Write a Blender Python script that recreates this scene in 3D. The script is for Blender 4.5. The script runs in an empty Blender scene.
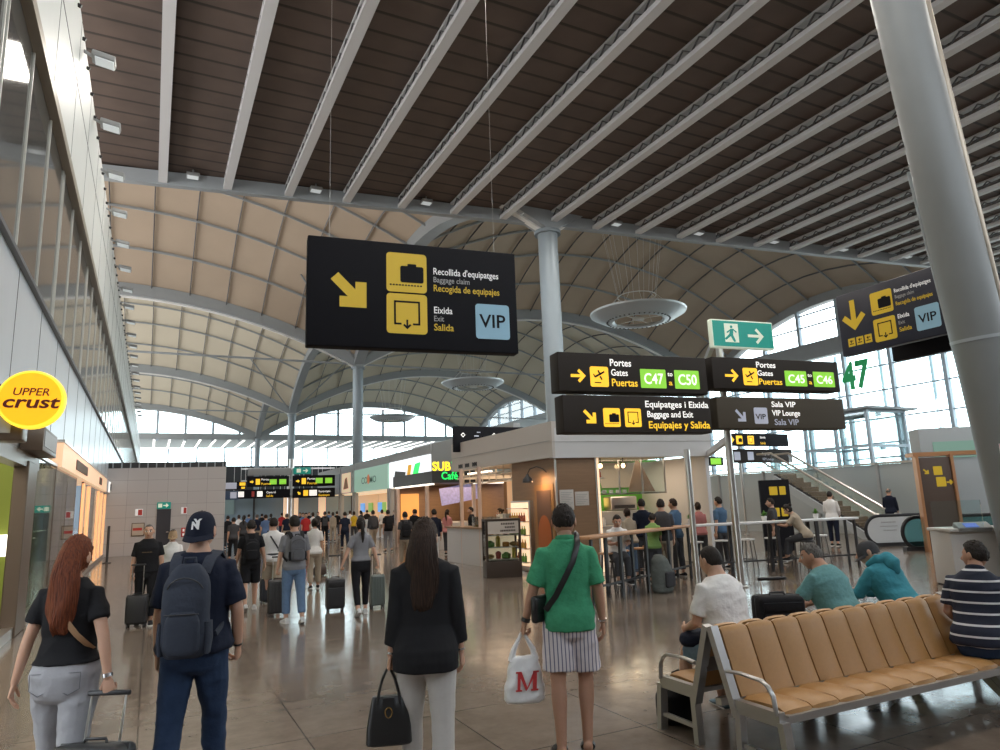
import bpy, bmesh, math, random
import numpy as np
from mathutils import Vector, Matrix, noise
random.seed(7)
S = bpy.context.scene
COL = S.collection
PI = math.pi
# ------------------------------------------------------------------ camera
F_PX, VPX, VPY, ROLL, CAM_H = 690.0, 150.0, 516.0, 0.036, 1.85
def _cam():
    d1 = np.array([VPX-500, 375-VPY, F_PX]); d2 = np.array([0, 375-(VPY-ROLL*(500-VPX)), F_PX])
    Y = d1/np.linalg.norm(d1); U = np.cross(d2, d1); U /= np.linalg.norm(U)
    if U[1] < 0: U = -U
    X = np.cross(Y, U)
    if X[0] < 0: X = -X
    return np.array([X, Y, U])
CM = _cam()
cam = bpy.data.objects.new('camera', bpy.data.cameras.new('camera')); COL.objects.link(cam)
cam.data.lens = F_PX/1000*36; cam.data.sensor_width = 36; cam.data.clip_end = 2000; cam.data.clip_start = 0.05
_m = Matrix.Identity(4)
for r in range(3):
    _m[r][0], _m[r][1], _m[r][2] = CM[r][0], CM[r][1], -CM[r][2]
_m[0][3], _m[1][3], _m[2][3] = 0, 0, CAM_H
cam.matrix_world = _m
S.camera = cam
CPOS = np.array([0, 0, CAM_H])
def ray(px, py): return CM @ np.array([px-500, 375-py, F_PX]) / F_PX
def floor_at(px, py, z=0.0): d = ray(px, py); return Vector(CPOS + d*(z-CAM_H)/d[2])
def at_x(px, py, x): d = ray(px, py); return Vector(CPOS + d*x/d[0])
def at_y(px, py, y): d = ray(px, py); return Vector(CPOS + d*y/d[1])
def at_dep(px, py, t): return Vector(CPOS + ray(px, py)*t)
def at_plane(px, py, p0, yaw):          # vertical plane through p0 whose width direction is (cos yaw, sin yaw)
    d = ray(px, py); n = np.array([-math.sin(yaw), math.cos(yaw), 0])
    return Vector(CPOS + d*(n @ (np.array(p0)-CPOS))/(n @ d))
def horizon(px): return VPY-ROLL*(px-VPX)
def ground(px, depth):                  # floor point under image column px at a depth along the lens
    p = at_dep(px, horizon(px), depth); return Vector((p.x, p.y, 0))
# ------------------------------------------------------------------ world, light, exposure
S.view_settings.view_transform = 'Standard'; S.view_settings.look = 'None'
S.view_settings.gamma = 1; S.view_settings.use_curve_mapping = False
S.view_settings.exposure = 0.0
W = bpy.data.worlds.new('world'); S.world = W; W.use_nodes = True
wn = W.node_tree.nodes; wl = W.node_tree.links
bg = wn['Background']; bg.inputs[1].default_value = 6.6
tc = wn.new('ShaderNodeTexCoord'); sx = wn.new('ShaderNodeSeparateXYZ'); cr = wn.new('ShaderNodeValToRGB')
wl.new(tc.outputs['Generated'], sx.inputs[0]); wl.new(sx.outputs['Z'], cr.inputs[0]); wl.new(cr.outputs[0], bg.inputs[0])
cr.color_ramp.elements[0].position = 0.0; cr.color_ramp.elements[0].color = (.42, .41, .40, 1)
cr.color_ramp.elements[1].position = 0.02; cr.color_ramp.elements[1].color = (.90, .955, 1.0, 1)
e = cr.color_ramp.elements.new(.5); e.color = (.82, .91, 1.0, 1)
sun = bpy.data.objects.new('sun', bpy.data.lights.new('sun', 'SUN')); COL.objects.link(sun)
sun.data.energy = 1.5; sun.data.angle = .2; sun.data.color = (1, .95, .88); sun.rotation_euler = (math.radians(35), 0, math.radians(250))
def area_light(name, loc, size, power, color=(1, 1, 1), rot=(0, 0, 0), sizey=None):
    L = bpy.data.objects.new(name, bpy.data.lights.new(name, 'AREA')); COL.objects.link(L)
    L.data.energy = power; L.data.color = color; L.data.size = size
    if sizey: L.data.shape = 'RECTANGLE'; L.data.size_y = sizey
    L.location = loc; L.rotation_euler = rot
    return L
# ------------------------------------------------------------------ materials
MATS = {}
def mat(name, col, rough=.5, metal=0.0, noise_amt=0.0, noise_scale=8.0, bump=0.0, bump_scale=60.0, emit=0.0, emit_col=None,
        stretch=(1, 1, 1), spec=None, coat=0.0, sss=0.0, trans=0.0, sheen=0.0):
    if name in MATS: return MATS[name]
    m = bpy.data.materials.new(name); m.use_nodes = True; MATS[name] = m
    nt = m.node_tree; n = nt.nodes; l = nt.links; b = n['Principled BSDF']
    b.inputs['Base Color'].default_value = (*col, 1); b.inputs['Roughness'].default_value = rough; b.inputs['Metallic'].default_value = metal
    if spec is not None: b.inputs['Specular IOR Level'].default_value = spec
    if coat: b.inputs['Coat Weight'].default_value = coat
    if sss: b.inputs['Subsurface Weight'].default_value = sss; b.inputs['Subsurface Radius'].default_value = (.02, .008, .004)
    if sheen: b.inputs['Sheen Weight'].default_value = sheen
    if emit: b.inputs['Emission Strength'].default_value = emit; b.inputs['Emission Color'].default_value = (*(emit_col or col), 1)
    if noise_amt or bump:
        t = n.new('ShaderNodeTexCoord'); mp = n.new('ShaderNodeMapping'); l.new(t.outputs['Object'], mp.inputs[0]); mp.inputs['Scale'].default_value = stretch
    if noise_amt:
        nz = n.new('ShaderNodeTexNoise'); nz.inputs['Scale'].default_value = noise_scale; nz.inputs['Detail'].default_value = 5; l.new(mp.outputs[0], nz.inputs[0])
        mx = n.new('ShaderNodeMix'); mx.data_type = 'RGBA'
        mx.inputs[6].default_value = (*[max(0, c*(1-noise_amt)) for c in col], 1); mx.inputs[7].default_value = (*[min(1, c*(1+noise_amt)) for c in col], 1)
        l.new(nz.outputs[0], mx.inputs[0]); l.new(mx.outputs[2], b.inputs['Base Color'])
    if bump:
        nb = n.new('ShaderNodeTexNoise'); nb.inputs['Scale'].default_value = bump_scale; nb.inputs['Detail'].default_value = 4; l.new(mp.outputs[0], nb.inputs[0])
        bp = n.new('ShaderNodeBump'); bp.inputs['Strength'].default_value = bump; bp.inputs['Distance'].default_value = .01
        l.new(nb.outputs[0], bp.inputs['Height']); l.new(bp.outputs[0], b.inputs['Normal'])
    return m
def glass_mat(name, tint=(.9, .97, .97), refl=.12, rough=.02):
    if name in MATS: return MATS[name]
    m = bpy.data.materials.new(name); m.use_nodes = True; MATS[name] = m
    n = m.node_tree.nodes; l = m.node_tree.links; n.clear()
    o = n.new('ShaderNodeOutputMaterial'); t = n.new('ShaderNodeBsdfTransparent'); g = n.new('ShaderNodeBsdfGlossy'); mx = n.new('ShaderNodeMixShader')
    t.inputs[0].default_value = (*tint, 1); g.inputs['Roughness'].default_value = rough; g.inputs[0].default_value = (1, 1, 1, 1)
    lw = n.new('ShaderNodeLayerWeight'); lw.inputs[0].default_value = refl*2
    ad = n.new('ShaderNodeMath'); ad.operation = 'MULTIPLY_ADD'; ad.inputs[1].default_value = .8; ad.inputs[2].default_value = refl*.4; ad.use_clamp = True
    l.new(lw.outputs['Fresnel'], ad.inputs[0]); l.new(ad.outputs[0], mx.inputs[0]); l.new(t.outputs[0], mx.inputs[1]); l.new(g.outputs[0], mx.inputs[2]); l.new(mx.outputs[0], o.inputs[0])
    return m
# ------------------------------------------------------------------ mesh builder
class MB:
    def __init__(s): s.v = []; s.f = []; s.mi = []; s.cur = 0
    def add(s, vs, fs):
        o = len(s.v); s.v += [tuple(v) for v in vs]; s.f += [tuple(i+o for i in f) for f in fs]; s.mi += [s.cur]*len(fs); return s
    def box(s, c, d, rot=None, bev=0.0):
        x, y, z = d[0]/2, d[1]/2, d[2]/2
        M = (rot if rot is not None else Matrix.Identity(3)); c = Vector(c)
        if bev <= 0:
            vs = [Vector((a*x, b*y, e*z)) for a in (-1, 1) for b in (-1, 1) for e in (-1, 1)]
            fs = [(0, 1, 3, 2), (4, 6, 7, 5), (0, 4, 5, 1), (2, 3, 7, 6), (0, 2, 6, 4), (1, 5, 7, 3)]
            return s.add([c+M@v for v in vs], fs)
        bev = min(bev, x*.98, y*.98, z*.98)
        bm = bmesh.new(); bmesh.ops.create_cube(bm, size=1)
        bmesh.ops.scale(bm, vec=(2*x, 2*y, 2*z), verts=bm.verts)
        bmesh.ops.bevel(bm, geom=bm.edges[:], offset=bev, segments=3, profile=.5, affect='EDGES')
        bm.verts.index_update()
        s.add([c+M@v.co for v in bm.verts], [[v.index for v in f.verts] for f in bm.faces]); bm.free(); return s
    def bar(s, a, b, w, h, up=(0, 0, 1)):       # box beam from a to b
        a = Vector(a); b = Vector(b); d = (b-a); L = d.length; d.normalize(); u = Vector(up)
        if abs(d.dot(u)) > .99: u = Vector((1, 0, 0))
        r = d.cross(u).normalized(); u = r.cross(d).normalized()
        return s.box((a+b)/2, (w, L, h), Matrix((r, d, u)).transposed())
    def tube(s, pts, r, n=8, cap=True, ry=None, up=None):
        pts = [Vector(p) for p in pts]; N = len(pts)
        rs = r if isinstance(r, (list, tuple)) else [r]*N
        rys = ry if isinstance(ry, (list, tuple)) else ([ry]*N if ry else rs)
        prev = Vector(up) if up is not None else None; vs = []
        for i, p in enumerate(pts):
            t = (pts[min(i+1, N-1)]-pts[max(i-1, 0)])
            t = t.normalized() if t.length > 1e-9 else Vector((0, 0, 1))
            if prev is None: prev = Vector((0, 0, 1)) if abs(t.z) < .9 else Vector((0, 1, 0))
            u = prev-t*prev.dot(t)
            u = u.normalized() if u.length > 1e-6 else t.orthogonal().normalized()
            w = t.cross(u)
            if up is None: prev = u
            for k in range(n):
                a = 2*PI*k/n; vs.append(p+w*(math.cos(a)*rs[i])+u*(math.sin(a)*rys[i]))
        fs = [(i*n+k, i*n+(k+1) % n, (i+1)*n+(k+1) % n, (i+1)*n+k) for i in range(N-1) for k in range(n)]
        if cap: fs += [tuple(range(n-1, -1, -1)), tuple((N-1)*n+k for k in range(n))]
        return s.add(vs, fs)
    def limb(s, pts, rs, n=12, ry=None, up=None): # tube with rounded ends
        pts = [Vector(p) for p in pts]; a = (pts[0]-pts[1]).normalized(); b = (pts[-1]-pts[-2]).normalized()
        r0, r1 = rs[0], rs[-1]; rr = list(ry) if ry else list(rs)
        P = [pts[0]+a*r0*.8, pts[0]+a*r0*.5]+pts+[pts[-1]+b*r1*.5, pts[-1]+b*r1*.8]
        R = [r0*.35, r0*.8]+list(rs)+[r1*.8, r1*.35]; RY = [rr[0]*.35, rr[0]*.8]+rr+[rr[-1]*.8, rr[-1]*.35]
        return s.tube(P, R, n, True, RY, up)
    def lathe(s, prof, c=(0, 0, 0), n=24, M=None):
        c = Vector(c); M = M or Matrix.Identity(3); N = len(prof)
        vs = [c+M@Vector((r*math.cos(2*PI*k/n), r*math.sin(2*PI*k/n), z)) for r, z in prof for k in range(n)]
        fs = [(i*n+k, i*n+(k+1) % n, (i+1)*n+(k+1) % n, (i+1)*n+k) for i in range(N-1) for k in range(n)]
        fs += [tuple(range(n-1, -1, -1)), tuple((N-1)*n+k for k in range(n))]
        return s.add(vs, fs)
    def prism(s, poly, o, ax, ay, az, depth):   # 2-D outline extruded along az
        o = Vector(o); ax = Vector(ax); ay = Vector(ay); az = Vector(az); n = len(poly)
        vs = [o+ax*p[0]+ay*p[1] for p in poly]+[o+ax*p[0]+ay*p[1]+az*depth for p in poly]
        return s.add(vs, [tuple(range(n-1, -1, -1)), tuple(range(n, 2*n))]+[(k, (k+1) % n, n+(k+1) % n, n+k) for k in range(n)])
    def ell(s, c, r, n=16, m=10, M=None):
        c = Vector(c); M = M or Matrix.Identity(3); vs = [c+M@Vector((0, 0, -r[2]))]
        for i in range(1, m):
            a = PI*i/m-PI/2
            for k in range(n):
                b = 2*PI*k/n; vs.append(c+M@Vector((r[0]*math.cos(a)*math.cos(b), r[1]*math.cos(a)*math.sin(b), r[2]*math.sin(a))))
        vs.append(c+M@Vector((0, 0, r[2]))); fs = []
        for k in range(n):
            fs.append((0, 1+(k+1) % n, 1+k)); q = 1+(m-2)*n; fs.append((len(vs)-1, q+k, q+(k+1) % n))
        for i in range(m-2):
            for k in range(n): fs.append((1+i*n+k, 1+i*n+(k+1) % n, 1+(i+1)*n+(k+1) % n, 1+(i+1)*n+k))
        return s.add(vs, fs)
    def loft(s, secs, n=24, p=2.0, M=None, cap=True):   # secs: (cx, cy, z, rx, ry): superelliptic horizontal rings
        M = M or (lambda v: v); vs = []
        for cx, cy, z, rx, ry in secs:
            for k in range(n):
                a = 2*PI*k/n; ca, sa = math.cos(a), math.sin(a)
                vs.append(M(Vector((cx+rx*math.copysign(abs(ca)**(2/p), ca), cy+ry*math.copysign(abs(sa)**(2/p), sa), z))))
        N = len(secs)
        fs = [(i*n+k, i*n+(k+1) % n, (i+1)*n+(k+1) % n, (i+1)*n+k) for i in range(N-1) for k in range(n)]
        if cap: fs += [tuple(range(n-1, -1, -1)), tuple((N-1)*n+k for k in range(n))]
        return s.add(vs, fs)
    def mesh(s, name, mats, smooth=True):
        me = bpy.data.meshes.new(name); me.from_pydata(s.v, [], s.f)
        for m in (mats if isinstance(mats, (list, tuple)) else [mats]): me.materials.append(m)
        if any(s.mi): me.polygons.foreach_set('material_index', s.mi)
        me.polygons.foreach_set('use_smooth', [smooth]*len(me.polygons))
        me.update()
        if smooth:
            try: me.set_sharp_from_angle(angle=math.radians(42))
            except Exception: pass
        return me
    def build(s, name, mats, parent=None, smooth=True, loc=None):
        o = bpy.data.objects.new(name, s.mesh(name, mats, smooth)); COL.objects.link(o)
        if parent is not None: o.parent = parent
        if loc is not None: o.location = loc
        return o
def thing(name, label, cat, loc=(0, 0, 0), rotz=0.0, group=None):
    o = bpy.data.objects.new(name, None); COL.objects.link(o); o.empty_display_size = .1
    o.location = loc; o.rotation_euler = (0, 0, rotz); return tag(o, label, cat, group)
def tag(o, label, cat, group=None, kind=None):
    o['label'] = label; o['category'] = cat
    if group: o['group'] = group
    if kind: o['kind'] = kind
    return o
def struct(o, label=None, cat=None):
    o['kind'] = 'structure'
    if label: o['label'] = label
    if cat: o['category'] = cat
    return o
def dup(root, loc, rotz=None, label=None):
    r = root.copy(); COL.objects.link(r); r.location = loc
    if rotz is not None: r.rotation_euler = (0, 0, rotz)
    if label: r['label'] = label
    for ch in list(root.children):
        c = ch.copy(); COL.objects.link(c); c.parent = r
        for g in list(ch.children):
            d = g.copy(); COL.objects.link(d); d.parent = c
    return r
def text_mesh(body, size=1.0, bold=0.0, depth=.002, align='LEFT', shear=0.0, space=1.0):
    cu = bpy.data.curves.new('t', 'FONT'); cu.body = body; cu.size = size; cu.offset = bold; cu.extrude = depth; cu.align_x = align; cu.shear = shear; cu.space_character = space
    cu.resolution_u = 3
    o = bpy.data.objects.new('t', cu); COL.objects.link(o)
    dg = bpy.context.evaluated_depsgraph_get(); me = bpy.data.meshes.new_from_object(o.evaluated_get(dg))
    bpy.data.objects.remove(o); bpy.data.curves.remove(cu)
    return me
class Face:
    """A flat signboard face: u to the right, v up, measured in metres from its lower left corner."""
    def __init__(s, o, yaw, parent, flip=False):
        s.o = Vector(o); s.yaw = yaw; s.parent = parent
        s.u = Vector((math.cos(yaw), math.sin(yaw), 0)); s.n = Vector((math.sin(yaw), -math.cos(yaw), 0)); s.v = Vector((0, 0, 1))
        s.R = Matrix((s.u, s.v, s.n)).transposed()
    def text(s, body, u, v, size, m, width=None, bold=0.0, name='lettering', lift=.006, align='LEFT', shear=0.0, space=1.0, sy=1.0):
        me = text_mesh(body, size, bold*size, .0015, align, shear, space)
        xs = [q.co.x for q in me.vertices]; k = 1.0
        if width and xs: k = width/max(1e-6, max(xs)-min(xs))
        for q in me.vertices: q.co = s.o+s.u*(u+q.co.x*k)+s.v*(v+q.co.y*sy)+s.n*(lift+q.co.z)
        me.materials.append(m) if not me.materials else me.materials.__setitem__(0, m)
        o = bpy.data.objects.new(name, me); COL.objects.link(o); o.parent = s.parent
        if s.parent is not None and s.parent.type == 'EMPTY': o.matrix_parent_inverse = _inv(s.parent)
        return o
    def poly(s, pts, m, name, lift=.004, depth=.003):
        q = MB().prism(pts, s.o+s.n*lift, s.u, s.v, s.n, depth); o = q.build(name, m, s.parent, smooth=False)
        if s.parent is not None: o.matrix_parent_inverse = _inv(s.parent)
        return o
    def polys(s, lst, m, name, lift=.004, depth=.003):
        q = MB()
        for pts in lst: q.prism(pts, s.o+s.n*lift, s.u, s.v, s.n, depth)
        o = q.build(name, m, s.parent, smooth=False)
        if s.parent is not None: o.matrix_parent_inverse = _inv(s.parent)
        return o
def _inv(p):
    return (Matrix.Translation(p.location) @ p.rotation_euler.to_matrix().to_4x4()).inverted()
def wbuild(mb, name, m, parent, smooth=True):      # geometry given in world coordinates, linked under a placed parent
    o = mb.build(name, m, parent, smooth)
    inv = Matrix.Identity(4); p = parent; chain = []
    while p is not None: chain.append(p); p = p.parent
    w = Matrix.Identity(4)
    for q in reversed(chain): w = w @ q.matrix_parent_inverse @ Matrix.Translation(q.location) @ q.rotation_euler.to_matrix().to_4x4()
    o.matrix_parent_inverse = w.inverted(); return o
def rect(u, v, w, h): return [(u, v), (u+w, v), (u+w, v+h), (u, v+h)]
def rrect(u, v, w, h, r, n=4):
    P = []
    for cx, cy, a0 in ((u+w-r, v+r, -90), (u+w-r, v+h-r, 0), (u+r, v+h-r, 90), (u+r, v+r, 180)):
        for k in range(n+1): a = math.radians(a0+90*k/n); P.append((cx+r*math.cos(a), cy+r*math.sin(a)))
    return P
def arrow(cx, cy, L, deg, t=None):      # arrow outline with a chevron head, pointing along deg
    t = t or L*.16; h = L*.5; a = math.radians(deg); c, sn = math.cos(a), math.sin(a); w = t/2; k = t*.71*2
    P = [(-L/2, -w), (L/2-t*1.25, -w), (L/2-h*.85-k*.2, -h*.72-w*.2), (L/2-h*.85+k*.75, -h*.72-w*.2), (L/2, 0), (L/2-h*.85+k*.75, h*.72+w*.2), (L/2-h*.85-k*.2, h*.72+w*.2), (L/2-t*1.25, w), (-L/2, w)]
    return [(cx+c*x-sn*y, cy+sn*x+c*y) for x, y in P]
# ------------------------------------------------------------------ setting
WX, ZR, X1, X2 = -1.95, 16.4, 18.2, 65.3
CY = [29.8, 68.0, 105.4, 142.6]
def floor_mat():
    m = bpy.data.materials.new('polished_stone'); m.use_nodes = True; n = m.node_tree.nodes; l = m.node_tree.links; b = n['Principled BSDF']
    t = n.new('ShaderNodeTexCoord'); mp = n.new('ShaderNodeMapping'); l.new(t.outputs['Object'], mp.inputs[0])
    br = n.new('ShaderNodeTexBrick'); l.new(mp.outputs[0], br.inputs[0]); br.offset = 0.0; br.inputs['Scale'].default_value = 1.0
    br.inputs['Brick Width'].default_value = 1.25; br.inputs['Row Height'].default_value = 1.25; br.inputs['Mortar Size'].default_value = .008; br.inputs['Mortar Smooth'].default_value = .3
    br.inputs['Color1'].default_value = (.165, .131, .105, 1); br.inputs['Color2'].default_value = (.190, .152, .122, 1); br.inputs['Mortar'].default_value = (.06, .05, .042, 1)
    n1 = n.new('ShaderNodeTexNoise'); n1.inputs['Scale'].default_value = 2.6; n1.inputs['Detail'].default_value = 8; n1.inputs['Roughness'].default_value = .7; l.new(mp.outputs[0], n1.inputs[0])
    r1 = n.new('ShaderNodeValToRGB'); r1.color_ramp.elements[0].position = .3; r1.color_ramp.elements[0].color = (.62, .6, .58, 1); r1.color_ramp.elements[1].position = .72; r1.color_ramp.elements[1].color = (1.25, 1.25, 1.25, 1)
    l.new(n1.outputs[0], r1.inputs[0])
    mx = n.new('ShaderNodeMix'); mx.data_type = 'RGBA'; mx.blend_type = 'MULTIPLY'; mx.inputs[0].default_value = .8; l.new(br.outputs[0], mx.inputs[6]); l.new(r1.outputs[0], mx.inputs[7]); l.new(mx.outputs[2], b.inputs['Base Color'])
    n2 = n.new('ShaderNodeTexNoise'); n2.inputs['Scale'].default_value = 5.0; n2.inputs['Detail'].default_value = 4; l.new(mp.outputs[0], n2.inputs[0])
    mr = n.new('ShaderNodeMapRange'); mr.inputs[3].default_value = .06; mr.inputs[4].default_value = .22; l.new(n2.outputs[0], mr.inputs[0]); l.new(mr.outputs[0], b.inputs['Roughness'])
    n3 = n.new('ShaderNodeTexNoise'); n3.inputs['Scale'].default_value = 2.2; n3.inputs['Detail'].default_value = 2; l.new(mp.outputs[0], n3.inputs[0])
    bp = n.new('ShaderNodeBump'); bp.inputs['Strength'].default_value = .10; bp.inputs['Distance'].default_value = .02; l.new(n3.outputs[0], bp.inputs['Height']); l.new(bp.outputs[0], b.inputs['Normal'])
    b.inputs['Specular IOR Level'].default_value = .55
    return m
M_floor = floor_mat()
M_steel = mat('painted_steel', (.33, .36, .38), .45, 0, .05, 3)
M_beam = mat('beam_paint', (.66, .66, .67), .5)
M_col = mat('column_paint', (.25, .295, .325), .42, .15, .04, 2)
M_white = mat('white_paint', (.78, .78, .76), .5)
M_dark = mat('dark_metal', (.03, .03, .033), .45)
M_black = mat('black_plastic', (.015, .015, .017), .4)
M_inox = mat('brushed_steel', (.62, .60, .58), .28, 1.0, .08, 20, stretch=(1, 1, .05))
M_glass = glass_mat('clear_glass'); M_gglass = glass_mat('grey_glass', (.55, .62, .63), .2)
M_truss = mat('truss_grey', (.13, .13, .135), .5)
def slat_mat():
    m = bpy.data.materials.new('ceiling_slats'); m.use_nodes = True; n = m.node_tree.nodes; l = m.node_tree.links; b = n['Principled BSDF']
    t = n.new('ShaderNodeTexCoord'); sp = n.new('ShaderNodeSeparateXYZ'); l.new(t.outputs['Object'], sp.inputs[0])
    ml = n.new('ShaderNodeMath'); ml.operation = 'MULTIPLY'; ml.inputs[1].default_value = 1/.92; l.new(sp.outputs['Y'], ml.inputs[0])
    fr = n.new('ShaderNodeMath'); fr.operation = 'FRACT'; l.new(ml.outputs[0], fr.inputs[0])
    rp = n.new('ShaderNodeValToRGB'); l.new(fr.outputs[0], rp.inputs[0]); rp.color_ramp.interpolation = 'LINEAR'
    rp.color_ramp.elements[0].color = (.030, .022, .018, 1); rp.color_ramp.elements[0].position = .10
    rp.color_ramp.elements[1].color = (.105, .074, .060, 1); rp.color_ramp.elements[1].position = .16
    nz = n.new('ShaderNodeTexNoise'); nz.inputs['Scale'].default_value = .7; nz.inputs['Detail'].default_value = 6; l.new(t.outputs['Object'], nz.inputs[0])
    mx = n.new('ShaderNodeMix'); mx.data_type = 'RGBA'; mx.blend_type = 'OVERLAY'; mx.inputs[0].default_value = .4; l.new(rp.outputs[0], mx.inputs[6]); l.new(nz.outputs[0], mx.inputs[7]); l.new(mx.outputs[2], b.inputs['Base Color'])
    b.inputs['Roughness'].default_value = .6; return m
fl = MB().add([(-16, -14, 0), (80, -14, 0), (80, 185, 0), (-16, 185, 0)], [(0, 1, 2, 3)]).build('floor', M_floor, smooth=False)
struct(fl, 'polished brown stone floor with reflections', 'floor')
def edge_y(x): return 29.9-.127*(x-X1)
# flat roof over the near hall
q = MB(); xa, xb = -12, 72
q.add([(xa, -14, ZR+.60), (xb, -14, ZR+.60), (xb, edge_y(xb), ZR+.60), (xa, edge_y(xa), ZR+.60), (xa, -14, ZR+1.0), (xb, -14, ZR+1.0), (xb, edge_y(xb), ZR+1.0), (xa, edge_y(xa), ZR+1.0)],
      [(3, 2, 1, 0), (4, 5, 6, 7), (0, 1, 5, 4), (1, 2, 6, 5), (2, 3, 7, 6), (3, 0, 4, 7)])
struct(q.build('ceiling', slat_mat(), smooth=False), 'dark brown slatted flat ceiling over the near hall', 'ceiling')
for i in range(27):
    x = -.24+2.656*i; ye = edge_y(x)-.1; y0 = -6 if x < 22 else -13
    q = MB(); q.box((x, (y0+ye)/2, ZR+.09), (.36, ye-y0, .18)); q.box((x, (y0+ye)/2, ZR+.54), (.3, ye-y0, .10))
    b = q.build('ceiling_beam', M_beam, smooth=False); struct(b, 'pale grey roof beam under the dark slatted ceiling', 'beam')
    q = MB(); k = 0; yy = y0
    while yy < ye-.6:
        for sx_ in (-.13, .13):
            q.bar((x+sx_, yy, ZR+.18), (x+sx_, yy+.4, ZR+.5), .045, .045); q.bar((x+sx_, yy+.4, ZR+.5), (x+sx_, yy+.8, ZR+.18), .045, .045)
        yy += .8
    o = q.build('truss_web', M_truss, b, smooth=False); o['label'] = 'dark zigzag truss web'
q = MB(); q.bar((xa, edge_y(xa), ZR+.25), (xb, edge_y(xb), ZR+.25), .35, .62)
struct(q.build('ceiling_edge_beam', M_steel, smooth=False), 'grey edge beam where the flat ceiling meets the vaults', 'beam')
# vaulted membrane roof
q = MB(); vs = []
for k in range(57):
    x = -26.4+(X2+26.4)*k/56; bx_ = (-26.4, X1, 5.5) if x <= X1 else (X1, X2, 7.1); u = (x-(bx_[0]+bx_[1])/2)/((bx_[1]-bx_[0])/2); vs += [(x, edge_y(x)+.1, ZR+.5), (x, 29.9, ZR+bx_[2]*(1-u*u)+.3)]
q.add(vs, [(2*i, 2*i+2, 2*i+3, 2*i+1) for i in range(56)]); struct(q.build('light_block_lunette', mat('lunette_block', (.62, .56, .46), .7), smooth=False), 'added light-blocking panel above the flat roof edge', 'wall')  # panel added to shut daylight out above the flat roof
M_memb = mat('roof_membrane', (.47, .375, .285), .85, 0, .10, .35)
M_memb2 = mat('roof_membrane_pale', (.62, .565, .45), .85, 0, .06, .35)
BX = [(-4.1-22.3, X1, 5.5), (X1, X2, 7.1)]; RY = 6.4
def vz(x, y, bx, by):
    u = (x-(bx[0]+bx[1])/2)/((bx[1]-bx[0])/2); v = (y-(by[0]+by[1])/2)/((by[1]-by[0])/2)
    return ZR+bx[2]*(1-u*u)+RY*(1-v*v)
for bi, bx in enumerate(BX):
    for yi in range(3):
        by = (CY[yi], CY[yi+1]); nx, ny = 28, 20
        vs = [(bx[0]+(bx[1]-bx[0])*i/nx, by[0]+(by[1]-by[0])*j/ny) for j in range(ny+1) for i in range(nx+1)]
        vs = [(x, y, vz(x, y, bx, by)+.3) for x, y in vs]
        q = MB().add(vs, [(j*(nx+1)+i, j*(nx+1)+i+1, (j+1)*(nx+1)+i+1, (j+1)*(nx+1)+i) for j in range(ny) for i in range(nx)])
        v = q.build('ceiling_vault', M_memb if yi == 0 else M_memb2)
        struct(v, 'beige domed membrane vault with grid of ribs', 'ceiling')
        kx, ky = 14, 9
        for i in range(1, kx):
            x = bx[0]+(bx[1]-bx[0])*i/kx
            q = MB().tube([(x, by[0]+(by[1]-by[0])*j/14, vz(x, by[0]+(by[1]-by[0])*j/14, bx, by)+.08) for j in range(15)], .09, 5, up=(1, 0, 0), ry=.05)
            q.build('rib', M_truss, v)
        for j in range(1, ky):
            y = by[0]+(by[1]-by[0])*j/ky
            q = MB().tube([(bx[0]+(bx[1]-bx[0])*i/20, y, vz(bx[0]+(bx[1]-bx[0])*i/20, y, bx, by)+.02) for i in range(21)], .13, 5, up=(0, 1, 0), ry=.08)
            q.build('rib', M_steel, v)
def arch(pts, w, h, side):
    q = MB(); N = len(pts); vs = []
    s_ = Vector(side)
    for p in pts:
        p = Vector(p); vs += [p-s_*w/2, p+s_*w/2, p+s_*w/2+Vector((0, 0, h)), p-s_*w/2+Vector((0, 0, h))]
    fs = [(i*4+k, i*4+(k+1) % 4, (i+1)*4+(k+1) % 4, (i+1)*4+k) for i in range(N-1) for k in range(4)]+[(3, 2, 1, 0), tuple((N-1)*4+k for k in range(4))]
    return q.add(vs, fs)
for yi, y in enumerate(CY):
    for bx in BX:
        pts = []
        for i in range(29):
            x = bx[0]+(bx[1]-bx[0])*i/28; u = -1+2*i/28; pts.append((x, y, ZR+bx[2]*(1-u*u)-.55))
        a = arch(pts, 1.0, 1.1, (0, 1, 0)).build('roof_arch', M_steel, smooth=False)
        struct(a, 'grey steel arch spanning the hall between columns', 'arch')
        arch([(p[0], p[1], p[2]-.12) for p in pts], .35, .12, (0, 1, 0)).build('bottom_flange', M_white, a, smooth=False)
for X in (X1, X2):
    for yi in range(3):
        pts = []
        for i in range(25):
            v = -1+2*i/24; pts.append((X, CY[yi]+(CY[yi+1]-CY[yi])*i/24, ZR+RY*(1-v*v)-.5))
        struct(arch(pts, 1.0, 1.0, (1, 0, 0)).build('roof_arch', M_steel, smooth=False), 'grey steel arch running along the hall from column to column', 'arch')
for y in CY[1:3]:
    struct(MB().tube([(-20, y, ZR-.1), (X2, y, ZR-.1)], .11, 6).build('tie_rod', M_steel), 'thin grey tie rod across the hall', 'rod')
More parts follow.
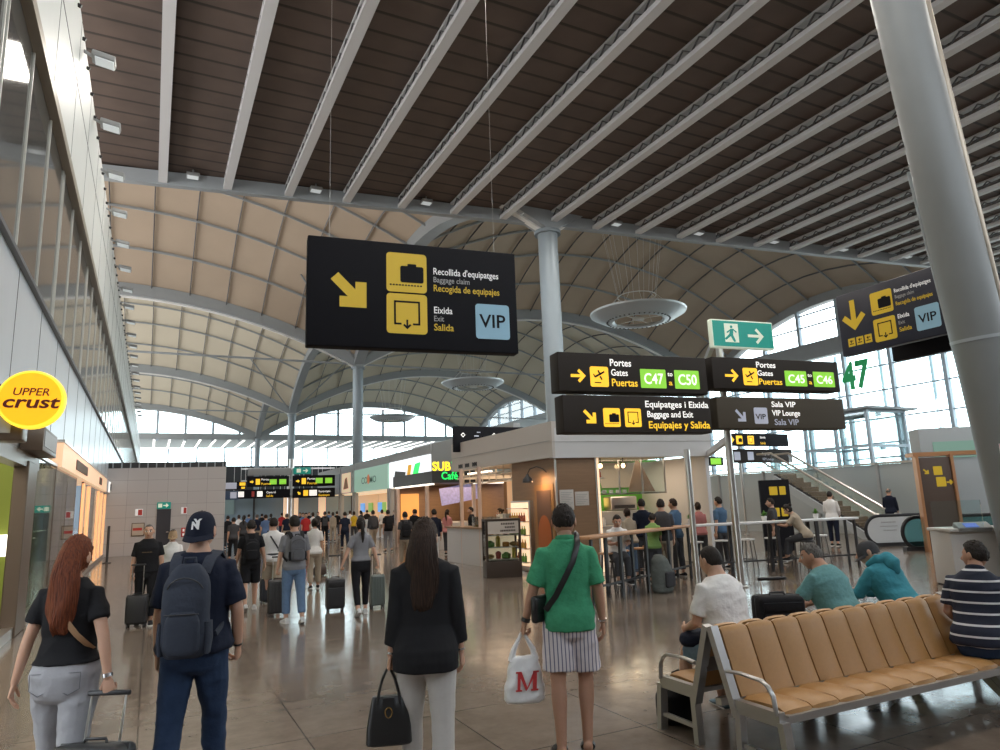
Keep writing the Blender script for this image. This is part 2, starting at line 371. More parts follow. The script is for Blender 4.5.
for j, y in enumerate(CY):
    q = MB(); r = .52
    q.lathe([(r, 0), (r, ZR-.75), (r*1.02, ZR-.75), (r*1.02, ZR-.6)], (X1, y, 0), 28)
    c = q.build('column', M_col); struct(c, ['tall round grey column behind the kiosk', 'second round grey column down the hall', 'third round grey column down the hall', 'farthest round grey column in the row'][j], 'column')
    q = MB(); q.lathe([(r*1.35, ZR-.6), (r*1.35, ZR-.42), (r*.9, ZR-.4), (r*.9, ZR+.05)], (X1, y, 0), 28); q.build('column_capital', M_col, c)
    if j in (1, 2):
        for sx_ in (-1, 1):
            for sy_ in (-1, 1):
                MB().tube([(X1, y, ZR-.1), (X1+sx_*7, y+sy_*6.5, vz(X1+sx_*7, y+sy_*6.5, BX[0] if sx_ < 0 else BX[1], (CY[j], CY[j+1]) if sy_ > 0 else (CY[j-1], CY[j])))], .09, 6).build('strut', M_steel, c)
# leaning grey column at the right with its pipes
pA = at_y(897, 0, 7.18); pB = at_y(968, 295, 7.18); ax = (pA-pB).normalized()
def on(z, off=(0, 0)):
    t = (z-pB.z)/ax.z; return pB+ax*t+Vector((off[0], off[1], 0))
q = MB().tube([on(0), on(4), on(10), on(ZR+.55)], .445, 32); cR = q.build('column', mat('column_grey', (.20, .21, .21), .45, .1, .06, 2)); struct(cR, 'big grey column at the right edge, leaning left with pipes beside it', 'column')
z47 = at_y(985, 340, 7.18).z
MB().tube([on(z47-.03), on(z47+.03)], .46, 32).build('clamp_ring', M_steel, cR)
mp_ = mat('bronze_pipe', (.34, .29, .23), .35, .7)
MB().tube([on(0, (.78, -.12)), on(ZR+.55, (.78, -.12))], .075, 12).build('downpipe', mp_, cR)
q = MB()
for dx in (.60, .66): q.tube([on(0, (dx, -.02)), on(ZR+.55, (dx, -.02))], .012, 6)
z = .6
while z < ZR: q.box(on(z, (.63, -.02)), (.10, .05, .09)); z += .42
q.build('cable_ladder', M_truss, cR)
q = MB()
for z in (2.2, 4.4, 6.6, 8.8, 11.0, 13.2): q.bar(on(z, (.45, -.1)), on(z, (.75, -.12)), .05, .05)
q.build('pipe_bracket', M_dark, cR)
struct(MB().box((32, -13.6, 6.2), (96, .3, 12.4)).build('light_block_rear', mat('light_block_grey', (.30, .27, .25), .6), smooth=False), 'unseen wall added behind the viewer to block light', 'wall')  # added out of view to keep rear light off the people
for k in range(6): area_light('hall_fill', (3+6.5*k, 5+.0*k, ZR-.1), 2.2, 340, (1, .93, .84)); area_light('hall_fill', (3+6.5*k, 15, ZR-.1), 2.2, 340, (1, .93, .84)); area_light('hall_fill', (1.2+6.5*k, 24.5, ZR-.1), 2.2, 340, (1, .93, .84))  # added fill lights under the flat roof, no fixtures behind them
# ceiling floodlights along the roof edge
M_lampw = mat('lamp_white', (.6, .63, .63), .3, emit=.3, emit_col=(.9, .97, 1))
M_grey = mat('grey_housing', (.30, .31, .31), .5)
fl0 = None
for k in range(9):
    x = .95+5.28*k; p = (x, edge_y(x)-.55, ZR+.2)
    lab = 'small square ceiling floodlight at the flat roof edge, number %d from the left wall' % (k+1)
    lab = 'square floodlight at the flat roof edge, ' + ['nearest the left wall', 'second from the left wall', 'third from the left wall', 'above the black hanging sign, right half', 'next to the column top', 'second after the column', 'third after the column', 'fourth after the column', 'fifth after the column'][k]
    if fl0 is None:
        fl0 = thing('floodlight', lab, 'lamp', p, 0, 'floodlights along the roof edge')
        MB().box((0, 0, .12), (.55, .42, .16), bev=.03).build('housing', M_grey, fl0); MB().box((0, 0, .03), (.46, .34, .03)).build('lens', M_lampw, fl0); MB().tube([(0, 0, .18), (0, 0, .39)], .04, 8).build('bracket', M_grey, fl0)
    else: dup(fl0, p, 0, lab)
# left wall: lower metal band, glazed strip, white fascia
YA, YB = -13.4, 139.0
M_lpanel = mat('grey_blue_cladding', (.66, .69, .73), .32, .2, .05, 1.5, stretch=(1, 1, .1))
M_fascia = mat('pale_fascia', (.74, .76, .74), .4, .0, .03, 2)
q = MB(); q.box((WX-.1, (YA+YB)/2, 4.6), (.2, YB-YA, 2.0)); w = q.build('wall_left', M_lpanel, smooth=False); struct(w, 'grey blue metal cladding above the left shops', 'wall')
q = MB()
for k in range(60): q.box((WX+.003, YA+2.45*k+1, 4.6), (.006, .02, 2.0))
q.build('panel_joint', M_truss, w, smooth=False)
struct(MB().box((WX+.02, (YA+YB)/2, 5.63), (.12, YB-YA, .07)).build('trim_1', M_truss, smooth=False), 'dark rail between cladding and glazed strip', 'trim')
M_darkglass = mat('upper_glazing', (.10, .10, .095), .07, 0, .05, .6, spec=.8)
q = MB().box((WX-.06, (YA+YB)/2, 7.35), (.04, YB-YA, 3.4)); g = q.build('window_1', M_darkglass, smooth=False); struct(g, 'long dark glazed strip high on the left wall', 'window')
q = MB(); y = YA
k = 0
while y < YB:
    q.box((WX-.03, y, 7.35), (.03, .05, 3.4)); k += 1
    if k % 3 == 0: q.box((WX-.03, y+.18, 7.35), (.03, .04, 3.4))
    y += 2.1
q.build('mullion', mat('mullion_pale', (.55, .55, .50), .4), g, smooth=False)
struct(MB().box((WX+.03, (YA+YB)/2, 9.12), (.16, YB-YA, .2)).build('trim_2', mat('bronze_trim', (.36, .32, .26), .4, .3), smooth=False), 'bronze trim above the glazed strip', 'trim')
q = MB(); q.box((WX-.1, (YA+YB)/2, 11.1), (.2, YB-YA, 3.8)); fsc = q.build('wall_left_fascia', M_fascia, smooth=False); struct(fsc, 'pale metal fascia along the top of the left wall', 'wall')
q = MB(); q.box((WX+.003, (YA+YB)/2, 11.45), (.008, YB-YA, .03))
for k in range(50): q.box((WX+.003, YA+3*k, 11.1), (.006, .015, 3.8))
q.build('panel_joint', M_truss, fsc, smooth=False)
q = MB()
for k in range(45): q.tube([(WX, 14.5+1.19*k, 12.75), (WX+.07, 14.5+1.19*k, 12.72)], .045, 8)
q.build('spot_row', M_black, fsc)
fl1 = None
for k in range(22):
    y = 17.3+3.16*k; p = (WX, y, 12.7)
    lab = 'projecting floodlight on top of the left wall fascia, ' + (['nearest the camera', 'second nearest the camera', 'third along, beside the flat ceiling', 'first one against the vault', 'second one against the vault', 'third one against the vault'][k] if k < 6 else '%s of the far row' % ('first second third fourth fifth sixth seventh eighth ninth tenth eleventh twelfth thirteenth fourteenth fifteenth sixteenth'.split()[k-6]))
    if fl1 is None:
        fl1 = thing('wall_floodlight', lab, 'lamp', p, 0, 'floodlights along the left wall')
        MB().bar((0, 0, 0), (.2, 0, -.1), .06, .06).build('arm', M_grey, fl1); MB().box((.42, 0, -.12), (.5, .42, .14), Matrix.Rotation(.15, 3, 'Y'), bev=.03).build('housing', M_grey, fl1)
        MB().box((.44, 0, -.205), (.4, .34, .03), Matrix.Rotation(.15, 3, 'Y')).build('lens', M_lampw, fl1)
    else: dup(fl1, p, 0, lab)
struct(MB().box((WX-.1, -4.6, 1.8), (.2, 17.6, 3.6)).build('light_block_left', mat('light_block_grey', (.30, .27, .25), .6), smooth=False), 'unseen wall added at the left behind the viewer to block light', 'wall')  # added out of view to stop light leaking in from the left
# right glazed facade
M_post = mat('facade_steel', (.42, .50, .57), .4, .1); M_postw = mat('facade_fin', (.66, .74, .80), .4)
def lun(y):
    for i in range(3):
        if CY[i] <= y <= CY[i+1]:
            v = (y-(CY[i]+CY[i+1])/2)/((CY[i+1]-CY[i])/2); return ZR+RY*(1-v*v)
    return ZR+.9
y = -12+.0; posts = []
y = 47.9-5.15*11
wn_ = 2
while y < 142:
    y2 = min(y+5.15, 142.6); zt = max(16.2, lun(min(142.6, max(29.8, (y+y2)/2))))
    f = struct(bpy.data.objects.new('window_%d' % wn_, MB().box((X2, y, (3.4+max(16.3, lun(y)))/2), (.5, .34, max(16.3, lun(y))-3.4)).mesh('window_post', M_post, False)), 'bay of the tall glazed facade at the right', 'window'); COL.objects.link(f); wn_ += 1
    q = MB()
    q.box((X2+1.6, y+2.1, 10), (.5, .3, 13)); q.build('outer_fin', M_postw, f, smooth=False)
    q = MB()
    for zz in (3.6, 5.0, 6.45, 8.9, 11.7, 14.2): q.box((X2+.05, (y+y2)/2, zz), (.2, y2-y, .14))
    if y > 29.8:
        for zz in (20.2, 21.6):
            if zz < min(lun(y), lun(y2)): q.box((X2+.05, (y+y2)/2, zz), (.2, y2-y, .14))
    q.build('transom', M_post, f, smooth=False)
    MB().box((X2+.1, (y+y2)/2, (3.4+16.4)/2), (.03, y2-y, 13)).build('pane', M_glass, f, smooth=False)
    if y > 28: 
        a_, b_ = lun(max(29.8, y)), lun(y2)
        MB().add([(X2+.1, y, 18.2), (X2+.1, y2, 18.2), (X2+.1, y2, max(18.3, b_)), (X2+.1, y, max(18.3, a_))], [(0, 1, 2, 3)]).build('upper_pane', M_glass, f, smooth=False)
    y += 5.15
struct(MB().box((X2+.1, 65, 17.3), (.9, 154, 1.8)).build('trim_3', M_steel, smooth=False), 'grey horizontal band between the facade and its lunettes', 'trim')
struct(MB().box((X2, 65, 1.7), (.3, 154, 3.4)).build('wall_right', mat('grey_wall', (.36, .40, .42), .5), smooth=False), 'low grey wall under the glazed facade', 'wall')
# far end: lunette windows, deep beam, striped soffit, low windows, dark wall
YE = CY[3]
q = MB()
x = -14.0
wi = wn_
while x < X2:
    f = struct(MB().box((x, YE, 19), (.45, .4, 7)).build('window_%d' % wi, M_post, smooth=False), 'white lunette window bay at the far end of the hall', 'window'); wi += 1
    MB().box((x+2.4, YE+.15, 19), (4.8, .03, 6)).build('pane', M_glass, f, smooth=False); x += 4.8
struct(MB().box((24, YE, 16.35), (90, .9, 1.1)).build('trim_4', M_steel, smooth=False), 'grey beam under the far lunette windows', 'trim')
sf = struct(MB().box((24, YE+10.5, 16.1), (90, 20, .3)).build('ceiling_far', M_steel, smooth=False), 'grey soffit beyond the far beam', 'ceiling')
M_strip = mat('strip_light', (1, 1, 1), .4, emit=2.2, emit_col=(1, .97, .9))
x = -8.0
while x < 66: MB().box((x, YE+10.5, 15.9), (.34, 19, .1)).build('light_strip', M_strip, sf, smooth=False); x += 2.656
YF = YE+20.5
x = -14.0
while x < X2:
    f = struct(MB().box((x, YF, 13), (.3, .3, 6)).build('window_%d' % wi, M_post, smooth=False), 'white window bay behind the far soffit', 'window'); wi += 1
    MB().box((x+2.8, YF+.1, 13), (5.6, .03, 6)).build('pane', M_glass, f, smooth=False); x += 5.6
struct(MB().box((24, YF+.2, 5.2), (90, .3, 10.6)).build('wall_back', mat('blue_grey_wall', (.12, .16, .20), .3), smooth=False), 'dark blue grey wall at the far end of the hall', 'wall')
dw = struct(MB().box((24, YE+3, 8.1), (32, .4, 5.6)).build('wall_far_screen', mat('dark_screen_wall', (.035, .038, .045), .35), smooth=False), 'dark panelled upper wall far down the hall', 'wall')
q = MB()
for k in range(26): q.box((9+k*1.25+(.4 if k % 3 else 0), YE+2.77, 8.1), (.09, .04, 5.2))
q.build('white_line', M_white, dw, smooth=False)
# ring reflectors hanging from the vaults
for k, (x, y) in enumerate(((38, 47.5), (38.3, 84), (38.8, 121))):
    t = thing('ring_reflector', ['large silver ring reflector hanging above the gate signs', 'smaller looking silver ring reflector above the dark screen', 'farthest silver ring reflector before the white lunette'][k], 'reflector', (x, y, 17.4), 0, 'ring reflectors hanging from the vaults')
    q = MB(); prof = [(2.1, .05), (2.3, -.1), (3.2, .05), (4.2, .6), (4.25, .75), (4.1, .72), (3.1, .2), (2.3, .08)]
    n = 48; N = len(prof)
    vs = [(r*math.cos(2*PI*i/n), r*math.sin(2*PI*i/n), z) for r, z in prof for i in range(n)]
    q.add(vs, [(a*n+i, a*n+(i+1) % n, ((a+1) % N)*n+(i+1) % n, ((a+1) % N)*n+i) for a in range(N) for i in range(n)])
    q.build('ring', mat('silver_ring', (.62, .66, .69), .35, .4), t)
    q = MB()
    for i in range(40): q.box((2.75*math.cos(2*PI*i/40), 2.75*math.sin(2*PI*i/40), -.06), (.16, .1, .06), Matrix.Rotation(2*PI*i/40, 3, 'Z'))
    q.build('lamp_slots', M_dark, t, smooth=False)
    q = MB(); q.box((0, 0, .15), (1.0, .5, .3), bev=.06)
    for i in range(4): a = PI*i/2+.4; q.bar((0, 0, .12), (2.2*math.cos(a), 2.2*math.sin(a), .0), .05, .05)
    q.build('projector', M_white, t)
    q = MB(); n2 = 24; rr = 1.7
    q.tube([(rr*math.cos(2*PI*i/n2), rr*math.sin(2*PI*i/n2), 2.2) for i in range(n2+1)], .045, 6)
    q.build('upper_hoop', M_white, t)
    q = MB()
    for i in range(12):
        a = 2*PI*i/12; q.tube([(rr*math.cos(a), rr*math.sin(a), 2.2), (2.9*math.cos(a), 2.9*math.sin(a), 9.5)], .016, 4)
        q.tube([(rr*math.cos(a), rr*math.sin(a), 2.2), (3.6*math.cos(a), 3.6*math.sin(a), .35)], .016, 4)
    q.build('suspension_wire', M_white, t)
# ------------------------------------------------------------------ people
M_skin = mat('skin_light', (.50, .29, .20), .55, 0, .08, 12, sss=.12)
M_tan = mat('skin_tanned', (.40, .215, .14), .55, 0, .08, 12, sss=.10)
M_eyew = mat('eye_white', (.75, .73, .70), .3); M_eyed = mat('eye_dark', (.03, .02, .015), .2); M_lip = mat('lips', (.36, .13, .10), .5); M_brow = mat('brow_hair', (.035, .022, .015), .8)
def cloth(name, col, **k): return mat(name, col, k.pop('rough', .85), 0, k.pop('noise_amt', .12), k.pop('noise_scale', 30), bump=k.pop('bump', .45), bump_scale=k.pop('bump_scale', 32), spec=.2, **k)
def remesh(mb, voxel, smooth=3, fold=0.0, fscale=7.5, seed=0):
    """Merge overlapping shapes into one continuous surface; optional cloth folds."""
    me = bpy.data.meshes.new('tmp'); me.from_pydata(mb.v, [], mb.f); o = bpy.data.objects.new('tmp', me); COL.objects.link(o)
    md = o.modifiers.new('r', 'REMESH'); md.mode = 'VOXEL'; md.voxel_size = voxel
    ms = o.modifiers.new('s', 'SMOOTH'); ms.factor = .5; ms.iterations = smooth
    dg = bpy.context.evaluated_depsgraph_get(); out = bpy.data.meshes.new_from_object(o.evaluated_get(dg))
    bpy.data.objects.remove(o); bpy.data.meshes.remove(me)
    if fold:
        n = len(out.vertices); co = np.empty(n*3); no = np.empty(n*3); out.vertices.foreach_get('co', co); out.vertices.foreach_get('normal', no)
        co = co.reshape(-1, 3); no = no.reshape(-1, 3); off = Vector((seed*3.1, seed*1.7, seed*.9))
        d = np.empty(n)
        for i in range(n):
            p = co[i]; a = noise.noise(Vector((p[0]*fscale*.8+p[2]*3, p[1]*fscale*.8, p[2]*fscale*1.3-p[0]*4))+off)
            d[i] = (1-abs(a)*2.4)*.8+.5*noise.noise(Vector((p[0]*fscale*2.2, p[1]*fscale*2.2, p[2]*fscale*2.2))+off)
        co += no*(d*fold)[:, None]; out.vertices.foreach_set('co', co.ravel()); out.update()
    out.polygons.foreach_set('use_smooth', [True]*len(out.polygons)); return out
def mesh_obj(name, me, m, parent):
    ix = np.zeros(len(me.polygons), dtype=np.int32); me.polygons.foreach_get('material_index', ix); me.materials.clear()
    for x in (m if isinstance(m, (list, tuple)) else [m]): me.materials.append(x)
    me.polygons.foreach_set('material_index', np.minimum(ix, len(me.materials)-1))
    o = bpy.data.objects.new(name, me); COL.objects.link(o); o.parent = parent; return o
def dirv(pitch, out, side=1):   # 0,0 = straight down; pitch swings forward, out swings sideways
    p, a = math.radians(pitch), math.radians(out)
    return Vector((side*math.sin(a), math.sin(p)*math.cos(a), -math.cos(p)*math.cos(a)))
MALE = [(.83, .10, .08, -.01), (.86, .150, .108, -.01), (.92, .172, .120, -.012), (.99, .168, .116, -.004), (1.06, .158, .108, .004), (1.15, .160, .110, .006), (1.24, .172, .118, .004), (1.33, .178, .120, .0), (1.40, .168, .108, -.006), (1.455, .122, .084, -.012), (1.495, .078, .068, -.014), (1.54, .058, .060, -.008), (1.60, .056, .058, .004)]
FEMALE = [(.83, .10, .08, -.015), (.86, .158, .112, -.018), (.92, .178, .124, -.018), (.99, .160, .112, -.006), (1.06, .136, .096, .004), (1.15, .134, .096, .008), (1.24, .146, .112, .014), (1.33, .152, .110, .006), (1.40, .142, .094, -.006), (1.455, .104, .074, -.012), (1.495, .064, .058, -.014), (1.54, .047, .050, -.008), (1.60, .046, .050, .004)]
def lerp_sec(T, z):
    for a, b in zip(T, T[1:]):
        if a[0] <= z <= b[0]:
            t = (z-a[0])/(b[0]-a[0]); return tuple(a[i]+(b[i]-a[i])*t for i in range(4))
    return T[0] if z < T[0][0] else T[-1]
def head_mesh(mb, T, sex, skin_i=0):
    """Head as one deformed sphere: brow, eye sockets, nose, lips, chin, ears; face regions take their own material slots (1 white, 2 dark, 3 lips)."""
    n, m = 56, 44; a0, b0, c0 = (.079, .098, .115) if sex == 'm' else (.074, .092, .110)
    vs = []
    for i in range(m+1):
        ph = -PI/2+PI*i/m
        for k in range(n):
            th = 2*PI*k/n; x = math.cos(ph)*math.sin(th); y = math.cos(ph)*math.cos(th); z = math.sin(ph)
            X, Y, Z = a0*x, b0*y, c0*z
            if z < 0:
                f = 1-.26*(-z)**1.6; X *= f
                if y < 0: Y *= 1-.30*min(1, -z*1.3)
                else: Y = Y*(1-.05*(-z))+.012*(-z)
            else: Y -= .006*z
            if y > 0:
                fx = X/a0
                def gs(cx, cz, wx, wz): return math.exp(-((fx-cx)/wx)**2-((Z-cz)/wz)**2)
                Y += .027*gs(0, -.028, .17, .018)*y+.015*gs(0, -.006, .12, .024)*y
                Y -= .010*(gs(.42, .006, .24, .016)+gs(-.42, .006, .24, .016))*y
                Y += .005*gs(0, .026, .7, .010)*y+.006*gs(0, -.062, .3, .012)*y-.004*gs(0, -.078, .3, .008)*y+.008*gs(0, -.098, .35, .018)*y
            vs.append(T(Vector((X, Y, Z))))
    fs = []; ms = []
    for i in range(m):
        for k in range(n):
            fs.append((i*n+k, i*n+(k+1) % n, (i+1)*n+(k+1) % n, (i+1)*n+k))
            ph = -PI/2+PI*(i+.5)/m; th = 2*PI*(k+.5)/n; th = th if th < PI else th-2*PI; z = c0*math.sin(ph); fx = math.cos(ph)*math.sin(th)
            mi = 0
            if abs(th) < 1.2:
                if abs(abs(fx)-.42) < .17 and abs(z-.004) < .0085: mi = 2 if abs(abs(fx)-.42) < .075 else 1
                if abs(fx) < .27 and abs(z+.066) < .007: mi = 3
                if abs(abs(fx)-.43) < .23 and abs(z-.029) < .006: mi = 4
            ms.append(mi)
    o = len(mb.v); mb.v += [tuple(v) for v in vs]; mb.f += [tuple(i+o for i in f) for f in fs]; mb.mi += ms
    for s in (-1, 1):
        mb.cur = 0
        e = MB().ell((0, 0, 0), (.010, .022, .034), 10, 8); mb.add([T(Vector((s*(a0*.97)+v[0]+s*.004, -.008+v[1]-abs(v[0])*.2, -.004+v[2]))) for v in e.v], e.f)
def hair_shell(T, sex, thick, hl=.062, back=-.050, side=.012, seed=0, rough=.010):
    n, m = 48, 34; a0, b0, c0 = (.079, .098, .115) if sex == 'm' else (.074, .092, .110); vs = []
    for i in range(m+1):
        ph = -PI/2+PI*i/m
        for k in range(n):
            th = 2*PI*k/n; x = math.cos(ph)*math.sin(th); y = math.cos(ph)*math.cos(th); z = math.sin(ph)
            f = 1-.26*(-z)**1.6 if z < 0 else 1
            fy = (1-.30*min(1, -z*1.3)) if (z < 0 and y < 0) else 1
            X, Y, Z = a0*x*f, b0*y*fy, c0*z
            c = math.cos(th)           # 1 front .. -1 back
            line = (hl if c > .55 else (side+(hl-side)*max(0, (c-.15)/.4) if c > .15 else side+(back-side)*min(1, (.15-c)/.8)))
            w = min(1, max(0, (Z-line)/.016)); w = w*w*(3-2*w)
            top = .5+.5*max(0, z)
            t = thick*top+rough*noise.noise(Vector((x*9, y*9, z*9))+Vector((seed, 0, 0)))*(1 if thick > .008 else .3)
            r = 1+(w*(t/.09)-(1-w)*.10)
            vs.append(T(Vector((X*r, Y*r, Z*r))))
    mb = MB(); mb.add(vs, [(i*n+k, i*n+(k+1) % n, (i+1)*n+(k+1) % n, (i+1)*n+k) for i in range(m) for k in range(n)]); return mb
def hand(mb, w, d, n, side_v, s, curl=18, thumb=30, spread=4):
    """Palm with four unequal bent fingers and a thumb. w wrist, d along the hand, n palm normal, side_v towards the thumb."""
    d = d.normalized(); n = (n-d*n.dot(d)).normalized(); t = (side_v-d*side_v.dot(d)); t = (t-n*t.dot(n)).normalized()
    mb.tube([w-d*.03*s, w+d*.005*s, w+d*.03*s, w+d*.06*s, w+d*.085*s, w+d*.094*s], [.024*s, .025*s, .034*s, .041*s, .040*s, .030*s], 14, True, [.019*s, .017*s, .016*s, .015*s, .013*s, .009*s], up=n)
    L = [(.030, .045, .026, .020, .0085), (.0105, .050, .030, .022, .0088), (-.009, .047, .028, .021, .0083), (-.028, .036, .022, .019, .0074)]
    for j, (off, l1, l2, l3, r) in enumerate(L):
        p = w+d*(.084-.006*abs(j-1))*s+t*off*s; c = math.radians(curl*(1+.12*j)); sp = t*math.sin(math.radians(spread*(1.4-j)))
        a = 0; P = [p-d*.012*s, p]; R = [r*s, r*s]
        for q, l in enumerate((l1, l2, l3)):
            a += c*(1.0 if q < 2 else .7); dd = (d*math.cos(a)+n*math.sin(a)+sp*.6).normalized()
            P += [P[-1]+dd*l*.5*s, P[-1]+dd*l*s]; R += [r*(.95-.06*q)*s, r*(1.0-.1*q)*s]
        mb.limb(P, R, 8)
    th = math.radians(thumb); p = w+d*.022*s+t*.024*s; dd = (d*math.cos(math.radians(42))+t*math.sin(math.radians(42))+n*math.sin(th)*.6).normalized(); d2 = (d*.9+t*.25+n*math.sin(th)).normalized()
    mb.limb([p-dd*.012*s, p, p+dd*.040*s, p+dd*.040*s+d2*.032*s, p+dd*.040*s+d2*.056*s], [.013*s, .0125*s, .0105*s, .0098*s, .0075*s], 8)
def shoe_mb(ankle, yaw_v, pitch, s, slide=False):
    """One shoe under an ankle: heel behind, toe ahead, tilted by pitch (heel up)."""
    f = Vector((yaw_v.x, yaw_v.y, 0)).normalized(); p = math.radians(pitch); f2 = f*math.cos(p)-Vector((0, 0, 1))*math.sin(p); u = Vector((0, 0, 1))*math.cos(p)+f*math.sin(p); r = f.cross(Vector((0, 0, 1)))
    def M(v): return ankle+r*v[0]*s+f2*v[1]*s+u*(v[2]-.085)*s
    return M, r, f2, u
def add_shoe(parent, ankle, yaw_v, pitch, s, m, sole, slide=False, voxel=.006):
    M, r, f, u = shoe_mb(ankle, yaw_v, pitch, s)
    q = MB()
    out = [(-.075, .030), (-.06, .038), (-.02, .037), (.03, .036), (.08, .044), (.125, .047), (.165, .040), (.185, .024)]
    vs = []; n = 16
    if not slide:
        hs = [.062, .092, .100, .082, .062, .052, .042, .03]
        secs = []
        for (y, w), h in zip(out, hs):
            ring = []
            for k in range(n):
                a = 2*PI*k/n; ring.append(M(Vector((w*math.cos(a), y, .016+(h-.016)*(.5+.5*math.sin(a)) if math.sin(a) > 0 else .016+(h-.016)*.5+(h-.016)*.5*math.sin(a)))))
            secs.append(ring)
        vs = [v for rg in secs for v in rg]; N = len(secs)
        q.add(vs, [(i*n+k, (i+1)*n+k, (i+1)*n+(k+1) % n, i*n+(k+1) % n) for i in range(N-1) for k in range(n)]+[tuple(range(n)), tuple((N-1)*n+k for k in range(n-1, -1, -1))])
        o = q.build('shoe', m, parent)
    else:
        q.tube([M(Vector((0, .03, .055))), M(Vector((0, .06, .075))), M(Vector((0, .10, .062))), M(Vector((0, .125, .046)))], [.050*s, .053*s, .055*s, .052*s], 14, True, [.03*s, .026*s, .024*s, .02*s], up=u); o = q.build('slide_strap', m, parent)
    q = MB(); poly = [(w+.004, y) for y, w in out]+[(0, .195)]+[(-w-.004, y) for y, w in reversed(out)]+[(0, -.085)]
    t = .022
    vv = [M(Vector((x, y, 0))) for x, y in poly]+[M(Vector((x, y, t))) for x, y in poly]; n = len(poly)
    q.add(vv, [tuple(range(n-1, -1, -1)), tuple(range(n, 2*n))]+[(k, (k+1) % n, n+(k+1) % n, n+k) for k in range(n)])
    q.build('sole', sole, o, smooth=False); return o
M_sole = mat('shoe_sole', (.55, .54, .52), .7); M_soled = mat('dark_sole', (.03, .03, .03), .7)
PEOPLE = {}
def person(label, loc, yaw, H=1.72, sex='m', skin=None, top=None, bottom=None, hair=None, shoe=None, sole=None, hair_style='short', lean=0, twist=0,
           arms=None, legs=None, head=(0, 0), sit=None, hem=.86, sleeve=.22, pant=.08, loose=.012, ploose=.014, curls=(18, 18), voxel=.016, fold=.002, group=None, heel=(0, 0), foot=True,
           thick=.014, collar=False, open_top=False, slides=False, belly=0.0, top_name='shirt', bottom_name='trousers', seed=0, lift=0.0, hands=None, fat=1.0, short_w=0.0):
    skin = skin or M_skin; s = H/1.75
    R = thing('person', label, 'person', (loc[0], loc[1], loc[2] if len(loc) > 2 else 0), yaw, group)
    T0 = MALE if sex == 'm' else FEMALE
    if fat != 1 or belly: T0 = [(a, b*fat, c*fat+(belly if 1.0 < a < 1.3 else 0), d+(belly*.6 if 1.0 < a < 1.3 else 0)) for a, b, c, d in T0]
    hip = Vector((0, 0, .92)); dz = 0.0
    legs = legs or ((4, 2), (-4, -6)); arms = arms or ((4, 8, 12, 4), (4, 8, 12, 4))
    kn, an, hipj = [], [], []
    for i, sd in enumerate((-1, 1)):
        th, sh = legs[i][0], legs[i][1]; o_ = legs[i][2] if len(legs[i]) > 2 else 2.0; o2 = legs[i][3] if len(legs[i]) > 3 else 0.0
        h = Vector((sd*.092, 0, .90)); k = h+dirv(th, o_, sd)*.425; a = k+dirv(sh, o2, sd)*.415
        hipj.append(h); kn.append(k); an.append(a)
    if sit is not None: dz = sit/s-.90+.10
    else: dz = .085-min(a.z-.0*1 for a in an)
    up = Matrix.Rotation(math.radians(-lean), 3, 'X'); tw = Matrix.Rotation(math.radians(twist), 3, 'Z')
    def U(v, full=True):      # upper body bends about the hips, more the higher up
        v = Vector(v); f = min(1, max(0, (v.z-.90)/.25)); r = Matrix.Rotation(math.radians(-lean*f), 3, 'X') @ Matrix.Rotation(math.radians(twist*f), 3, 'Z')
        return (hip+r@(v-hip)+Vector((0, 0, dz)))*s
    def Lg(v): return (v+Vector((0, 0, dz)))*s
    br = .168 if sex == 'm' else .143; br *= (fat+1)/2
    sh_ = [Vector((sd*br, -.012, 1.402)) for sd in (-1, 1)]
    el, wr, fd = [], [], []
    for i, sd in enumerate((-1, 1)):
        a = arms[i]; ud = tw@dirv(a[0], a[1], sd); f_ = tw@dirv(a[2], a[3], sd)
        e_ = U(sh_[i])+ud*.285*s; w_ = e_+f_*.245*s; el.append(e_); wr.append(w_); fd.append(f_)
    S0 = [U(v) for v in sh_]; K = [Lg(v) for v in kn]; A = [Lg(v) for v in an]; HJ = [Lg(v) for v in hipj]
    # --- body: one surface
    b = MB(); b.loft([(0, d, z, rx-.004, ry-.004) for z, rx, ry, d in T0], 24, 2.2, U)
    for i in range(2):
        b.limb([S0[i]*.8+U(Vector((0, -.01, 1.38)))*.2, S0[i], S0[i].lerp(el[i], .35), el[i], el[i].lerp(wr[i], .3), wr[i]], [x*s*(1 if sex == 'm' else .86) for x in (.050, .054, .049, .041, .040, .027)], 12)
        d_ = (K[i]-HJ[i])
        b.limb([HJ[i]+Vector((0, 0, .03)), HJ[i]+d_*.25, K[i], K[i]+(A[i]-K[i])*.28, K[i]+(A[i]-K[i])*.6, A[i]-(A[i]-K[i])*.02], [x*s for x in (.080, .084, .056, .058, .045, .036)], 12)
    if slides:
        for i, sd in enumerate((-1, 1)):
            M, r, f, u_ = shoe_mb(A[i], Vector((sd*.12, 1, 0)), heel[i], s)
            b.limb([M(Vector((0, -.045, .05))), M(Vector((0, .0, .062))), M(Vector((0, .06, .05))), M(Vector((0, .13, .036))), M(Vector((0, .165, .033)))], [x*s for x in (.032, .034, .040, .042, .032)], 12, [x*s for x in (.035, .04, .032, .018, .012)], up=(0, 0, 1))
    me = remesh(b, voxel*s*.8, 3)
    # head
    hd = MB(); pn, tn = math.radians(head[1]), math.radians(head[0])
    HC = U(Vector((0, .020, 1.628)))
    Rl = Matrix.Rotation(math.radians(-lean*.35), 3, 'X') @ Matrix.Rotation(math.radians(twist)+tn, 3, 'Z') @ Matrix.Rotation(-pn, 3, 'X')
    def TH(v): return HC+Rl@(Vector(v)*s*1.07)
    head_mesh(hd, TH, sex)
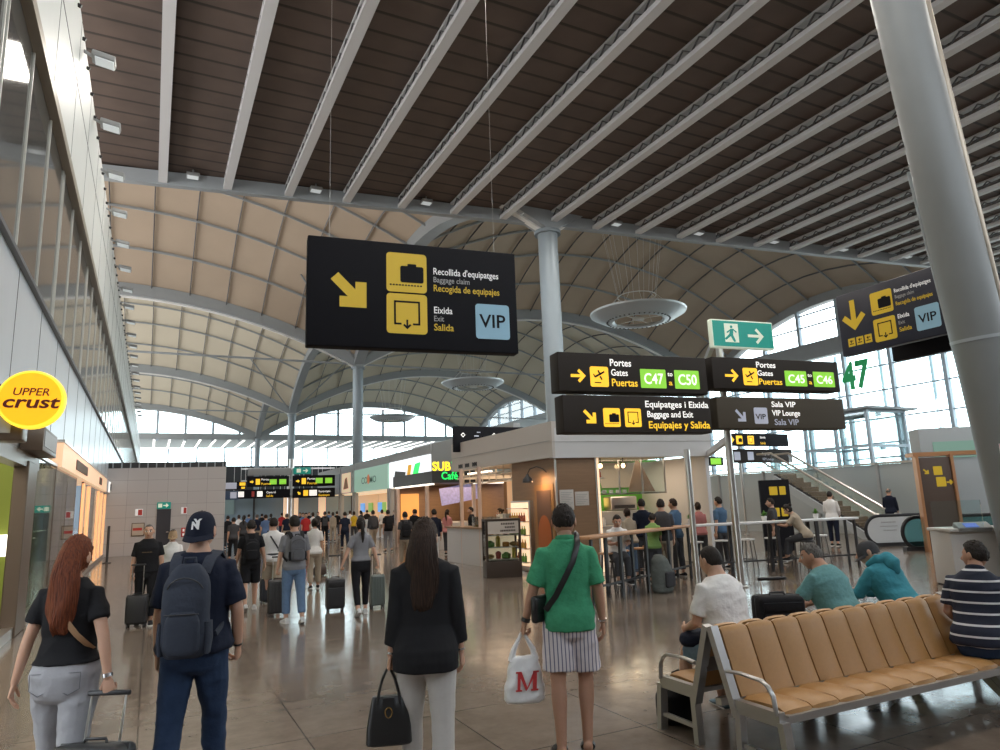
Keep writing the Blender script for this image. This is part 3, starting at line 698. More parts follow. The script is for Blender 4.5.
    for i, sd in enumerate((-1, 1)):
        hn = None
        if hands and hands[i]: n_, t_ = Vector(hands[i][0]), Vector(hands[i][1]); dd = Vector(hands[i][2]) if len(hands[i]) > 2 else fd[i]
        else: n_, t_, dd = Vector((-sd, .25, 0)), Vector((0, 1, 0)), fd[i]
        hd.cur = 0; hand(hd, wr[i], dd, n_, t_, s*(1 if sex == 'm' else .92), curls[i])
    bm = bmesh.new(); bm.from_mesh(me)
    for f in bm.faces: f.material_index = 0
    me2 = hd.mesh('h', [skin]); bm.from_mesh(me2); bm.to_mesh(me); bm.free(); bpy.data.meshes.remove(me2)
    me.polygons.foreach_set('use_smooth', [True]*len(me.polygons))
    mesh_obj('body', me, [skin, M_eyew, M_eyed, M_lip, M_brow], R)
    # --- hair
    if hair is not None and hair_style != 'none':
        if hair_style == 'short': hair_shell(TH, sex, thick, seed=seed).build('hair', hair, R)
        elif hair_style == 'shaved': hair_shell(TH, sex, .003, hl=.075, seed=seed).build('hair', hair, R)
        else:
            q = hair_shell(TH, sex, .020, hl=.066, back=-.10, side=-.07, seed=seed)
            if hair_style in ('pony', 'bun'):
                if hair_style == 'pony':
                    P = [TH((0, -.10, .05)), TH((0, -.135, .04)), TH((0, -.15, -.03)), TH((.01, -.14, -.13)), TH((.015, -.125, -.24)), TH((.01, -.12, -.30))]
                    q.limb(P, [x*s for x in (.022, .026, .036, .036, .026, .012)], 12)
                else: q.ell(TH((0, -.11, .06)), (.045*s, .04*s, .045*s))
            q.build('hair', hair, R)
    # --- clothes
    J = dict(R=R, U=U, TH=TH, wr=wr, el=el, S0=S0, K=K, A=A, HJ=HJ, s=s, T0=T0, fd=fd)
    if top is not None:
        c = MB(); zs = [hem, hem+.03]+[z for z, *_ in T0 if hem+.05 < z < 1.47]+[1.475, 1.50]
        sec = []
        for z in zs:
            _, rx, ry, d = lerp_sec(T0, max(z, .86)); g = loose*(1 if z < 1.38 else .8)
            if z > 1.49: rx, ry, d = .078 if sex == 'm' else .066, .070 if sex == 'm' else .060, -.014
            fl_ = (loose*.8 if z < 1.02 else 0)+(.010 if z < hem+.07 else 0)
            sec.append((0, d, z, rx+g+fl_, ry+g+fl_))
        c.loft(sec, 24, 2.3, U)
        for i in range(2):
            L1 = (el[i]-S0[i]); L2 = (wr[i]-el[i]); P = [S0[i]*.72+U(Vector((0, -.01, 1.385)))*.28, S0[i]+Vector((0, 0, .002))]
            rad = [.060, .063]
            k = 1 if sex == 'm' else .88
            if sleeve <= .285: P += [S0[i]+L1*(sleeve/.285*.6), S0[i]+L1*(sleeve/.285)]; rad += [.062+loose*.35, .058+loose*.75]
            else: P += [S0[i]+L1*.5, el[i], el[i]+L2*.5*((sleeve-.285)/.245), el[i]+L2*((sleeve-.285)/.245)]; rad += [.060+loose*.3, .054+loose*.3, .048+loose*.3, .038+loose*.5]
            c.tube(P, [x*s*k for x in rad], 14)
        me = remesh(c, voxel*s*.85, 3, fold, seed=seed); mesh_obj(top_name, me, top, R)
        if collar:
            q = MB(); P = [U(Vector((.070*math.sin(a), -.014-.072*math.cos(a), 1.50+.012*math.cos(a)))) for a in np.linspace(-2.5, 2.5, 15)]
            q.tube(P, .010*s, 8, True, .024*s, up=(0, 0, 1)); q.build('collar', top, R)
    if bottom is not None:
        c = MB(); zt = max(hem+.02, .97); sec = []
        for z in (.77, .80, .84, .88, .93, zt-.03, zt):
            _, rx, ry, d = lerp_sec(T0, max(z, .86)); kk = 1 if z > .83 else (.9 if z > .78 else .6); sec.append((0, d, z, (rx+ploose*.7+.006)*kk, (ry+ploose*.7+.012)*kk))
        c.loft(sec, 24, 2.3, U if sit is None else U)
        full = .84-pant; done = min(1, full/.84)
        for i in range(2):
            d1 = K[i]-HJ[i]; d2 = A[i]-K[i]; P = [HJ[i]+Vector((0, 0, .12*s)), HJ[i]+Vector((0, 0, .075*s)), HJ[i]+Vector((0, 0, .03*s)), HJ[i]+d1*.25]; rad = [.06, .092, .098+ploose*.4, .096+ploose*.6]
            if pant < .40: P += [HJ[i]+d1*.7, K[i], K[i]+d2*.35, K[i]+d2*max(.4, (1-pant/.42*.98))]; rad += [.080+ploose*.5, .066+ploose*.6, .063+ploose*.7, .050+ploose*1.2+short_w]
            else: P += [HJ[i]+d1*(.84-pant)/.42]; rad += [.088+ploose+short_w]
            c.tube(P, [x*s for x in rad], 16)
        me = remesh(c, voxel*s*.85, 3, fold, fscale=8, seed=seed+5); mesh_obj(bottom_name, me, bottom, R)
    if shoe is not None and foot:
        for i, sd in enumerate((-1, 1)): add_shoe(R, A[i], Vector((sd*.12, 1, 0)), heel[i], s, shoe, sole or M_sole, slides)
    return R, J
def long_hair(J, m, length=.42, width=.10, seed=0, wave=.010, name='long_hair', spread=1.0):
    """A curtain of hair down the back as one grooved loft."""
    q = MB(); TH = J['TH']; U = J['U']; s = J['s']; n = 56; vs = []; rows = 30
    for i in range(rows+1):
        t = i/rows; z = .085-t*(length+.085)
        hw = .074+(.035*math.sin(min(1, t*1.6)*PI/2)*spread) if t < .75 else (.109*spread if spread > 1 else .074+.035*spread)*(1-.55*((t-.75)/.25)**1.5)
        hw *= width/.10
        cy = -.040-.062*math.sin(min(1, t*2.2)*PI/2)+.0*t; dp = .060*(1-.45*t)+.008
        if t < .08: hw *= .75+.25*t/.08; dp *= .8
        if t > .93: dp *= 1-.6*(t-.93)/.07
        for k in range(n):
            a = 2*PI*k/n; g = 1+.035*math.sin(k*2.9+seed)+.03*noise.noise(Vector((k*.7, t*3, seed)))
            x = hw*math.cos(a)*g+wave*math.sin(t*9+seed+k*.3)*t+.02*t*noise.noise(Vector((t*4, k*.11, seed))); y = cy+dp*math.sin(a)*g+wave*.6*math.sin(t*8+k*.25)*t
            vs.append(TH(Vector((x, y, z+(.02*noise.noise(Vector((k*.5, seed, 0))) if t > .9 else 0)))))
    q.add(vs, [(i*n+k, (i+1)*n+k, (i+1)*n+(k+1) % n, i*n+(k+1) % n) for i in range(rows) for k in range(n)]+[tuple(range(n)), tuple(rows*n+k for k in range(n-1, -1, -1))])
    return q.build(name, m, J['R'])
def hair_mat(name, col, col2):
    m = bpy.data.materials.new(name); m.use_nodes = True; n = m.node_tree.nodes; l = m.node_tree.links; b = n['Principled BSDF']
    t = n.new('ShaderNodeTexCoord'); mp = n.new('ShaderNodeMapping'); mp.inputs['Scale'].default_value = (60, 60, 5); l.new(t.outputs['Object'], mp.inputs[0])
    nz = n.new('ShaderNodeTexNoise'); nz.inputs['Scale'].default_value = 2.2; nz.inputs['Detail'].default_value = 4; l.new(mp.outputs[0], nz.inputs[0])
    r = n.new('ShaderNodeValToRGB'); r.color_ramp.elements[0].position = .3; r.color_ramp.elements[0].color = (*col, 1); r.color_ramp.elements[1].position = .72; r.color_ramp.elements[1].color = (*col2, 1); l.new(nz.outputs[0], r.inputs[0]); l.new(r.outputs[0], b.inputs['Base Color'])
    bp = n.new('ShaderNodeBump'); bp.inputs['Strength'].default_value = .7; bp.inputs['Distance'].default_value = .01; l.new(nz.outputs[0], bp.inputs['Height']); l.new(bp.outputs[0], b.inputs['Normal'])
    b.inputs['Roughness'].default_value = .62; b.inputs['Specular IOR Level'].default_value = .25; return m
M_hblack = hair_mat('hair_black', (.008, .006, .005), (.028, .02, .016)); M_hbrown = hair_mat('hair_dark_brown', (.013, .008, .006), (.052, .028, .018)); M_hred = hair_mat('hair_red', (.060, .014, .006), (.20, .052, .018)); M_hgrey = hair_mat('hair_grey', (.05, .045, .04), (.17, .16, .15)); M_hfair = hair_mat('hair_fair', (.12, .07, .03), (.3, .2, .1))
def strap(J, pts, w, m, name='strap', parent=None, t=.004, n=(0, 0, 1)):
    """A flat strap following points given in the person's frame."""
    q = MB(); q.tube(pts, w/2, 8, True, t, up=n); return q.build(name, m, parent or J['R'])
# ------------------------------------------------------------------ bags
def suitcase(label, loc, yaw, h=.52, w=.36, d=.23, m=None, pull=.42, group='suitcases in the hall', ribs=True, tilt=0, handle_m=None, soft=False, cat='suitcase', w2=None):
    m = m or M_black
    R = thing('suitcase', label, cat, loc, yaw, group)
    if tilt: R.rotation_euler = (math.radians(tilt), 0, yaw)
    q = MB(); q.box((0, 0, .05+h/2), (w, d, h), bev=.045)
    b = q.build('shell', m, R)
    q = MB()
    if ribs:
        for k in range(5):
            x = -w*.36+w*.72*k/4
            for s_ in (-1, 1): q.box((x, s_*(d/2+.001), .05+h/2), (.022, .012, h*.82), bev=.005)
        q.build('shell_ribs', m, R)
    else:
        q.box((0, -d/2-.012, .05+h*.40), (w*.86, .03, h*.6), bev=.012); q.box((0, -d/2-.006, .05+h*.82), (w*.86, .02, h*.16), bev=.008); q.build('front_pocket', m, R)
    q = MB(); q.box((0, 0, .05+h/2), (w*1.008, .014, h*1.006), bev=.005); q.build('zip_seam', M_dark, R)
    hm = handle_m or M_inox
    if pull:
        hb = MB()
        hb.tube([(-w*.26, d*.28, .05+h-.02), (-w*.26, d*.28, .05+h+pull*.5), (-w*.26, d*.28, .05+h+pull-.004), (w*.26, d*.28, .05+h+pull-.004), (w*.26, d*.28, .05+h+pull*.5), (w*.26, d*.28, .05+h-.02)], .008, 8)
        hn = hb.build('pull_handle', hm, R); MB().box((0, d*.28, .05+h+pull), (w*.52+.05, .028, .03), bev=.01).build('grip', M_black, hn)
    q = MB(); q.tube([(-.07, 0, .05+h-.005), (-.06, 0, .05+h+.022), (.06, 0, .05+h+.022), (.07, 0, .05+h-.005)], .009, 8); q.build('top_handle', M_black, R)
    for sx_ in (-1, 1):
        for sy_ in (-1, 1):
            q = MB(); q.lathe([(.012, -.012), (.026, -.012), (.026, .012), (.012, .012)], (sx_*w*.38, sy_*d*.32, .026), 14, Matrix.Rotation(PI/2, 3, 'Y')); q.box((sx_*w*.38, sy_*d*.32, .048), (.034, .034, .022), bev=.005); q.build('wheel', M_dark, R)
    return R
def backpack(J, label, m, m2=None, w=.30, h=.46, d=.15, z=1.18, dy=-.02, group=None, detail=True):
    """A worn backpack placed on a person's back with both shoulder straps."""
    m2 = m2 or m; P = J['R']; s = J['s']; U = J['U']
    R = thing('backpack', label, 'backpack', P.location.copy(), P.rotation_euler[2], group)
    ry = [t for t in J['T0'] if abs(t[0]-1.24) < .05][0]; y0 = -(ry[2])-.030+dy
    q = MB(); secs = []
    N = 14
    for i in range(N+1):
        t = i/N; zz = z-h/2+h*t; f = (1-.55*max(0, (t-.72)/.28)**2)*(1-.25*max(0, (.10-t)/.10)**2); fd = (1-.5*max(0, (t-.55)/.45)**1.6)*(1-.2*max(0, (.15-t)/.15))
        secs.append((0, y0-d/2*fd, zz, w/2*f, d/2*fd))
    q.loft(secs, 28, 3.2, U); me = remesh(q, .012, 4, .0025 if detail else 0, 8, 3); mesh_obj('bag_body', me, m, R)
    q = MB(); secs = []
    for i in range(9):
        t = i/8; zz = z-h*.46+h*.46*t; f = 1-.35*max(0, (t-.7)/.3)**2-.3*max(0, (.15-t)/.15)**2
        secs.append((0, y0-d*.98+.0, zz, w*.38*f, .035*f))
    q.loft(secs, 20, 3.0, U); mesh_obj('front_pocket', remesh(q, .010, 3), m, R)
    if detail:
        q = MB(); q.tube([U(Vector((x, y0-d*.98-.037+abs(x)*.10, z-h*.46+h*.44))) for x in np.linspace(-w*.36, w*.36, 9)], .004, 6); q.build('zip', M_dark, R)
        q = MB(); q.tube([U(Vector((w*.40*math.sin(a), y0-d*.66-.05*math.cos(a), z+h*.18+h*.18*math.cos(a)))) for a in np.linspace(-1.5, 1.5, 13)], .005, 6); q.build('zip', M_dark, R)
        for sd in (-1, 1):
            q = MB(); q.loft([(sd*w*.47, y0-d*.5, z-h*.46, .018, d*.34), (sd*w*.49, y0-d*.5, z-h*.3, .025, d*.36), (sd*w*.48, y0-d*.5, z-h*.12, .022, d*.36)], 14, 2.5, U); q.build('side_pocket', m2, R)
    q = MB(); q.tube([U(Vector((-.035, y0-.02, z+h*.46))), U(Vector((-.03, y0-.02, z+h*.56))), U(Vector((.03, y0-.02, z+h*.56))), U(Vector((.035, y0-.02, z+h*.46)))], .010*s, 8); q.build('top_handle', m2, R)
    for sd in (-1, 1):
        fr = ry[2]+.028
        P_ = [Vector((sd*.085, y0-.02, z+h*.38)), Vector((sd*.10, y0+.05, 1.455)), Vector((sd*.115, -.01, 1.495)), Vector((sd*.118, .06, 1.45)), Vector((sd*.120, fr+.005, 1.34)), Vector((sd*.135, fr-.01, 1.20)), Vector((sd*.175, .03, 1.08)), Vector((sd*.16, y0-.02, 1.02))]
        q = MB(); q.tube([U(p) for p in P_], .032*s, 10, True, .009*s, up=None); 
        q = MB(); pts = [U(p) for p in P_]
        for a, b_ in zip(pts, pts[1:]):
            pass
        vs = []; n_ = len(pts)
        for i, p in enumerate(pts):
            tn_ = (pts[min(i+1, n_-1)]-pts[max(i-1, 0)]).normalized(); cx = U(Vector((sd*.10, -.01, max(1.05, min(1.40, P_[i].z-.06))))); nn = (p-cx); nn = (nn-tn_*nn.dot(tn_)).normalized(); ww = tn_.cross(nn)
            hw = (.034 if i < 5 else .016)*s
            for a, c_ in ((-1, 0), (1, 0), (1, .012), (-1, .012)): vs.append(p+ww*hw*a+nn*c_)
        q.add(vs, [(i*4+k, i*4+(k+1) % 4, (i+1)*4+(k+1) % 4, (i+1)*4+k) for i in range(n_-1) for k in range(4)]+[(3, 2, 1, 0), tuple((n_-1)*4+k for k in range(4))])
        q.build('shoulder_strap', m2, R)
    return R
# ------------------------------------------------------------------ the four walkers in front
LOOK = math.atan2(.43, .89)          # camera heading, clockwise from the hall axis
C_black = cloth('black_jersey', (.012, .012, .014)); C_navy = cloth('navy_jersey', (.012, .016, .032)); C_jean = cloth('blue_denim', (.022, .040, .085), noise_amt=.25, noise_scale=14); C_greyjean = cloth('grey_denim', (.33, .33, .35), noise_amt=.12, noise_scale=12)
C_bag = cloth('blue_grey_canvas', (.035, .042, .060), rough=.7); C_trouser = cloth('pale_grey_trouser', (.48, .455, .43), noise_amt=.05, bump=.1); C_blazer = cloth('black_blazer', (.016, .016, .018), bump=.12)
C_green = cloth('green_linen', (.055, .285, .150), noise_amt=.18, noise_scale=25, bump=.9, bump_scale=24)
def stripes(name, c1, c2, scale, width, axis='X', soft=.02, rough=.85):
    m = bpy.data.materials.new(name); m.use_nodes = True; n = m.node_tree.nodes; l = m.node_tree.links; b = n['Principled BSDF']
    t = n.new('ShaderNodeTexCoord'); sp = n.new('ShaderNodeSeparateXYZ'); l.new(t.outputs['Object'], sp.inputs[0]); ml = n.new('ShaderNodeMath'); ml.operation = 'MULTIPLY'; ml.inputs[1].default_value = scale; l.new(sp.outputs[axis], ml.inputs[0])
    fr = n.new('ShaderNodeMath'); fr.operation = 'FRACT'; l.new(ml.outputs[0], fr.inputs[0]); r = n.new('ShaderNodeValToRGB'); l.new(fr.outputs[0], r.inputs[0])
    r.color_ramp.elements[0].color = (*c1, 1); r.color_ramp.elements[0].position = width; r.color_ramp.elements[1].color = (*c2, 1); r.color_ramp.elements[1].position = width+soft
    e = r.color_ramp.elements.new(.98); e.color = (*c2, 1); e = r.color_ramp.elements.new(1.0); e.color = (*c1, 1)
    l.new(r.outputs[0], b.inputs['Base Color']); b.inputs['Roughness'].default_value = rough; return m
C_shorts = stripes('striped_shorts', (.14, .14, .21), (.62, .56, .57), 34, .28)
M_watch = mat('watch_metal', (.6, .6, .62), .25, 1.0); M_tanl = mat('tan_leather', (.33, .19, .10), .5); M_blackl = mat('black_leather', (.012, .012, .013), .35, bump=.15, bump_scale=150)
def band(J, i, m, name, f=.90, r=.030, w=.022):
    p = J['el'][i].lerp(J['wr'][i], f); d = J['fd'][i].normalized(); q = MB(); q.tube([p-d*w/2, p+d*w/2], r*J['s'], 16); return q.build(name, m, J['R'])
# red-haired woman
g = ground(78, 4.4)
RW, J = person('woman with long red hair, black T-shirt and grey jeans pulling a suitcase', g, -LOOK+.10, 1.72, 'f', M_skin, C_black, C_greyjean, M_hred, cloth('white_shoe', (.6, .6, .58)), hair_style='long', arms=((-6, 16, 2, 14), (-16, 20, -6, 12)), legs=((14, 4), (-14, -26)), heel=(0, 25), hem=1.0, sleeve=.17, loose=.016, curls=(22, 62), voxel=.010, fold=.0065, ploose=.018, top_name='t_shirt', bottom_name='jeans', head=(-4, 4), hands=(None, ((0, 1, -.2), (-1, .2, 0))))
long_hair(J, M_hred, .43, .074, 2, .012)
band(J, 1, M_watch, 'wristwatch', .93, .030)
U = J['U']; bd = [(-.085, -.05, 1.475), (-.07, -.105, 1.42), (-.02, -.132, 1.33), (.04, -.135, 1.25), (.10, -.128, 1.17), (.145, -.09, 1.11), (.155, -.02, 1.07)]
strap(J, [U(Vector(p)) for p in bd], .035, M_tanl, 'crossbody_strap', n=(0, 1, 0))
q = MB()
for sd in (-1, 1): q.prism([(-.06, .0), (.06, 0), (.062, .10), (.0, .125), (-.062, .10)][::-1], U(Vector((sd*.085, -.148, .835))), (sd*-1.0, 0, 0), (0, -.10 if 0 else .06, 1), (0, -1, 0), .008)
q = MB()
for sd in (-1, 1):
    P = [U(Vector((sd*.085+x, -.152+.25*max(0, abs(sd*.085+x)-.09), z))) for x, z in ((-.06, .955), (.06, .955), (.058, .86), (0, .83), (-.058, .86), (-.06, .955))]
    q.tube(P, .0025, 5)
q.build('pocket_stitching', cloth('grey_stitch', (.16, .16, .18)), J['R'])
wr_red = (RW.matrix_basis if False else Matrix.Translation(RW.location) @ RW.rotation_euler.to_matrix().to_4x4()) @ (J['wr'][1]+J['fd'][1].normalized()*.085)
# her suitcase: the grip meets her right hand
hgt, pl = .52, .26
sc_y = -LOOK-.05; off = Matrix.Rotation(sc_y, 3, 'Z') @ Vector((0, .055, 0))
tl = -10
gz = .05+hgt+pl
pos = Vector((wr_red.x, wr_red.y, 0)) - (Matrix.Rotation(sc_y, 3, 'Z') @ (Matrix.Rotation(math.radians(tl), 3, 'X') @ Vector((0, .064, gz))))
pos.z = max(0.0, wr_red.z-(Matrix.Rotation(math.radians(tl), 3, 'X') @ Vector((0, .064, gz))).z)
sk = suitcase('dark grey suitcase pulled by the red-haired woman', pos, sc_y, hgt, .40, .24, mat('charcoal_shell', (.022, .024, .026), .45, bump=.1, bump_scale=200), pl, None, ribs=False, tilt=tl)
# man with the cap
g = ground(201, 4.75)
CMAN, J = person('man in navy cap, navy T-shirt and blue jeans with a backpack', g, -LOOK+.14, 1.85, 'm', M_skin, C_navy, C_jean, M_hbrown, cloth('dark_shoe', (.03, .03, .035)), hair_style='short', arms=((2, 9, 12, 4), (2, 15, 22, -2)), legs=((-12, -22), (13, 4)), heel=(22, 0), hem=.90, sleeve=.235, loose=.024, curls=(20, 45), voxel=.011, fold=.0065, ploose=.012, top_name='t_shirt', bottom_name='jeans', head=(-3, 2), fat=1.05, thick=.005)
TH = J['TH']; M_cap = cloth('navy_cap', (.010, .013, .026), bump=.3)
def cap(J, m, back_strap=True, visor=True, front=-1, name='cap'):
    """Baseball cap; front=-1 puts the visor at the back of the head."""
    TH = J['TH']; q = MB(); n = 32; vs = []; rows = 12
    for i in range(rows+1):
        t = i/rows; a = t*PI/2*.98; z = -.028+.146*math.sin(a)
        for k in range(n):
            b = 2*PI*k/n; r = math.cos(a)**.62; vs.append(TH(Vector((.086*r*math.sin(b), -.004+.112*r*math.cos(b), z+.012*math.cos(b)*front*-1*(1-t)))))
    q.add(vs, [(i*n+k, i*n+(k+1) % n, (i+1)*n+(k+1) % n, (i+1)*n+k) for i in range(rows) for k in range(n)]+[tuple(rows*n+k for k in range(n)), tuple(range(n-1, -1, -1))])
    c = q.build(name, m, J['R']); MB().ell(TH((0, -.004, .119)), (.009, .009, .006), 10, 6).build('button', m, c)
    if visor:
        q = MB(); vs = []; m_ = 14
        for j in range(5):
            for i in range(m_+1):
                a = -1.25+2.5*i/m_; rr = 1+.45*j/4*math.cos(a*.9); vs.append(TH(Vector((.090*math.sin(a)*(1+.05*j/4), front*(.112*math.cos(a)*rr)-.004, -.022-.030*j/4-.012*math.cos(a)+.012*abs(math.sin(a))))))
        n2 = len(vs); vs += [Vector(v)+Vector((0, 0, -.005)) for v in vs]; W_ = m_+1; fs = []
        for j in range(4):
            for i in range(m_):
                a = j*W_+i; fs += [(a, a+1, a+W_+1, a+W_), (n2+a, n2+a+W_, n2+a+W_+1, n2+a+1)]
        for i in range(m_): a = 4*W_+i; fs.append((a, a+1, n2+a+1, n2+a))
        for j in range(4): fs += [(j*W_, (j+1)*W_, n2+(j+1)*W_, n2+j*W_), (j*W_+m_, n2+j*W_+m_, n2+(j+1)*W_+m_, (j+1)*W_+m_)]
        q.add(vs, fs).build('visor', m, c)
    return c
cp = cap(J, M_cap, front=-1)
for ch, dx, dz in (('N', -.024, .012), ('Y', -.010, .028)):
    me = text_mesh(ch, .062, .0022, .002)
    for v in me.vertices:
        x, z = v.co.x+dx, v.co.y+dz; rr = .112*(math.cos(math.asin(min(.99, max(0, (z+.028)/.146))))**.62); y = -.004-math.sqrt(max(1e-6, 1-(x/.095)**2))*rr-.004-v.co.z; v.co = TH(Vector((x, y, z)))
    me.materials.clear(); me.materials.append(mat('white_thread', (.7, .7, .7), .7)); o = bpy.data.objects.new('emblem_letter', me); COL.objects.link(o); o.parent = cp
backpack(J, 'dark blue grey backpack worn by the man in the navy cap', C_bag, None, .27, .54, .14, 1.17)
band(J, 1, M_black, 'wristband', .95, .031, .012)
# woman in the blazer
g = ground(424, 4.7)
BW, J = person('woman in black blazer and pale grey trousers carrying a black handbag', g, -LOOK+.02, 1.74, 'f', M_skin, None, C_trouser, M_hbrown, cloth('black_shoe', (.02, .02, .02)), hair_style='long', arms=((-4, 9, 6, 10), (2, 11, 8, 7)), legs=((10, 2), (-8, -14)), heel=(0, 14), hem=.90, curls=(60, 25), voxel=.010, fold=.003, ploose=.012, head=(-6, 0), fat=1.03)
long_hair(J, M_hbrown, .44, .094, 5, .006)
U = J['U']; s = J['s']
c = MB(); sec = []
for z, rx, ry, d in [(.80, .214, .172, -.026), (.86, .216, .178, -.028), (.93, .214, .174, -.024), (1.0, .198, .150, -.012), (1.08, .172, .120, 0), (1.18, .168, .118, .004), (1.28, .178, .128, .006), (1.36, .188, .126, 0), (1.42, .186, .112, -.008), (1.465, .160, .090, -.012), (1.50, .085, .070, -.012)]: sec.append((0, d, z, rx, ry))
c.loft(sec, 28, 2.5, U)
for i, sd in enumerate((-1, 1)):
    S0, e_, w_ = J['S0'][i]+Vector((sd*.018, 0, .004)), J['el'][i], J['wr'][i]
    c.tube([S0*.75+U(Vector((0, -.01, 1.41)))*.25, S0, S0.lerp(e_, .4), e_, e_.lerp(w_, .4), e_.lerp(w_, .70)], [.062*s, .070*s, .068*s, .062*s, .058*s, .056*s], 16)
mesh_obj('blazer', remesh(c, .009, 3, .004, 6, 4), C_blazer, BW)
for i in range(2): band(J, i, M_watch, 'bracelet', .90, .029, .014)
MBW = Matrix.Translation(BW.location) @ BW.rotation_euler.to_matrix().to_4x4()
hp = MBW @ (J['wr'][0]+J['fd'][0].normalized()*.085*s)
hb = thing('handbag', 'black leather handbag with gold clasp in the blazer woman\'s hand', 'handbag', (hp.x, hp.y, hp.z-.445), -LOOK+.12)
q = MB(); q.loft([(0, 0, 0, .140, .060), (0, 0, .01, .147, .07), (0, 0, .10, .142, .066), (0, 0, .20, .124, .052), (0, 0, .27, .11, .036), (0, 0, .285, .104, .026)], 32, 4.0); q.build('bag_body', M_blackl, hb)
for sd in (-1, 1):
    q = MB(); q.tube([(-.075, sd*.034, .23), (-.062, sd*.030, .31), (-.040, sd*.016, .39), (-.012, sd*.004, .445), (.012, sd*.004, .445), (.040, sd*.016, .39), (.062, sd*.030, .31), (.075, sd*.034, .23)], .009, 8); q.build('carry_handle', M_blackl, hb)
q = MB(); q.prism([(-.035, 0), (.035, 0), (.03, -.12), (0, -.14), (-.03, -.12)][::-1], (0, -.046, .285), (1, 0, 0), (0, .16, 1), (0, -1, 0), .008); fp = q.build('flap', M_blackl, hb, smooth=False)
q = MB(); n2 = 16; q.tube([(.022*math.cos(2*PI*i/n2), -.070, .20+.03*math.sin(2*PI*i/n2)) for i in range(n2+1)], .004, 6); q.build('clasp', mat('gold', (.55, .38, .14), .25, 1.0), fp)
# man in the green shirt
g = ground(563, 5.50)
GM, J = person('man in green shirt and striped shorts with white carrier bag', g, -LOOK+.02, 1.80, 'm', M_tan, C_green, C_shorts, M_hblack, mat('black_rubber', (.02, .02, .022), .5), M_soled, arms=((2, 20, 8, 16), (-4, 13, 10, 6)), legs=((-6, -14, 2, 1), (4, -12, 2, -3)), heel=(4, 18), hem=.845, sleeve=.245, pant=.50, loose=.019, fat=.95, ploose=.022, curls=(66, 22), voxel=.011, fold=.0065, collar=True, top_name='shirt', bottom_name='shorts', slides=True, head=(-8, 4), thick=.012, short_w=.008)
U = J['U']; s = J['s']
strap(J, [U(Vector(p)) for p in ((.075, .03, 1.545), (.085, -.04, 1.535), (.078, -.118, 1.47), (.03, -.162, 1.34), (-.04, -.172, 1.22), (-.11, -.160, 1.10), (-.185, -.12, 1.00))], .045, M_blackl, 'crossbody_strap', n=(0, 1, 0))
MGM = Matrix.Translation(GM.location) @ GM.rotation_euler.to_matrix().to_4x4()
p = MGM @ U(Vector((-.215, -.03, 1.0)))
cb = thing('crossbody_bag', 'small black crossbody bag at the green-shirted man\'s left hip', 'bag', (p.x, p.y, p.z-.09), -LOOK+.9)
MB().box((0, 0, .09), (.20, .06, .20), bev=.025).build('bag_body', M_blackl, cb); MB().box((0, -.03, .12), (.18, .012, .09), bev=.005).build('flap', M_blackl, cb)
band(J, 0, M_black, 'wristwatch', .93, .034, .03); band(J, 1, M_watch, 'bracelet', .95, .032, .014)
hp = MGM @ (J['wr'][0]+J['fd'][0].normalized()*.085*s)
M_plastic = mat('white_plastic_bag', (.72, .72, .72), .45, bump=.4, bump_scale=18, trans=.2)
wb = thing('carrier_bag', 'white plastic carrier bag with a red M held by the green-shirted man', 'bag', (hp.x, hp.y, hp.z-.50), -LOOK+.15)
q = MB(); q.loft([(0, 0, .0, .13, .05), (0, 0, .02, .155, .075), (.0, 0, .12, .15, .08), (0, 0, .24, .125, .06), (0, 0, .31, .11, .04), (0, 0, .33, .105, .03)], 36, 2.8)
me = remesh(q, .008, 2, .006, 10, 9); mesh_obj('bag_body', me, M_plastic, wb)
for sd in (-1, 1):
    q = MB(); q.tube([(sd*.095, 0, .30), (sd*.075, 0, .38), (sd*.03, 0, .46), (sd*.008, 0, .505)], [.028, .022, .014, .010], 10, True, [.03, .02, .012, .01]); q.build('carry_handle', M_plastic, wb)
q = MB()
def mz(x, z, y=0): return Vector((x+(z-.17)*.10+.005, -(.080-(z-.12)*.17)-.014-y, z))
for P in ([(-.072, .10), (-.050, .10), (-.050, .235), (-.072, .235)], [(.045, .10), (.075, .10), (.075, .235), (.045, .235)], [(-.072, .235), (-.045, .235), (.008, .115), (-.006, .10)], [(.075, .235), (.050, .235), (-.006, .10), (.008, .115)][::-1], [(-.085, .10), (-.037, .10), (-.037, .112), (-.085, .112)], [(.032, .10), (.088, .10), (.088, .112), (.032, .112)], [(-.088, .223), (-.05, .223), (-.05, .235), (-.088, .235)], [(.05, .223), (.09, .223), (.09, .235), (.05, .235)]):
    q.add([mz(x, z) for x, z in P]+[mz(x, z, .002) for x, z in P], [(3, 2, 1, 0), (4, 5, 6, 7)]+[(i, (i+1) % 4, 4+(i+1) % 4, 4+i) for i in range(4)])
q.build('printed_letter', mat('red_print', (.50, .03, .03), .5), wb, smooth=False)
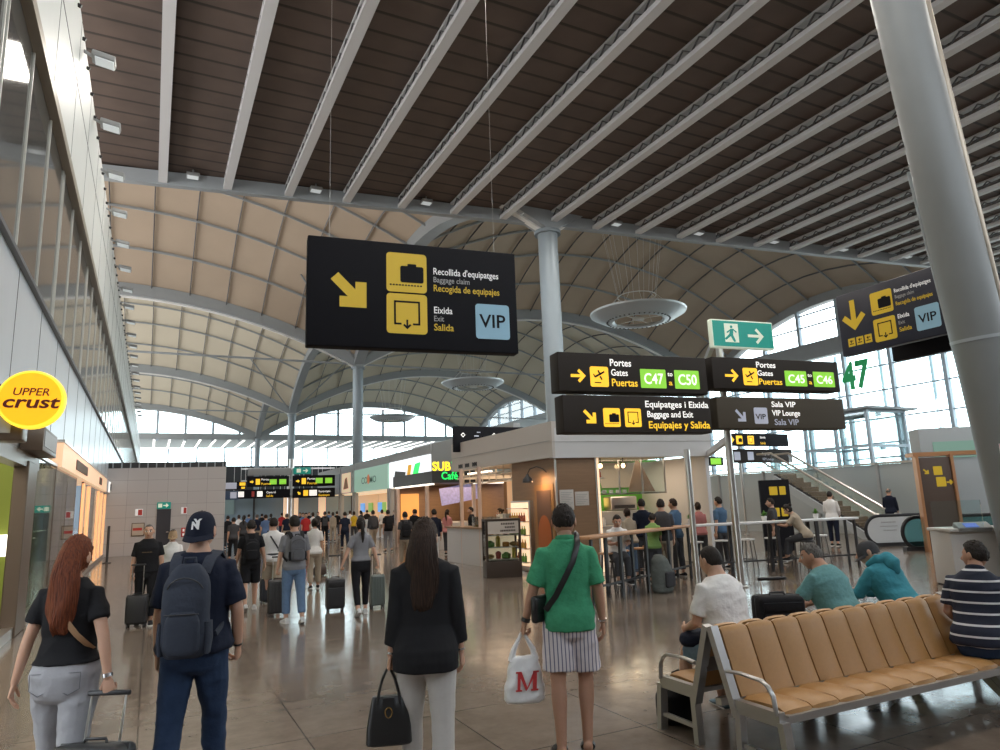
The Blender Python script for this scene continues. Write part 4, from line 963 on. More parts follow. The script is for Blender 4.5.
# ------------------------------------------------------------------ signs
M_sign = mat('sign_black', (.008, .008, .011), .65, spec=.15); M_signb = mat('sign_brown', (.030, .024, .020), .6, spec=.2); M_signg = mat('sign_olive', (.075, .062, .045), .6, spec=.2)
M_yel = mat('sign_yellow', (.62, .42, .02), .5, emit=.10, emit_col=(.9, .6, .02)); M_yel2 = mat('sign_yellow_lit', (.8, .48, .02), .5, emit=.75, emit_col=(1, .60, .03))
M_wht = mat('sign_white', (.75, .75, .75), .5, emit=.22, emit_col=(1, 1, 1)); M_wht2 = mat('sign_white_lit', (.8, .8, .8), .5, emit=.75, emit_col=(1, .95, .88)); M_gryt = mat('sign_grey_text', (.38, .38, .38), .5); M_blu = mat('sign_blue', (.24, .43, .55), .5, emit=.10, emit_col=(.35, .55, .7)); M_grn = mat('sign_green_lit', (.20, .55, .04), .5, emit=.55, emit_col=(.32, .75, .05)); M_exg = mat('exit_green', (.0, .26, .20), .4, emit=.22, emit_col=(0, .42, .33)); M_cream = mat('exit_cream', (.70, .76, .62), .5, emit=.30, emit_col=(.85, .95, .75)); M_lav = mat('sign_lavender', (.50, .52, .62), .5, emit=.2)
M_red = mat('sign_red', (.50, .04, .03), .45)
def sgn(name, label, cat, p0, yaw, w, h, t, body, group=None, back=0.0):
    """A sign box: its face lies through p0 (lower left corner of the face)."""
    n = Vector((-math.sin(yaw), math.cos(yaw), 0)); u = Vector((math.cos(yaw), math.sin(yaw), 0)); c = Vector(p0)+u*w/2
    R = thing(name, label, cat, (c.x, c.y, c.z), yaw, group)
    MB().box((0, t/2, h/2), (w, t, h), bev=min(.02, t*.2)).build('sign_box', body, R)
    return R, Face(Vector(p0), yaw, R)
def arrow2(cx, cy, L, deg, w):       # straight shaft with a chevron head of the same stroke, one outline
    a = math.radians(deg); c, s_ = math.cos(a), math.sin(a); h = L*.42; k = w*1.05; t = w/2; q = .707*k; xi = L/2-1.414*k-t
    P = [(-L/2, -t), (xi, -t), (L/2-h-q, -h+q), (L/2-h, -h), (L/2, 0), (L/2-h, h), (L/2-h-q, h-q), (xi, t), (-L/2, t)]
    return [[(cx+c*x-s_*y, cy+s_*x+c*y) for x, y in P]]
def baggage_icon(f, u, v, k, m=None, dark=None):     # yellow tile with a case on a belt
    m = m or M_yel; dark = dark or M_sign
    f.poly(rrect(u, v, k, k, k*.09), m, 'baggage_pictogram'); f.polys([rrect(u+k*.34, v+k*.25, k*.58, k*.42, k*.05), rrect(u+k*.52, v+k*.64, k*.22, k*.09, k*.02)]+[rect(u+k*(.08+.075*i), v+k*.16, k*.045, k*.035) for i in range(11)], dark, 'pictogram_mark', lift=.008)
def exit_icon(f, u, v, k, m=None, dark=None):        # yellow tile with an open frame and a down arrow
    m = m or M_yel; dark = dark or M_sign; t = k*.045
    f.poly(rrect(u, v, k, k, k*.09), m, 'exit_pictogram')
    f.polys([rect(u+k*.18, v+k*.82-t, k*.64, t), rect(u+k*.18, v+k*.22, t, k*.6), rect(u+k*.82-t, v+k*.22, t, k*.6), rect(u+k*.18, v+k*.22, k*.18, t), rect(u+k*.64, v+k*.22, k*.18, t)]+arrow2(u+k*.5, v+k*.23, k*.24, -90, k*.045), dark, 'pictogram_mark', lift=.008)
def plane_icon(f, u, v, k, m, dark):
    f.poly(rrect(u, v, k, k, k*.1), m, 'departure_pictogram')
    f.polys([[(u+k*.22, v+k*.52), (u+k*.28, v+k*.44), (u+k*.80, v+k*.72), (u+k*.76, v+k*.79)], [(u+k*.40, v+k*.80), (u+k*.48, v+k*.82), (u+k*.60, v+k*.60), (u+k*.52, v+k*.56)], [(u+k*.50, v+k*.50), (u+k*.58, v+k*.54), (u+k*.66, v+k*.36), (u+k*.60, v+k*.33)], [(u+k*.16, v+k*.62), (u+k*.20, v+k*.64), (u+k*.28, v+k*.50), (u+k*.23, v+k*.46)], rect(u+k*.22, v+k*.18, k*.36, k*.05)], dark, 'pictogram_mark', lift=.008)
# big black hanging sign
p0 = at_y(306, 345, 9.5); p1 = at_y(517, 251, 9.5); w, h = 3.24, 1.66
p0 = at_y(306, 345, 9.75)
R, f = sgn('hanging_sign', 'large black hanging sign with yellow arrow, baggage, exit and VIP panels', 'sign', (p0.x, 9.75, p0.z), math.radians(-7), w, h, .22, M_sign)
f.polys(arrow2(.62, .83, .66, -45, .155), M_yel, 'arrow')
baggage_icon(f, 1.15, .88, .62); exit_icon(f, 1.15, .235, .62)
f.text("Recollida d'equipatges", 1.87, 1.20, .15, M_wht, 1.06, .010); f.text('Baggage claim', 1.87, 1.075, .125, M_gryt, .58, .006); f.text('Recogida de equipajes', 1.87, .93, .15, M_yel, 1.07, .010)
f.text('Eixida', 1.87, .58, .15, M_wht, .29, .010); f.text('Exit', 1.87, .455, .125, M_gryt, .155, .006); f.text('Salida', 1.87, .31, .15, M_yel, .31, .010)
f.poly(rrect(2.54, .215, .56, .56, .05), M_blu, 'vip_panel'); f.text('VIP', 2.605, .40, .30, M_sign, .43, .012, lift=.010)
q = MB()
for x in (-1.3, 1.3): q.tube([(x, .1, h), (x, .1, ZR+.60-p0.z)], .002, 5)
q.build('hanging_wire', M_inox, R)
# sign post cluster with two rows of panels
Y0 = np.array([6.5, 10.3, 0]); YW = math.radians(-7)
def pl(px, py): return at_plane(px, py, Y0, YW)
def panel(pxl, pyt, pyb, pxr, label, body, t=.35):
    a = pl(pxl, pyb); b = pl(pxl, pyt); c = pl(pxr, (pyt+pyb)/2); w = (Vector((c.x, c.y, 0))-Vector((a.x, a.y, 0))).length
    R, f = sgn('directional_sign', label, 'sign', a, YW, w, b.z-a.z, t, body, 'directional sign panels on the steel posts'); f.w = w; f.h = b.z-a.z; return R, f
R, f = panel(559, 351.5, 391, 706.5, 'dark sign panel with Portes Gates Puertas and green C47 to C50', M_signb)
w, h = f.w, f.h
f.polys(arrow2(w*.125, h*.40, w*.095, 0, h*.075), M_yel2, 'arrow'); plane_icon(f, w*.20, h*.13, h*.52, M_yel2, M_sign)
f.text('Portes', w*.33, h*.68, h*.26, M_wht2, w*.14, .012); f.text('Gates', w*.335, h*.43, h*.24, M_wht2, w*.11, .010); f.text('Puertas', w*.335, h*.16, h*.27, M_yel2, w*.17, .012)
f.poly(rrect(w*.53, h*.13, w*.175, h*.50, .02), M_grn, 'gate_panel'); f.text('C47', w*.552, h*.24, h*.40, M_wht2, w*.13, .012, lift=.012); f.text('to', w*.718, h*.46, h*.17, M_wht2, w*.035, .01); f.text('a', w*.722, h*.22, h*.2, M_yel2, w*.025, .01); f.poly(rrect(w*.765, h*.13, w*.175, h*.50, .02), M_grn, 'gate_panel'); f.text('C50', w*.787, h*.24, h*.40, M_wht2, w*.13, .012, lift=.012)
R, f = panel(714, 356.5, 388.5, 838.5, 'dark sign panel with Portes Gates Puertas and green C45 to C46', M_signb)
w, h = f.w, f.h
f.polys(arrow2(w*.14, h*.42, w*.10, 0, h*.08), M_yel2, 'arrow'); plane_icon(f, w*.225, h*.13, h*.55, M_yel2, M_sign)
f.text('Portes', w*.33, h*.71, h*.26, M_wht2, w*.15, .012); f.text('Gates', w*.335, h*.45, h*.24, M_wht2, w*.12, .010); f.text('Puertas', w*.34, h*.17, h*.27, M_yel2, w*.18, .012)
f.poly(rrect(w*.55, h*.14, w*.175, h*.50, .02), M_grn, 'gate_panel'); f.text('C45', w*.572, h*.25, h*.38, M_wht2, w*.13, .012, lift=.012); f.text('to', w*.735, h*.46, h*.17, M_wht2, w*.035, .01); f.text('a', w*.74, h*.22, h*.2, M_yel2, w*.025, .01); f.poly(rrect(w*.78, h*.14, w*.175, h*.50, .02), M_grn, 'gate_panel'); f.text('C46', w*.802, h*.25, h*.38, M_wht2, w*.13, .012, lift=.012)
R, f = panel(564, 394.5, 433, 711, 'dark sign panel with Equipatges i Eixida, suitcase and exit tiles', M_signb)
w, h = f.w, f.h
f.polys(arrow2(w*.17, h*.42, w*.105, -45, h*.09), M_yel2, 'arrow'); baggage_icon(f, w*.255, h*.16, h*.50, M_yel2, M_sign); exit_icon(f, w*.395, h*.16, h*.50, M_yel2, M_sign)
f.text('Equipatges i Eixida', w*.535, h*.70, h*.25, M_wht2, w*.445, .012); f.text('Baggage and Exit', w*.545, h*.43, h*.24, M_wht2, w*.32, .010); f.text('Equipajes y Salida', w*.55, h*.13, h*.27, M_yel2, w*.43, .014)
R, f = panel(719, 396.5, 428.5, 844.5, 'olive brown sign panel with VIP tile and Sala VIP lettering', M_signg)
w, h = f.w, f.h
f.polys(arrow2(w*.17, h*.40, w*.10, -45, h*.09), M_lav, 'arrow'); f.poly(rrect(w*.27, h*.15, h*.52, h*.52, .03), M_lav, 'vip_panel'); f.text('VIP', w*.279, h*.30, h*.24, M_signb, w*.078, .010, lift=.012)
f.text('Sala VIP', w*.41, h*.70, h*.25, M_wht2, w*.19, .012); f.text('VIP Lounge', w*.41, h*.42, h*.25, M_wht2, w*.22, .012); f.text('Sala VIP', w*.42, h*.12, h*.27, M_lav, w*.19, .010)
a = pl(713, 347); b = pl(710.5, 318.5); c = pl(762.5, 348)
R, f = sgn('exit_sign', 'green emergency exit sign with running figure above the gate panels', 'sign', a, YW, 1.50, b.z-a.z, .12, M_cream)
w, h = 1.50, b.z-a.z
f.poly(rect(.03, .03, w-.06, h-.06), M_exg, 'green_field'); f.poly(rect(w*.20, h*.20, w*.22, h*.66), M_cream, 'doorway', lift=.009); f.polys(arrow2(w*.70, h*.46, w*.26, 0, h*.10), M_cream, 'arrow', lift=.009)
x, y, k = w*.31, h*.5, h*.9
f.polys([[(x+.03*math.cos(t), y+k*.27+.03*math.sin(t)) for t in np.linspace(0, 2*PI, 10)[:-1]], [(x-.03, y+k*.18), (x+.05, y+k*.20), (x+.03, y-k*.05), (x-.06, y-k*.03)], [(x+.03, y+k*.17), (x+.05, y+k*.19), (x+.13, y+k*.07), (x+.10, y+k*.05)], [(x-.03, y+k*.17), (x-.02, y+k*.13), (x-.10, y+k*.02), (x-.13, y+k*.05)], [(x-.05, y-k*.03), (x+.03, y-k*.05), (x+.09, y-k*.30), (x+.04, y-k*.32)], [(x-.06, y-k*.02), (x, y-k*.06), (x-.14, y-k*.25), (x-.18, y-k*.21)]], M_exg, 'running_figure', lift=.013)
posts = []; post_roots = []
for k, (px, py) in enumerate(((713, 559), (742, 587))):
    b = floor_at(px, py); 
    R = thing('sign_post', ['steel sign post, left of the pair under the gate panels', 'steel sign post, right of the pair nearest the bench'][k], 'post', b, 0, 'steel sign posts'); posts.append(b); post_roots.append(R)
    MB().tube([(0, 0, 0), (0, 0, 5.6)], .075, 20).build('post', M_inox, R); MB().lathe([(.16, 0), (.16, .02), (.08, .035)], n=24).build('foot_plate', M_inox, R)
b = floor_at(699, 597); R = thing('sign_post', 'thin steel post at the end of the bar rail', 'post', b, 0, 'steel sign posts'); MB().tube([(0, 0, 0), (0, 0, 2.75)], .055, 18).build('post', M_inox, R); MB().lathe([(.12, 0), (.12, .02), (.06, .03)], n=24).build('foot_plate', M_inox, R)
q = MB(); a, b = posts
for z in (3.02, 4.75, 5.35): q.bar((a.x, a.y, z), (b.x, b.y, z), .10, .14)
wbuild(q, 'crossbar', M_inox, post_roots[1], False)
# angled sign beside the leaning column
a = at_x(843, 357, 15); b = at_x(835, 297, 15); c = at_x(948, 341, 15)
YS = -PI/2
w, h = a.y-8.3, 1.53
R, f = sgn('hanging_sign', 'dark blue angled hanging sign with yellow down arrow beside the leaning column', 'sign', (15, a.y, a.z), YS, w, h, .2, mat('sign_navy', (.012, .013, .028), .35))
f.polys(arrow2(.42, h*.62, .75, -90, .13), M_yel, 'arrow')
for i in range(3):
    f.poly(rect(.20+.22*i, h*.13, .18, .20), M_yel, 'service_pictogram'); f.polys([rect(.235+.22*i, h*.13+.05, .11, .02), rect(.27+.22*i, h*.13+.08, .02, .08), rect(.25+.22*i, h*.13+.12, .09, .02)], M_sign, 'pictogram_mark', lift=.008)
baggage_icon(f, .90, h*.52, .54); exit_icon(f, .90, h*.10, .54)
f.text("Recollida d'equipatges", 1.50, h*.78, .13, M_wht, .84, .01); f.text('Baggage claim', 1.50, h*.69, .11, M_gryt, .45, .006); f.text('Recogida de equipajes', 1.50, h*.58, .13, M_yel, .84, .01)
f.text('Eixida', 1.50, h*.38, .14, M_wht, .27, .01); f.text('Exit', 1.50, h*.29, .11, M_gryt, .15, .006); f.text('Salida', 1.50, h*.18, .14, M_yel, .29, .01)
f.poly(rrect(1.90, h*.12, .54, .54, .05), M_blu, 'vip_panel'); f.text('VIP', 1.97, h*.12+.17, .27, M_sign, .40, .012, lift=.01)
MB().box((.0, 1.05, h*.42), (w, 1.9, .08)).build('lower_panel', M_sign, R, smooth=False)
q = MB(); q.box((0, 2.0, h/2), (w, .18, h), bev=.02); q.build('rear_box', M_sign, R)
bp = at_y(955, 352, 7.9); q = MB(); t0 = at_y(925, 235, 7.9); t1 = at_y(985, 470, 7.9); dd = (t0-t1).normalized()
R = thing('sign_pole', 'slim grey pole standing in front of the leaning column', 'pole', (t1-dd*(t1.z/dd.z)))
MB().tube([(0, 0, 0), dd*(8.2/dd.z)], .045, 14).build('pole', M_steel, R)
# red fire sign on the column and round red sign
z = at_y(987, 450, 6.6).z; cc = on(z)
CN = Vector((-.87, -.49, 0)); R = thing('fire_sign', 'red fire equipment sign with white pictogram on the leaning column', 'sign', cc+CN*.462+Vector((0, 0, -.16)), math.radians(-60.6))
MB().box((0, 0, .16), (.20, .02, .30)).build('plate', M_wht, R); MB().box((0, -.012, .16), (.18, .006, .28)).build('red_field', M_red, R)
q = MB(); q.box((-.045, -.018, .22), (.05, .006, .09)); q.ell((-.05, -.018, .27), (.02, .004, .02)); q.box((.04, -.018, .15), (.035, .006, .18)); q.box((-.03, -.018, .13), (.05, .006, .03)); q.build('pictogram', M_wht, R)
# far pair of signs behind the posts, and the green 47 on the glass
def flat(name, label, pts, yv, body, group=None, t=.12, yaw=0.0):
    (xl, yt), (xr, yb) = pts; a = at_y(xl, yb, yv); b = at_y(xl, yt, yv); c = at_y(xr, yb, yv)
    R, f = sgn(name, label, 'sign', a, yaw, c.x-a.x, b.z-a.z, t, body, group); f.w, f.h = c.x-a.x, b.z-a.z; return R, f
R, f = flat('directional_sign', 'small far black sign with yellow arrow and tiles, upper one behind the posts', ((727, 433), (789, 446)), 24, M_sign)
w, h = f.w, f.h; f.polys(arrow2(w*.07, h*.5, w*.10, 0, h*.12), M_yel2, 'arrow'); baggage_icon(f, w*.15, h*.15, h*.66, M_yel2, M_sign); exit_icon(f, w*.33, h*.15, h*.66, M_yel2, M_sign); f.text('Eixida', w*.53, h*.62, h*.25, M_wht2); f.text('Salida', w*.53, h*.16, h*.25, M_yel2)
R, f = flat('directional_sign', 'small far dark sign with grey tiles, lower one behind the posts', ((728, 449), (793, 463)), 24.5, M_signb)
w, h = f.w, f.h; f.poly(rrect(w*.1, h*.2, h*.6, h*.6, .03), M_lav, 'pictogram'); f.poly(rrect(w*.3, h*.2, h*.6, h*.6, .03), M_lav, 'pictogram'); f.text('Sala VIP', w*.52, h*.55, h*.26, M_wht2); f.text('VIP Lounge', w*.52, h*.18, h*.26, M_lav)
R, f = flat('directional_sign', 'small far black sign with green gate number left of the posts', ((691, 457), (724, 466)), 23, M_sign)
w, h = f.w, f.h; f.poly(rect(w*.06, h*.2, w*.25, h*.6), M_yel2, 'pictogram'); f.poly(rect(w*.60, h*.15, w*.32, h*.7), M_grn, 'gate_panel')
for k_, px_ in enumerate((733, 744)):
    b = at_y(px_, 500, 24.75); t_ = thing('sign_post', ['slim far post left under the small far signs', 'slim far post right under the small far signs'][k_], 'post', (b.x, b.y, 0), 0, 'steel sign posts'); MB().tube([(0, 0, 0), (0, 0, 4.4)], .06, 12).build('post', M_inox, t_); MB().lathe([(.13, 0), (.13, .02), (.06, .03)], n=20).build('foot_plate', M_inox, t_)
a = at_x(844, 390, X2-.4)
R = thing('gate_number', 'large green number 47 on the glazed facade', 'sign', (a.x, a.y, a.z), -PI/2)
f = Face((X2-.4, a.y, a.z), -PI/2, R); f.text('47', 0, 0, 3.9, mat('green_number', (.02, .42, .13), .5, emit=.15), 3.3, .035, lift=.02)
# ------------------------------------------------------------------ back-to-back bench
M_seat = mat('caramel_leather', (.37, .195, .068), .42, 0, .10, 40, bump=.10, bump_scale=160)
M_alu = mat('bench_aluminium', (.42, .41, .40), .35, .85)
M_seam = mat('seam_dark', (.10, .04, .012), .7)
BX0, BY, BYAW, PITCH, NP = 3.84, 4.20, math.radians(-1.0), .268, 15
BR = thing('bench', 'long back-to-back bench with caramel seats and aluminium frame', 'bench', (BX0, BY, 0), BYAW)
def seat_panel(k, sd, name):
    x0, x1 = .03+PITCH*k, .03+PITCH*(k+1)-.012; n = 10; prof = []
    if name == 'seat_panel': P = [(-.225, .425), (-.34, .440), (-.48, .445), (-.56, .440), (-.605, .420), (-.615, .385)]
    else: P = [(-.225, .43), (-.19, .52), (-.155, .62), (-.118, .73), (-.085, .83), (-.070, .865), (-.045, .880), (-.018, .872)]
    q = MB(); vs = []; t = .045
    Pv = [Vector((0, y, z)) for y, z in P]; N = len(Pv); xs = [0, .15, .5, .85, 1]; bul = [-.012, .004, .008, .004, -.012]
    for i, p in enumerate(Pv):
        tn = (Pv[min(i+1, N-1)]-Pv[max(i-1, 0)]).normalized(); nn = Vector((0, -tn.z, tn.y)); nn = nn if (nn.z > 0 or nn.y < 0) else -nn
        if name == 'seat_panel' and nn.z < 0 and i < 4: nn = -nn
        for a, b in zip(xs, bul):
            v = p+nn*b; vs.append((x0+(x1-x0)*a, v.y, v.z))
        for a in reversed(xs):
            v = p-nn*t; vs.append((x0+(x1-x0)*a, v.y, v.z))
    m_ = 10
    q.add(vs, [(i*m_+k_, i*m_+(k_+1) % m_, (i+1)*m_+(k_+1) % m_, (i+1)*m_+k_) for i in range(N-1) for k_ in range(m_)]+[tuple(range(m_-1, -1, -1)), tuple((N-1)*m_+k_ for k_ in range(m_))])
    if sd > 0: q.v = [(x, -y, z) for x, y, z in q.v]; q.f = [tuple(reversed(f_)) for f_ in q.f]
    return q.build(name, M_seat, BR)
for sd in (-1, 1):
    for k in range(NP):
        seat_panel(k, sd, 'seat_panel'); seat_panel(k, sd, 'back_panel')
LB = PITCH*NP+.06
q = MB()
for sd in (-1, 1):
    q.box((LB/2, sd*.60, .365), (LB, .035, .05)); q.box((LB/2, sd*.30, .37), (LB, .05, .06)); q.box((LB/2, sd*.11, .60), (LB, .02, .12))
    q.box((LB/2, sd*.42, .392), (LB-.04, .44, .012))
q.build('rail_frame', M_alu, BR, smooth=False)
def end_frame(x, full=True):
    q = MB()
    for sd in (-1, 1):
        q.bar((x, sd*.02, .885), (x, sd*.225, .30), .055, .07, (1, 0, 0)); 
        q.bar((x, sd*.20, .375), (x, sd*.62, .375), .055, .09)
    return q.build('end_frame', M_alu, BR, smooth=False)
def armrest(x, sd):
    q = MB(); q.tube([(x, sd*.17, .60), (x, sd*.30, .612), (x, sd*.50, .600), (x, sd*.55, .575), (x, sd*.59, .52), (x, sd*.605, .40)], .013, 10, True, .020, up=(1, 0, 0)); q.build('armrest', M_alu, BR)
for x in (-.02, 2.78, LB+.02):
    end_frame(x)
    for sd in (-1, 1): armrest(x-.03, sd)
for x in (-.02, LB+.02):
    for sd in (-1, 1):
        q = MB(); q.bar((x, sd*.63, .36), (x, sd*.665, 0.0), .05, .07, (1, 0, 0)); q.build('leg', M_alu, BR, smooth=False)
        q = MB(); q.bar((x, sd*.235, .36), (x, sd*.225, 0.0), .05, .06, (1, 0, 0)); q.build('leg', M_alu, BR, smooth=False)
for x in (2.78,):
    for sd in (-1, 1):
        q = MB(); q.bar((x, sd*.12, .36), (x, sd*.45, .05), .06, .07, (1, 0, 0)); q.bar((x, sd*.40, .03), (x, sd*.62, .03), .07, .05); q.bar((x, sd*.45, .05), (x, sd*.30, .33), .05, .05, (1, 0, 0)); q.build('leg', M_alu, BR, smooth=False)
q = MB()
for x in (-.02,): 
    q.bar((x, -.63, .12), (x, -.235, .12), .03, .03); q.bar((x, .235, .12), (x, .65, .12), .03, .03)
q.build('foot_brace', M_alu, BR, smooth=False)
q = MB(); q.box((.7, 0, .33), (.55, .12, .08)); q.box((LB/2, 0, .35), (LB, .06, .05)); q.build('power_box', M_alu, BR, smooth=False)
# ------------------------------------------------------------------ left shops under the cladding
M_bronze = mat('bronze_frame', (.16, .12, .09), .35, .6); M_olive = mat('olive_green_wall', (.20, .24, .03), .6, emit=.05); M_warm = mat('warm_lit_panel', (.80, .55, .36), .5, emit=.55, emit_col=(1, .66, .42)); M_warm2 = mat('lit_white_strip', (1, .97, .9), .4, emit=1.8, emit_col=(1, .93, .80)); M_gtile = mat('dark_interior', (.10, .09, .085), .5)
M_shopwall = mat('shop_interior_wall', (.42, .36, .30), .6)
ins = MB()
ins.box((-5.6, 11.0, 1.9), (.1, 12, 3.8)); 
o = struct(ins.build('wall_left_shop', M_olive, smooth=False), 'olive green back wall inside the near left shop', 'wall')
struct(MB().box((-3.9, 11.0, 3.62), (3.3, 12, .1)).build('ceiling_shop', M_warm2, smooth=False), 'glowing ceiling panel of the near left shop', 'ceiling')
struct(MB().box((-3.8, 17.0, 1.8), (3.6, .12, 3.6)).build('wall_left_shop_divider', M_olive, smooth=False), 'olive green side wall of the near left shop', 'wall')
struct(MB().box((-6.2, 28.0, 1.9), (.1, 24, 3.8)).build('wall_left_store', M_shopwall, smooth=False), 'warm back wall inside the second left shop', 'wall')
struct(MB().box((-4.1, 28.0, 3.45), (4.2, 22, .1)).build('ceiling_store', mat('store_ceiling', (.6, .5, .4), .6, emit=.5, emit_col=(1, .7, .45)), smooth=False), 'warm lit ceiling of the second left shop', 'ceiling')
area_light('left_shop_lamp', (-3.8, 11, 3.3), 2.5, 60, (1, .93, .8), sizey=8); area_light('left_store_lamp', (-4.0, 26, 3.3), 3, 300, (1, .72, .45), sizey=16)
# lit white band and shelf in the near shop
MBs = MB().box((-3.82, 16.85, 1.38), (3.4, .06, .42)).build('light_band', M_warm2, smooth=False); tag(MBs, 'glowing white band across the green side wall of the left shop', 'light')
t = thing('shop_counter', 'dark shop counter inside the green left shop', 'counter', (-3.6, 12.5, 0)); MB().box((0, 0, .5), (.9, 3.4, 1.0), bev=.02).build('body', M_gtile, t); MB().box((0, 0, 1.03), (1.0, 3.5, .06), bev=.01).build('worktop', M_bronze, t)
# near shop frame
t = thing('shop', 'bronze framed opening of the near left shop with green inside', 'shop front', (WX, 9.5, 0))
MB().box((-.05, .7, 2.85), (.22, 10.4, .22)).build('header', M_bronze, t, smooth=False)
MB().box((-.08, .7, 3.28), (.12, 10.4, .62)).build('header_panel', mat('header_grey', (.50, .51, .52), .3, .5), t, smooth=False)
MB().box((-.02, 5.0, 1.42), (.22, 1.0, 2.84), bev=.02).build('post', M_bronze, t, smooth=False)
MB().box((-.02, .0, .08), (.16, 9, .16)).build('plinth', M_inox, t, smooth=False)
# round lit sign with its bracket
c = at_y(32, 400, 8.0)
t = thing('round_sign', 'round glowing yellow sign with red brown lettering on the left wall', 'sign', c, math.radians(-4))
M_ysign = mat('glowing_yellow', (.9, .5, .01), .35, emit=.85, emit_col=(1, .47, .010)); M_yrim = mat('glowing_rim', (1, .72, .05), .35, emit=1.2, emit_col=(1, .66, .04))
RY_ = Matrix.Rotation(PI/2, 3, 'X'); r = .285
MB().lathe([(r*.9, -.06), (r, -.045), (r, .04), (r*.97, .055), (r*.90, .058)], n=48, M=RY_).build('rim', M_yrim, t)
MB().lathe([(r*.91, .0), (r*.91, .064)], n=48, M=RY_).build('sign_face', M_ysign, t)
f = Face((c.x, c.y-.066, c.z), 0, t); M_redbr = mat('red_brown_letter', (.16, .018, .012), .5)
f = Face(Vector(c)+Vector((math.sin(math.radians(-4)), -math.cos(math.radians(-4)), 0))*.066, math.radians(-4), t)
f.text('UPPER', 0, .035, .105, M_redbr, .30, .010, align='CENTER', shear=.18); f.text('crust', 0, -.085, .17, M_redbr, .47, .022, align='CENTER', shear=.18)
t2 = thing('sign_bracket', 'dark box bracket carrying the round sign on the left wall', 'bracket', (WX, 8.15, c.z)); MB().box((.35, .06, -.22), (.9, .3, .34), bev=.02).build('box', M_bronze, t2); MB().box((.35, -.10, -.22), (.7, .02, .2)).build('lit_panel', M_gryt, t2); MB().box((.28, .03, .05), (.56, .14, .26)).build('mount', M_dark, t2)
# second sign box next to it
a = at_x(40, 440, WX+.25)
t = thing('blade_sign', 'grey box sign with pale lettering below the round sign', 'sign', (WX, 14.4, 2.98), 0); MB().box((.16, 0, .19), (.32, 1.8, .40), bev=.015).build('sign_box', M_bronze, t); MB().box((.325, 0, .2), (.01, 1.6, .26)).build('panel', M_gryt, t)
# glass panels, second shop front
t = thing('glass_screen', 'greenish glass screen between the two left shops', 'screen', (WX, 16.9, 0)); MB().box((0, .05, 1.5), (.03, 2.7, 3.0)).build('pane', glass_mat('green_glass', (.62, .70, .62), .16), t, smooth=False); MB().box((0, .05, .08), (.1, 3.0, .16)).build('plinth', M_inox, t, smooth=False)
MB().box((0, .05, 3.03), (.1, 3.0, .06)).build('top_rail', M_inox, t, smooth=False)
MB().box((-.35, -.75, 1.1), (.05, .35, 1.7)).build('lit_strip', M_warm2, t, smooth=False)
t = thing('shop', 'long glass fronted shop on the left under a lit orange sign band', 'shop front', (WX, 18.4, 0))
MB().box((.02, 9.0, 3.28), (.2, 18.0, .54)).build('sign_band', M_warm, t, smooth=False); MB().box((.02, 19.6, 3.28), (.2, 3.1, .54)).build('grey_band', M_lpanel, t, smooth=False)
MB().box((.06, 20.3, 3.28), (.2, 1.5, .48)).build('white_band', M_wht2, t, smooth=False)
MB().box((.02, 9.0, 3.585), (.26, 18.2, .06)).build('band_cap', M_inox, t, smooth=False)
for y0, l in ((3.2, 3.6), (12.8, 1.3)): MB().box((.13, y0+l/2, 3.27), (.03, l, .26)).build('band_lettering_plate', mat('brown_letter', (.16, .09, .05), .6), t, smooth=False)
MB().box((.17, 20.4, 3.28), (.06, .5, .3)).build('band_mark', M_dark, t, smooth=False)
MB().box((0, 11, .08), (.14, 21.5, .16)).build('plinth', M_inox, t, smooth=False)
for k in range(9):
    y = .1+2.45*k
    MB().box((-.02, y, 1.5), (.06, .08, 3.0)).build('mullion', M_bronze, t, smooth=False)
    if k not in (2, 8): MB().box((0, y+1.2, 1.55), (.025, 2.3, 2.9)).build('pane', M_gglass if k < 2 else M_glass, t, smooth=False)
for k, y in enumerate((7.2, 9.6, 14.6, 16.8, 19.4)): MB().box((.03, y, 1.55), (.05, .5, 2.75)).build('lit_display', mat('orange_lit', (.85, .45, .2), .5, emit=.7, emit_col=(1, .52, .24)), t, smooth=False)
for k, y in enumerate((4.4, 6.0)): MB().box((-.35, y, 1.2), (.1, .7, 2.4)).build('brown_display', M_bronze, t, smooth=False)
fx = thing('fire_extinguisher', 'black post standing at the far end of the left shops', 'post', (WX+.45, 33.5, 0)); fx.name = 'barrier_post'; MB().tube([(0, 0, 0), (0, 0, 1.5)], .05, 10).build('post', M_dark, fx); MB().lathe([(.16, 0), (.16, .03), (.05, .04)], n=16).build('base', M_dark, fx)
# grey tiled end wall with door and signs
def tile_mat():
    m = bpy.data.materials.new('grey_tiles'); m.use_nodes = True; n = m.node_tree.nodes; l = m.node_tree.links; b = n['Principled BSDF']
    t = n.new('ShaderNodeTexCoord'); mp = n.new('ShaderNodeMapping'); mp.inputs['Rotation'].default_value = (PI/2, 0, 0); l.new(t.outputs['Object'], mp.inputs[0])
    br = n.new('ShaderNodeTexBrick'); br.offset = 0; br.inputs['Scale'].default_value = 1; br.inputs['Brick Width'].default_value = .9; br.inputs['Row Height'].default_value = .6; br.inputs['Mortar Size'].default_value = .008
    br.inputs['Color1'].default_value = (.47, .44, .43, 1); br.inputs['Color2'].default_value = (.50, .47, .455, 1); br.inputs['Mortar'].default_value = (.30, .28, .27, 1); l.new(mp.outputs[0], br.inputs[0]); l.new(br.outputs[0], b.inputs['Base Color']); b.inputs['Roughness'].default_value = .45; return m
EY = math.radians(-7); E0 = Vector((WX, 38.8, 0)); EL = 5.35
eu = Vector((math.cos(EY), math.sin(EY), 0)); en = Vector((math.sin(EY), -math.cos(EY), 0))
er = Matrix.Rotation(EY, 3, 'Z')
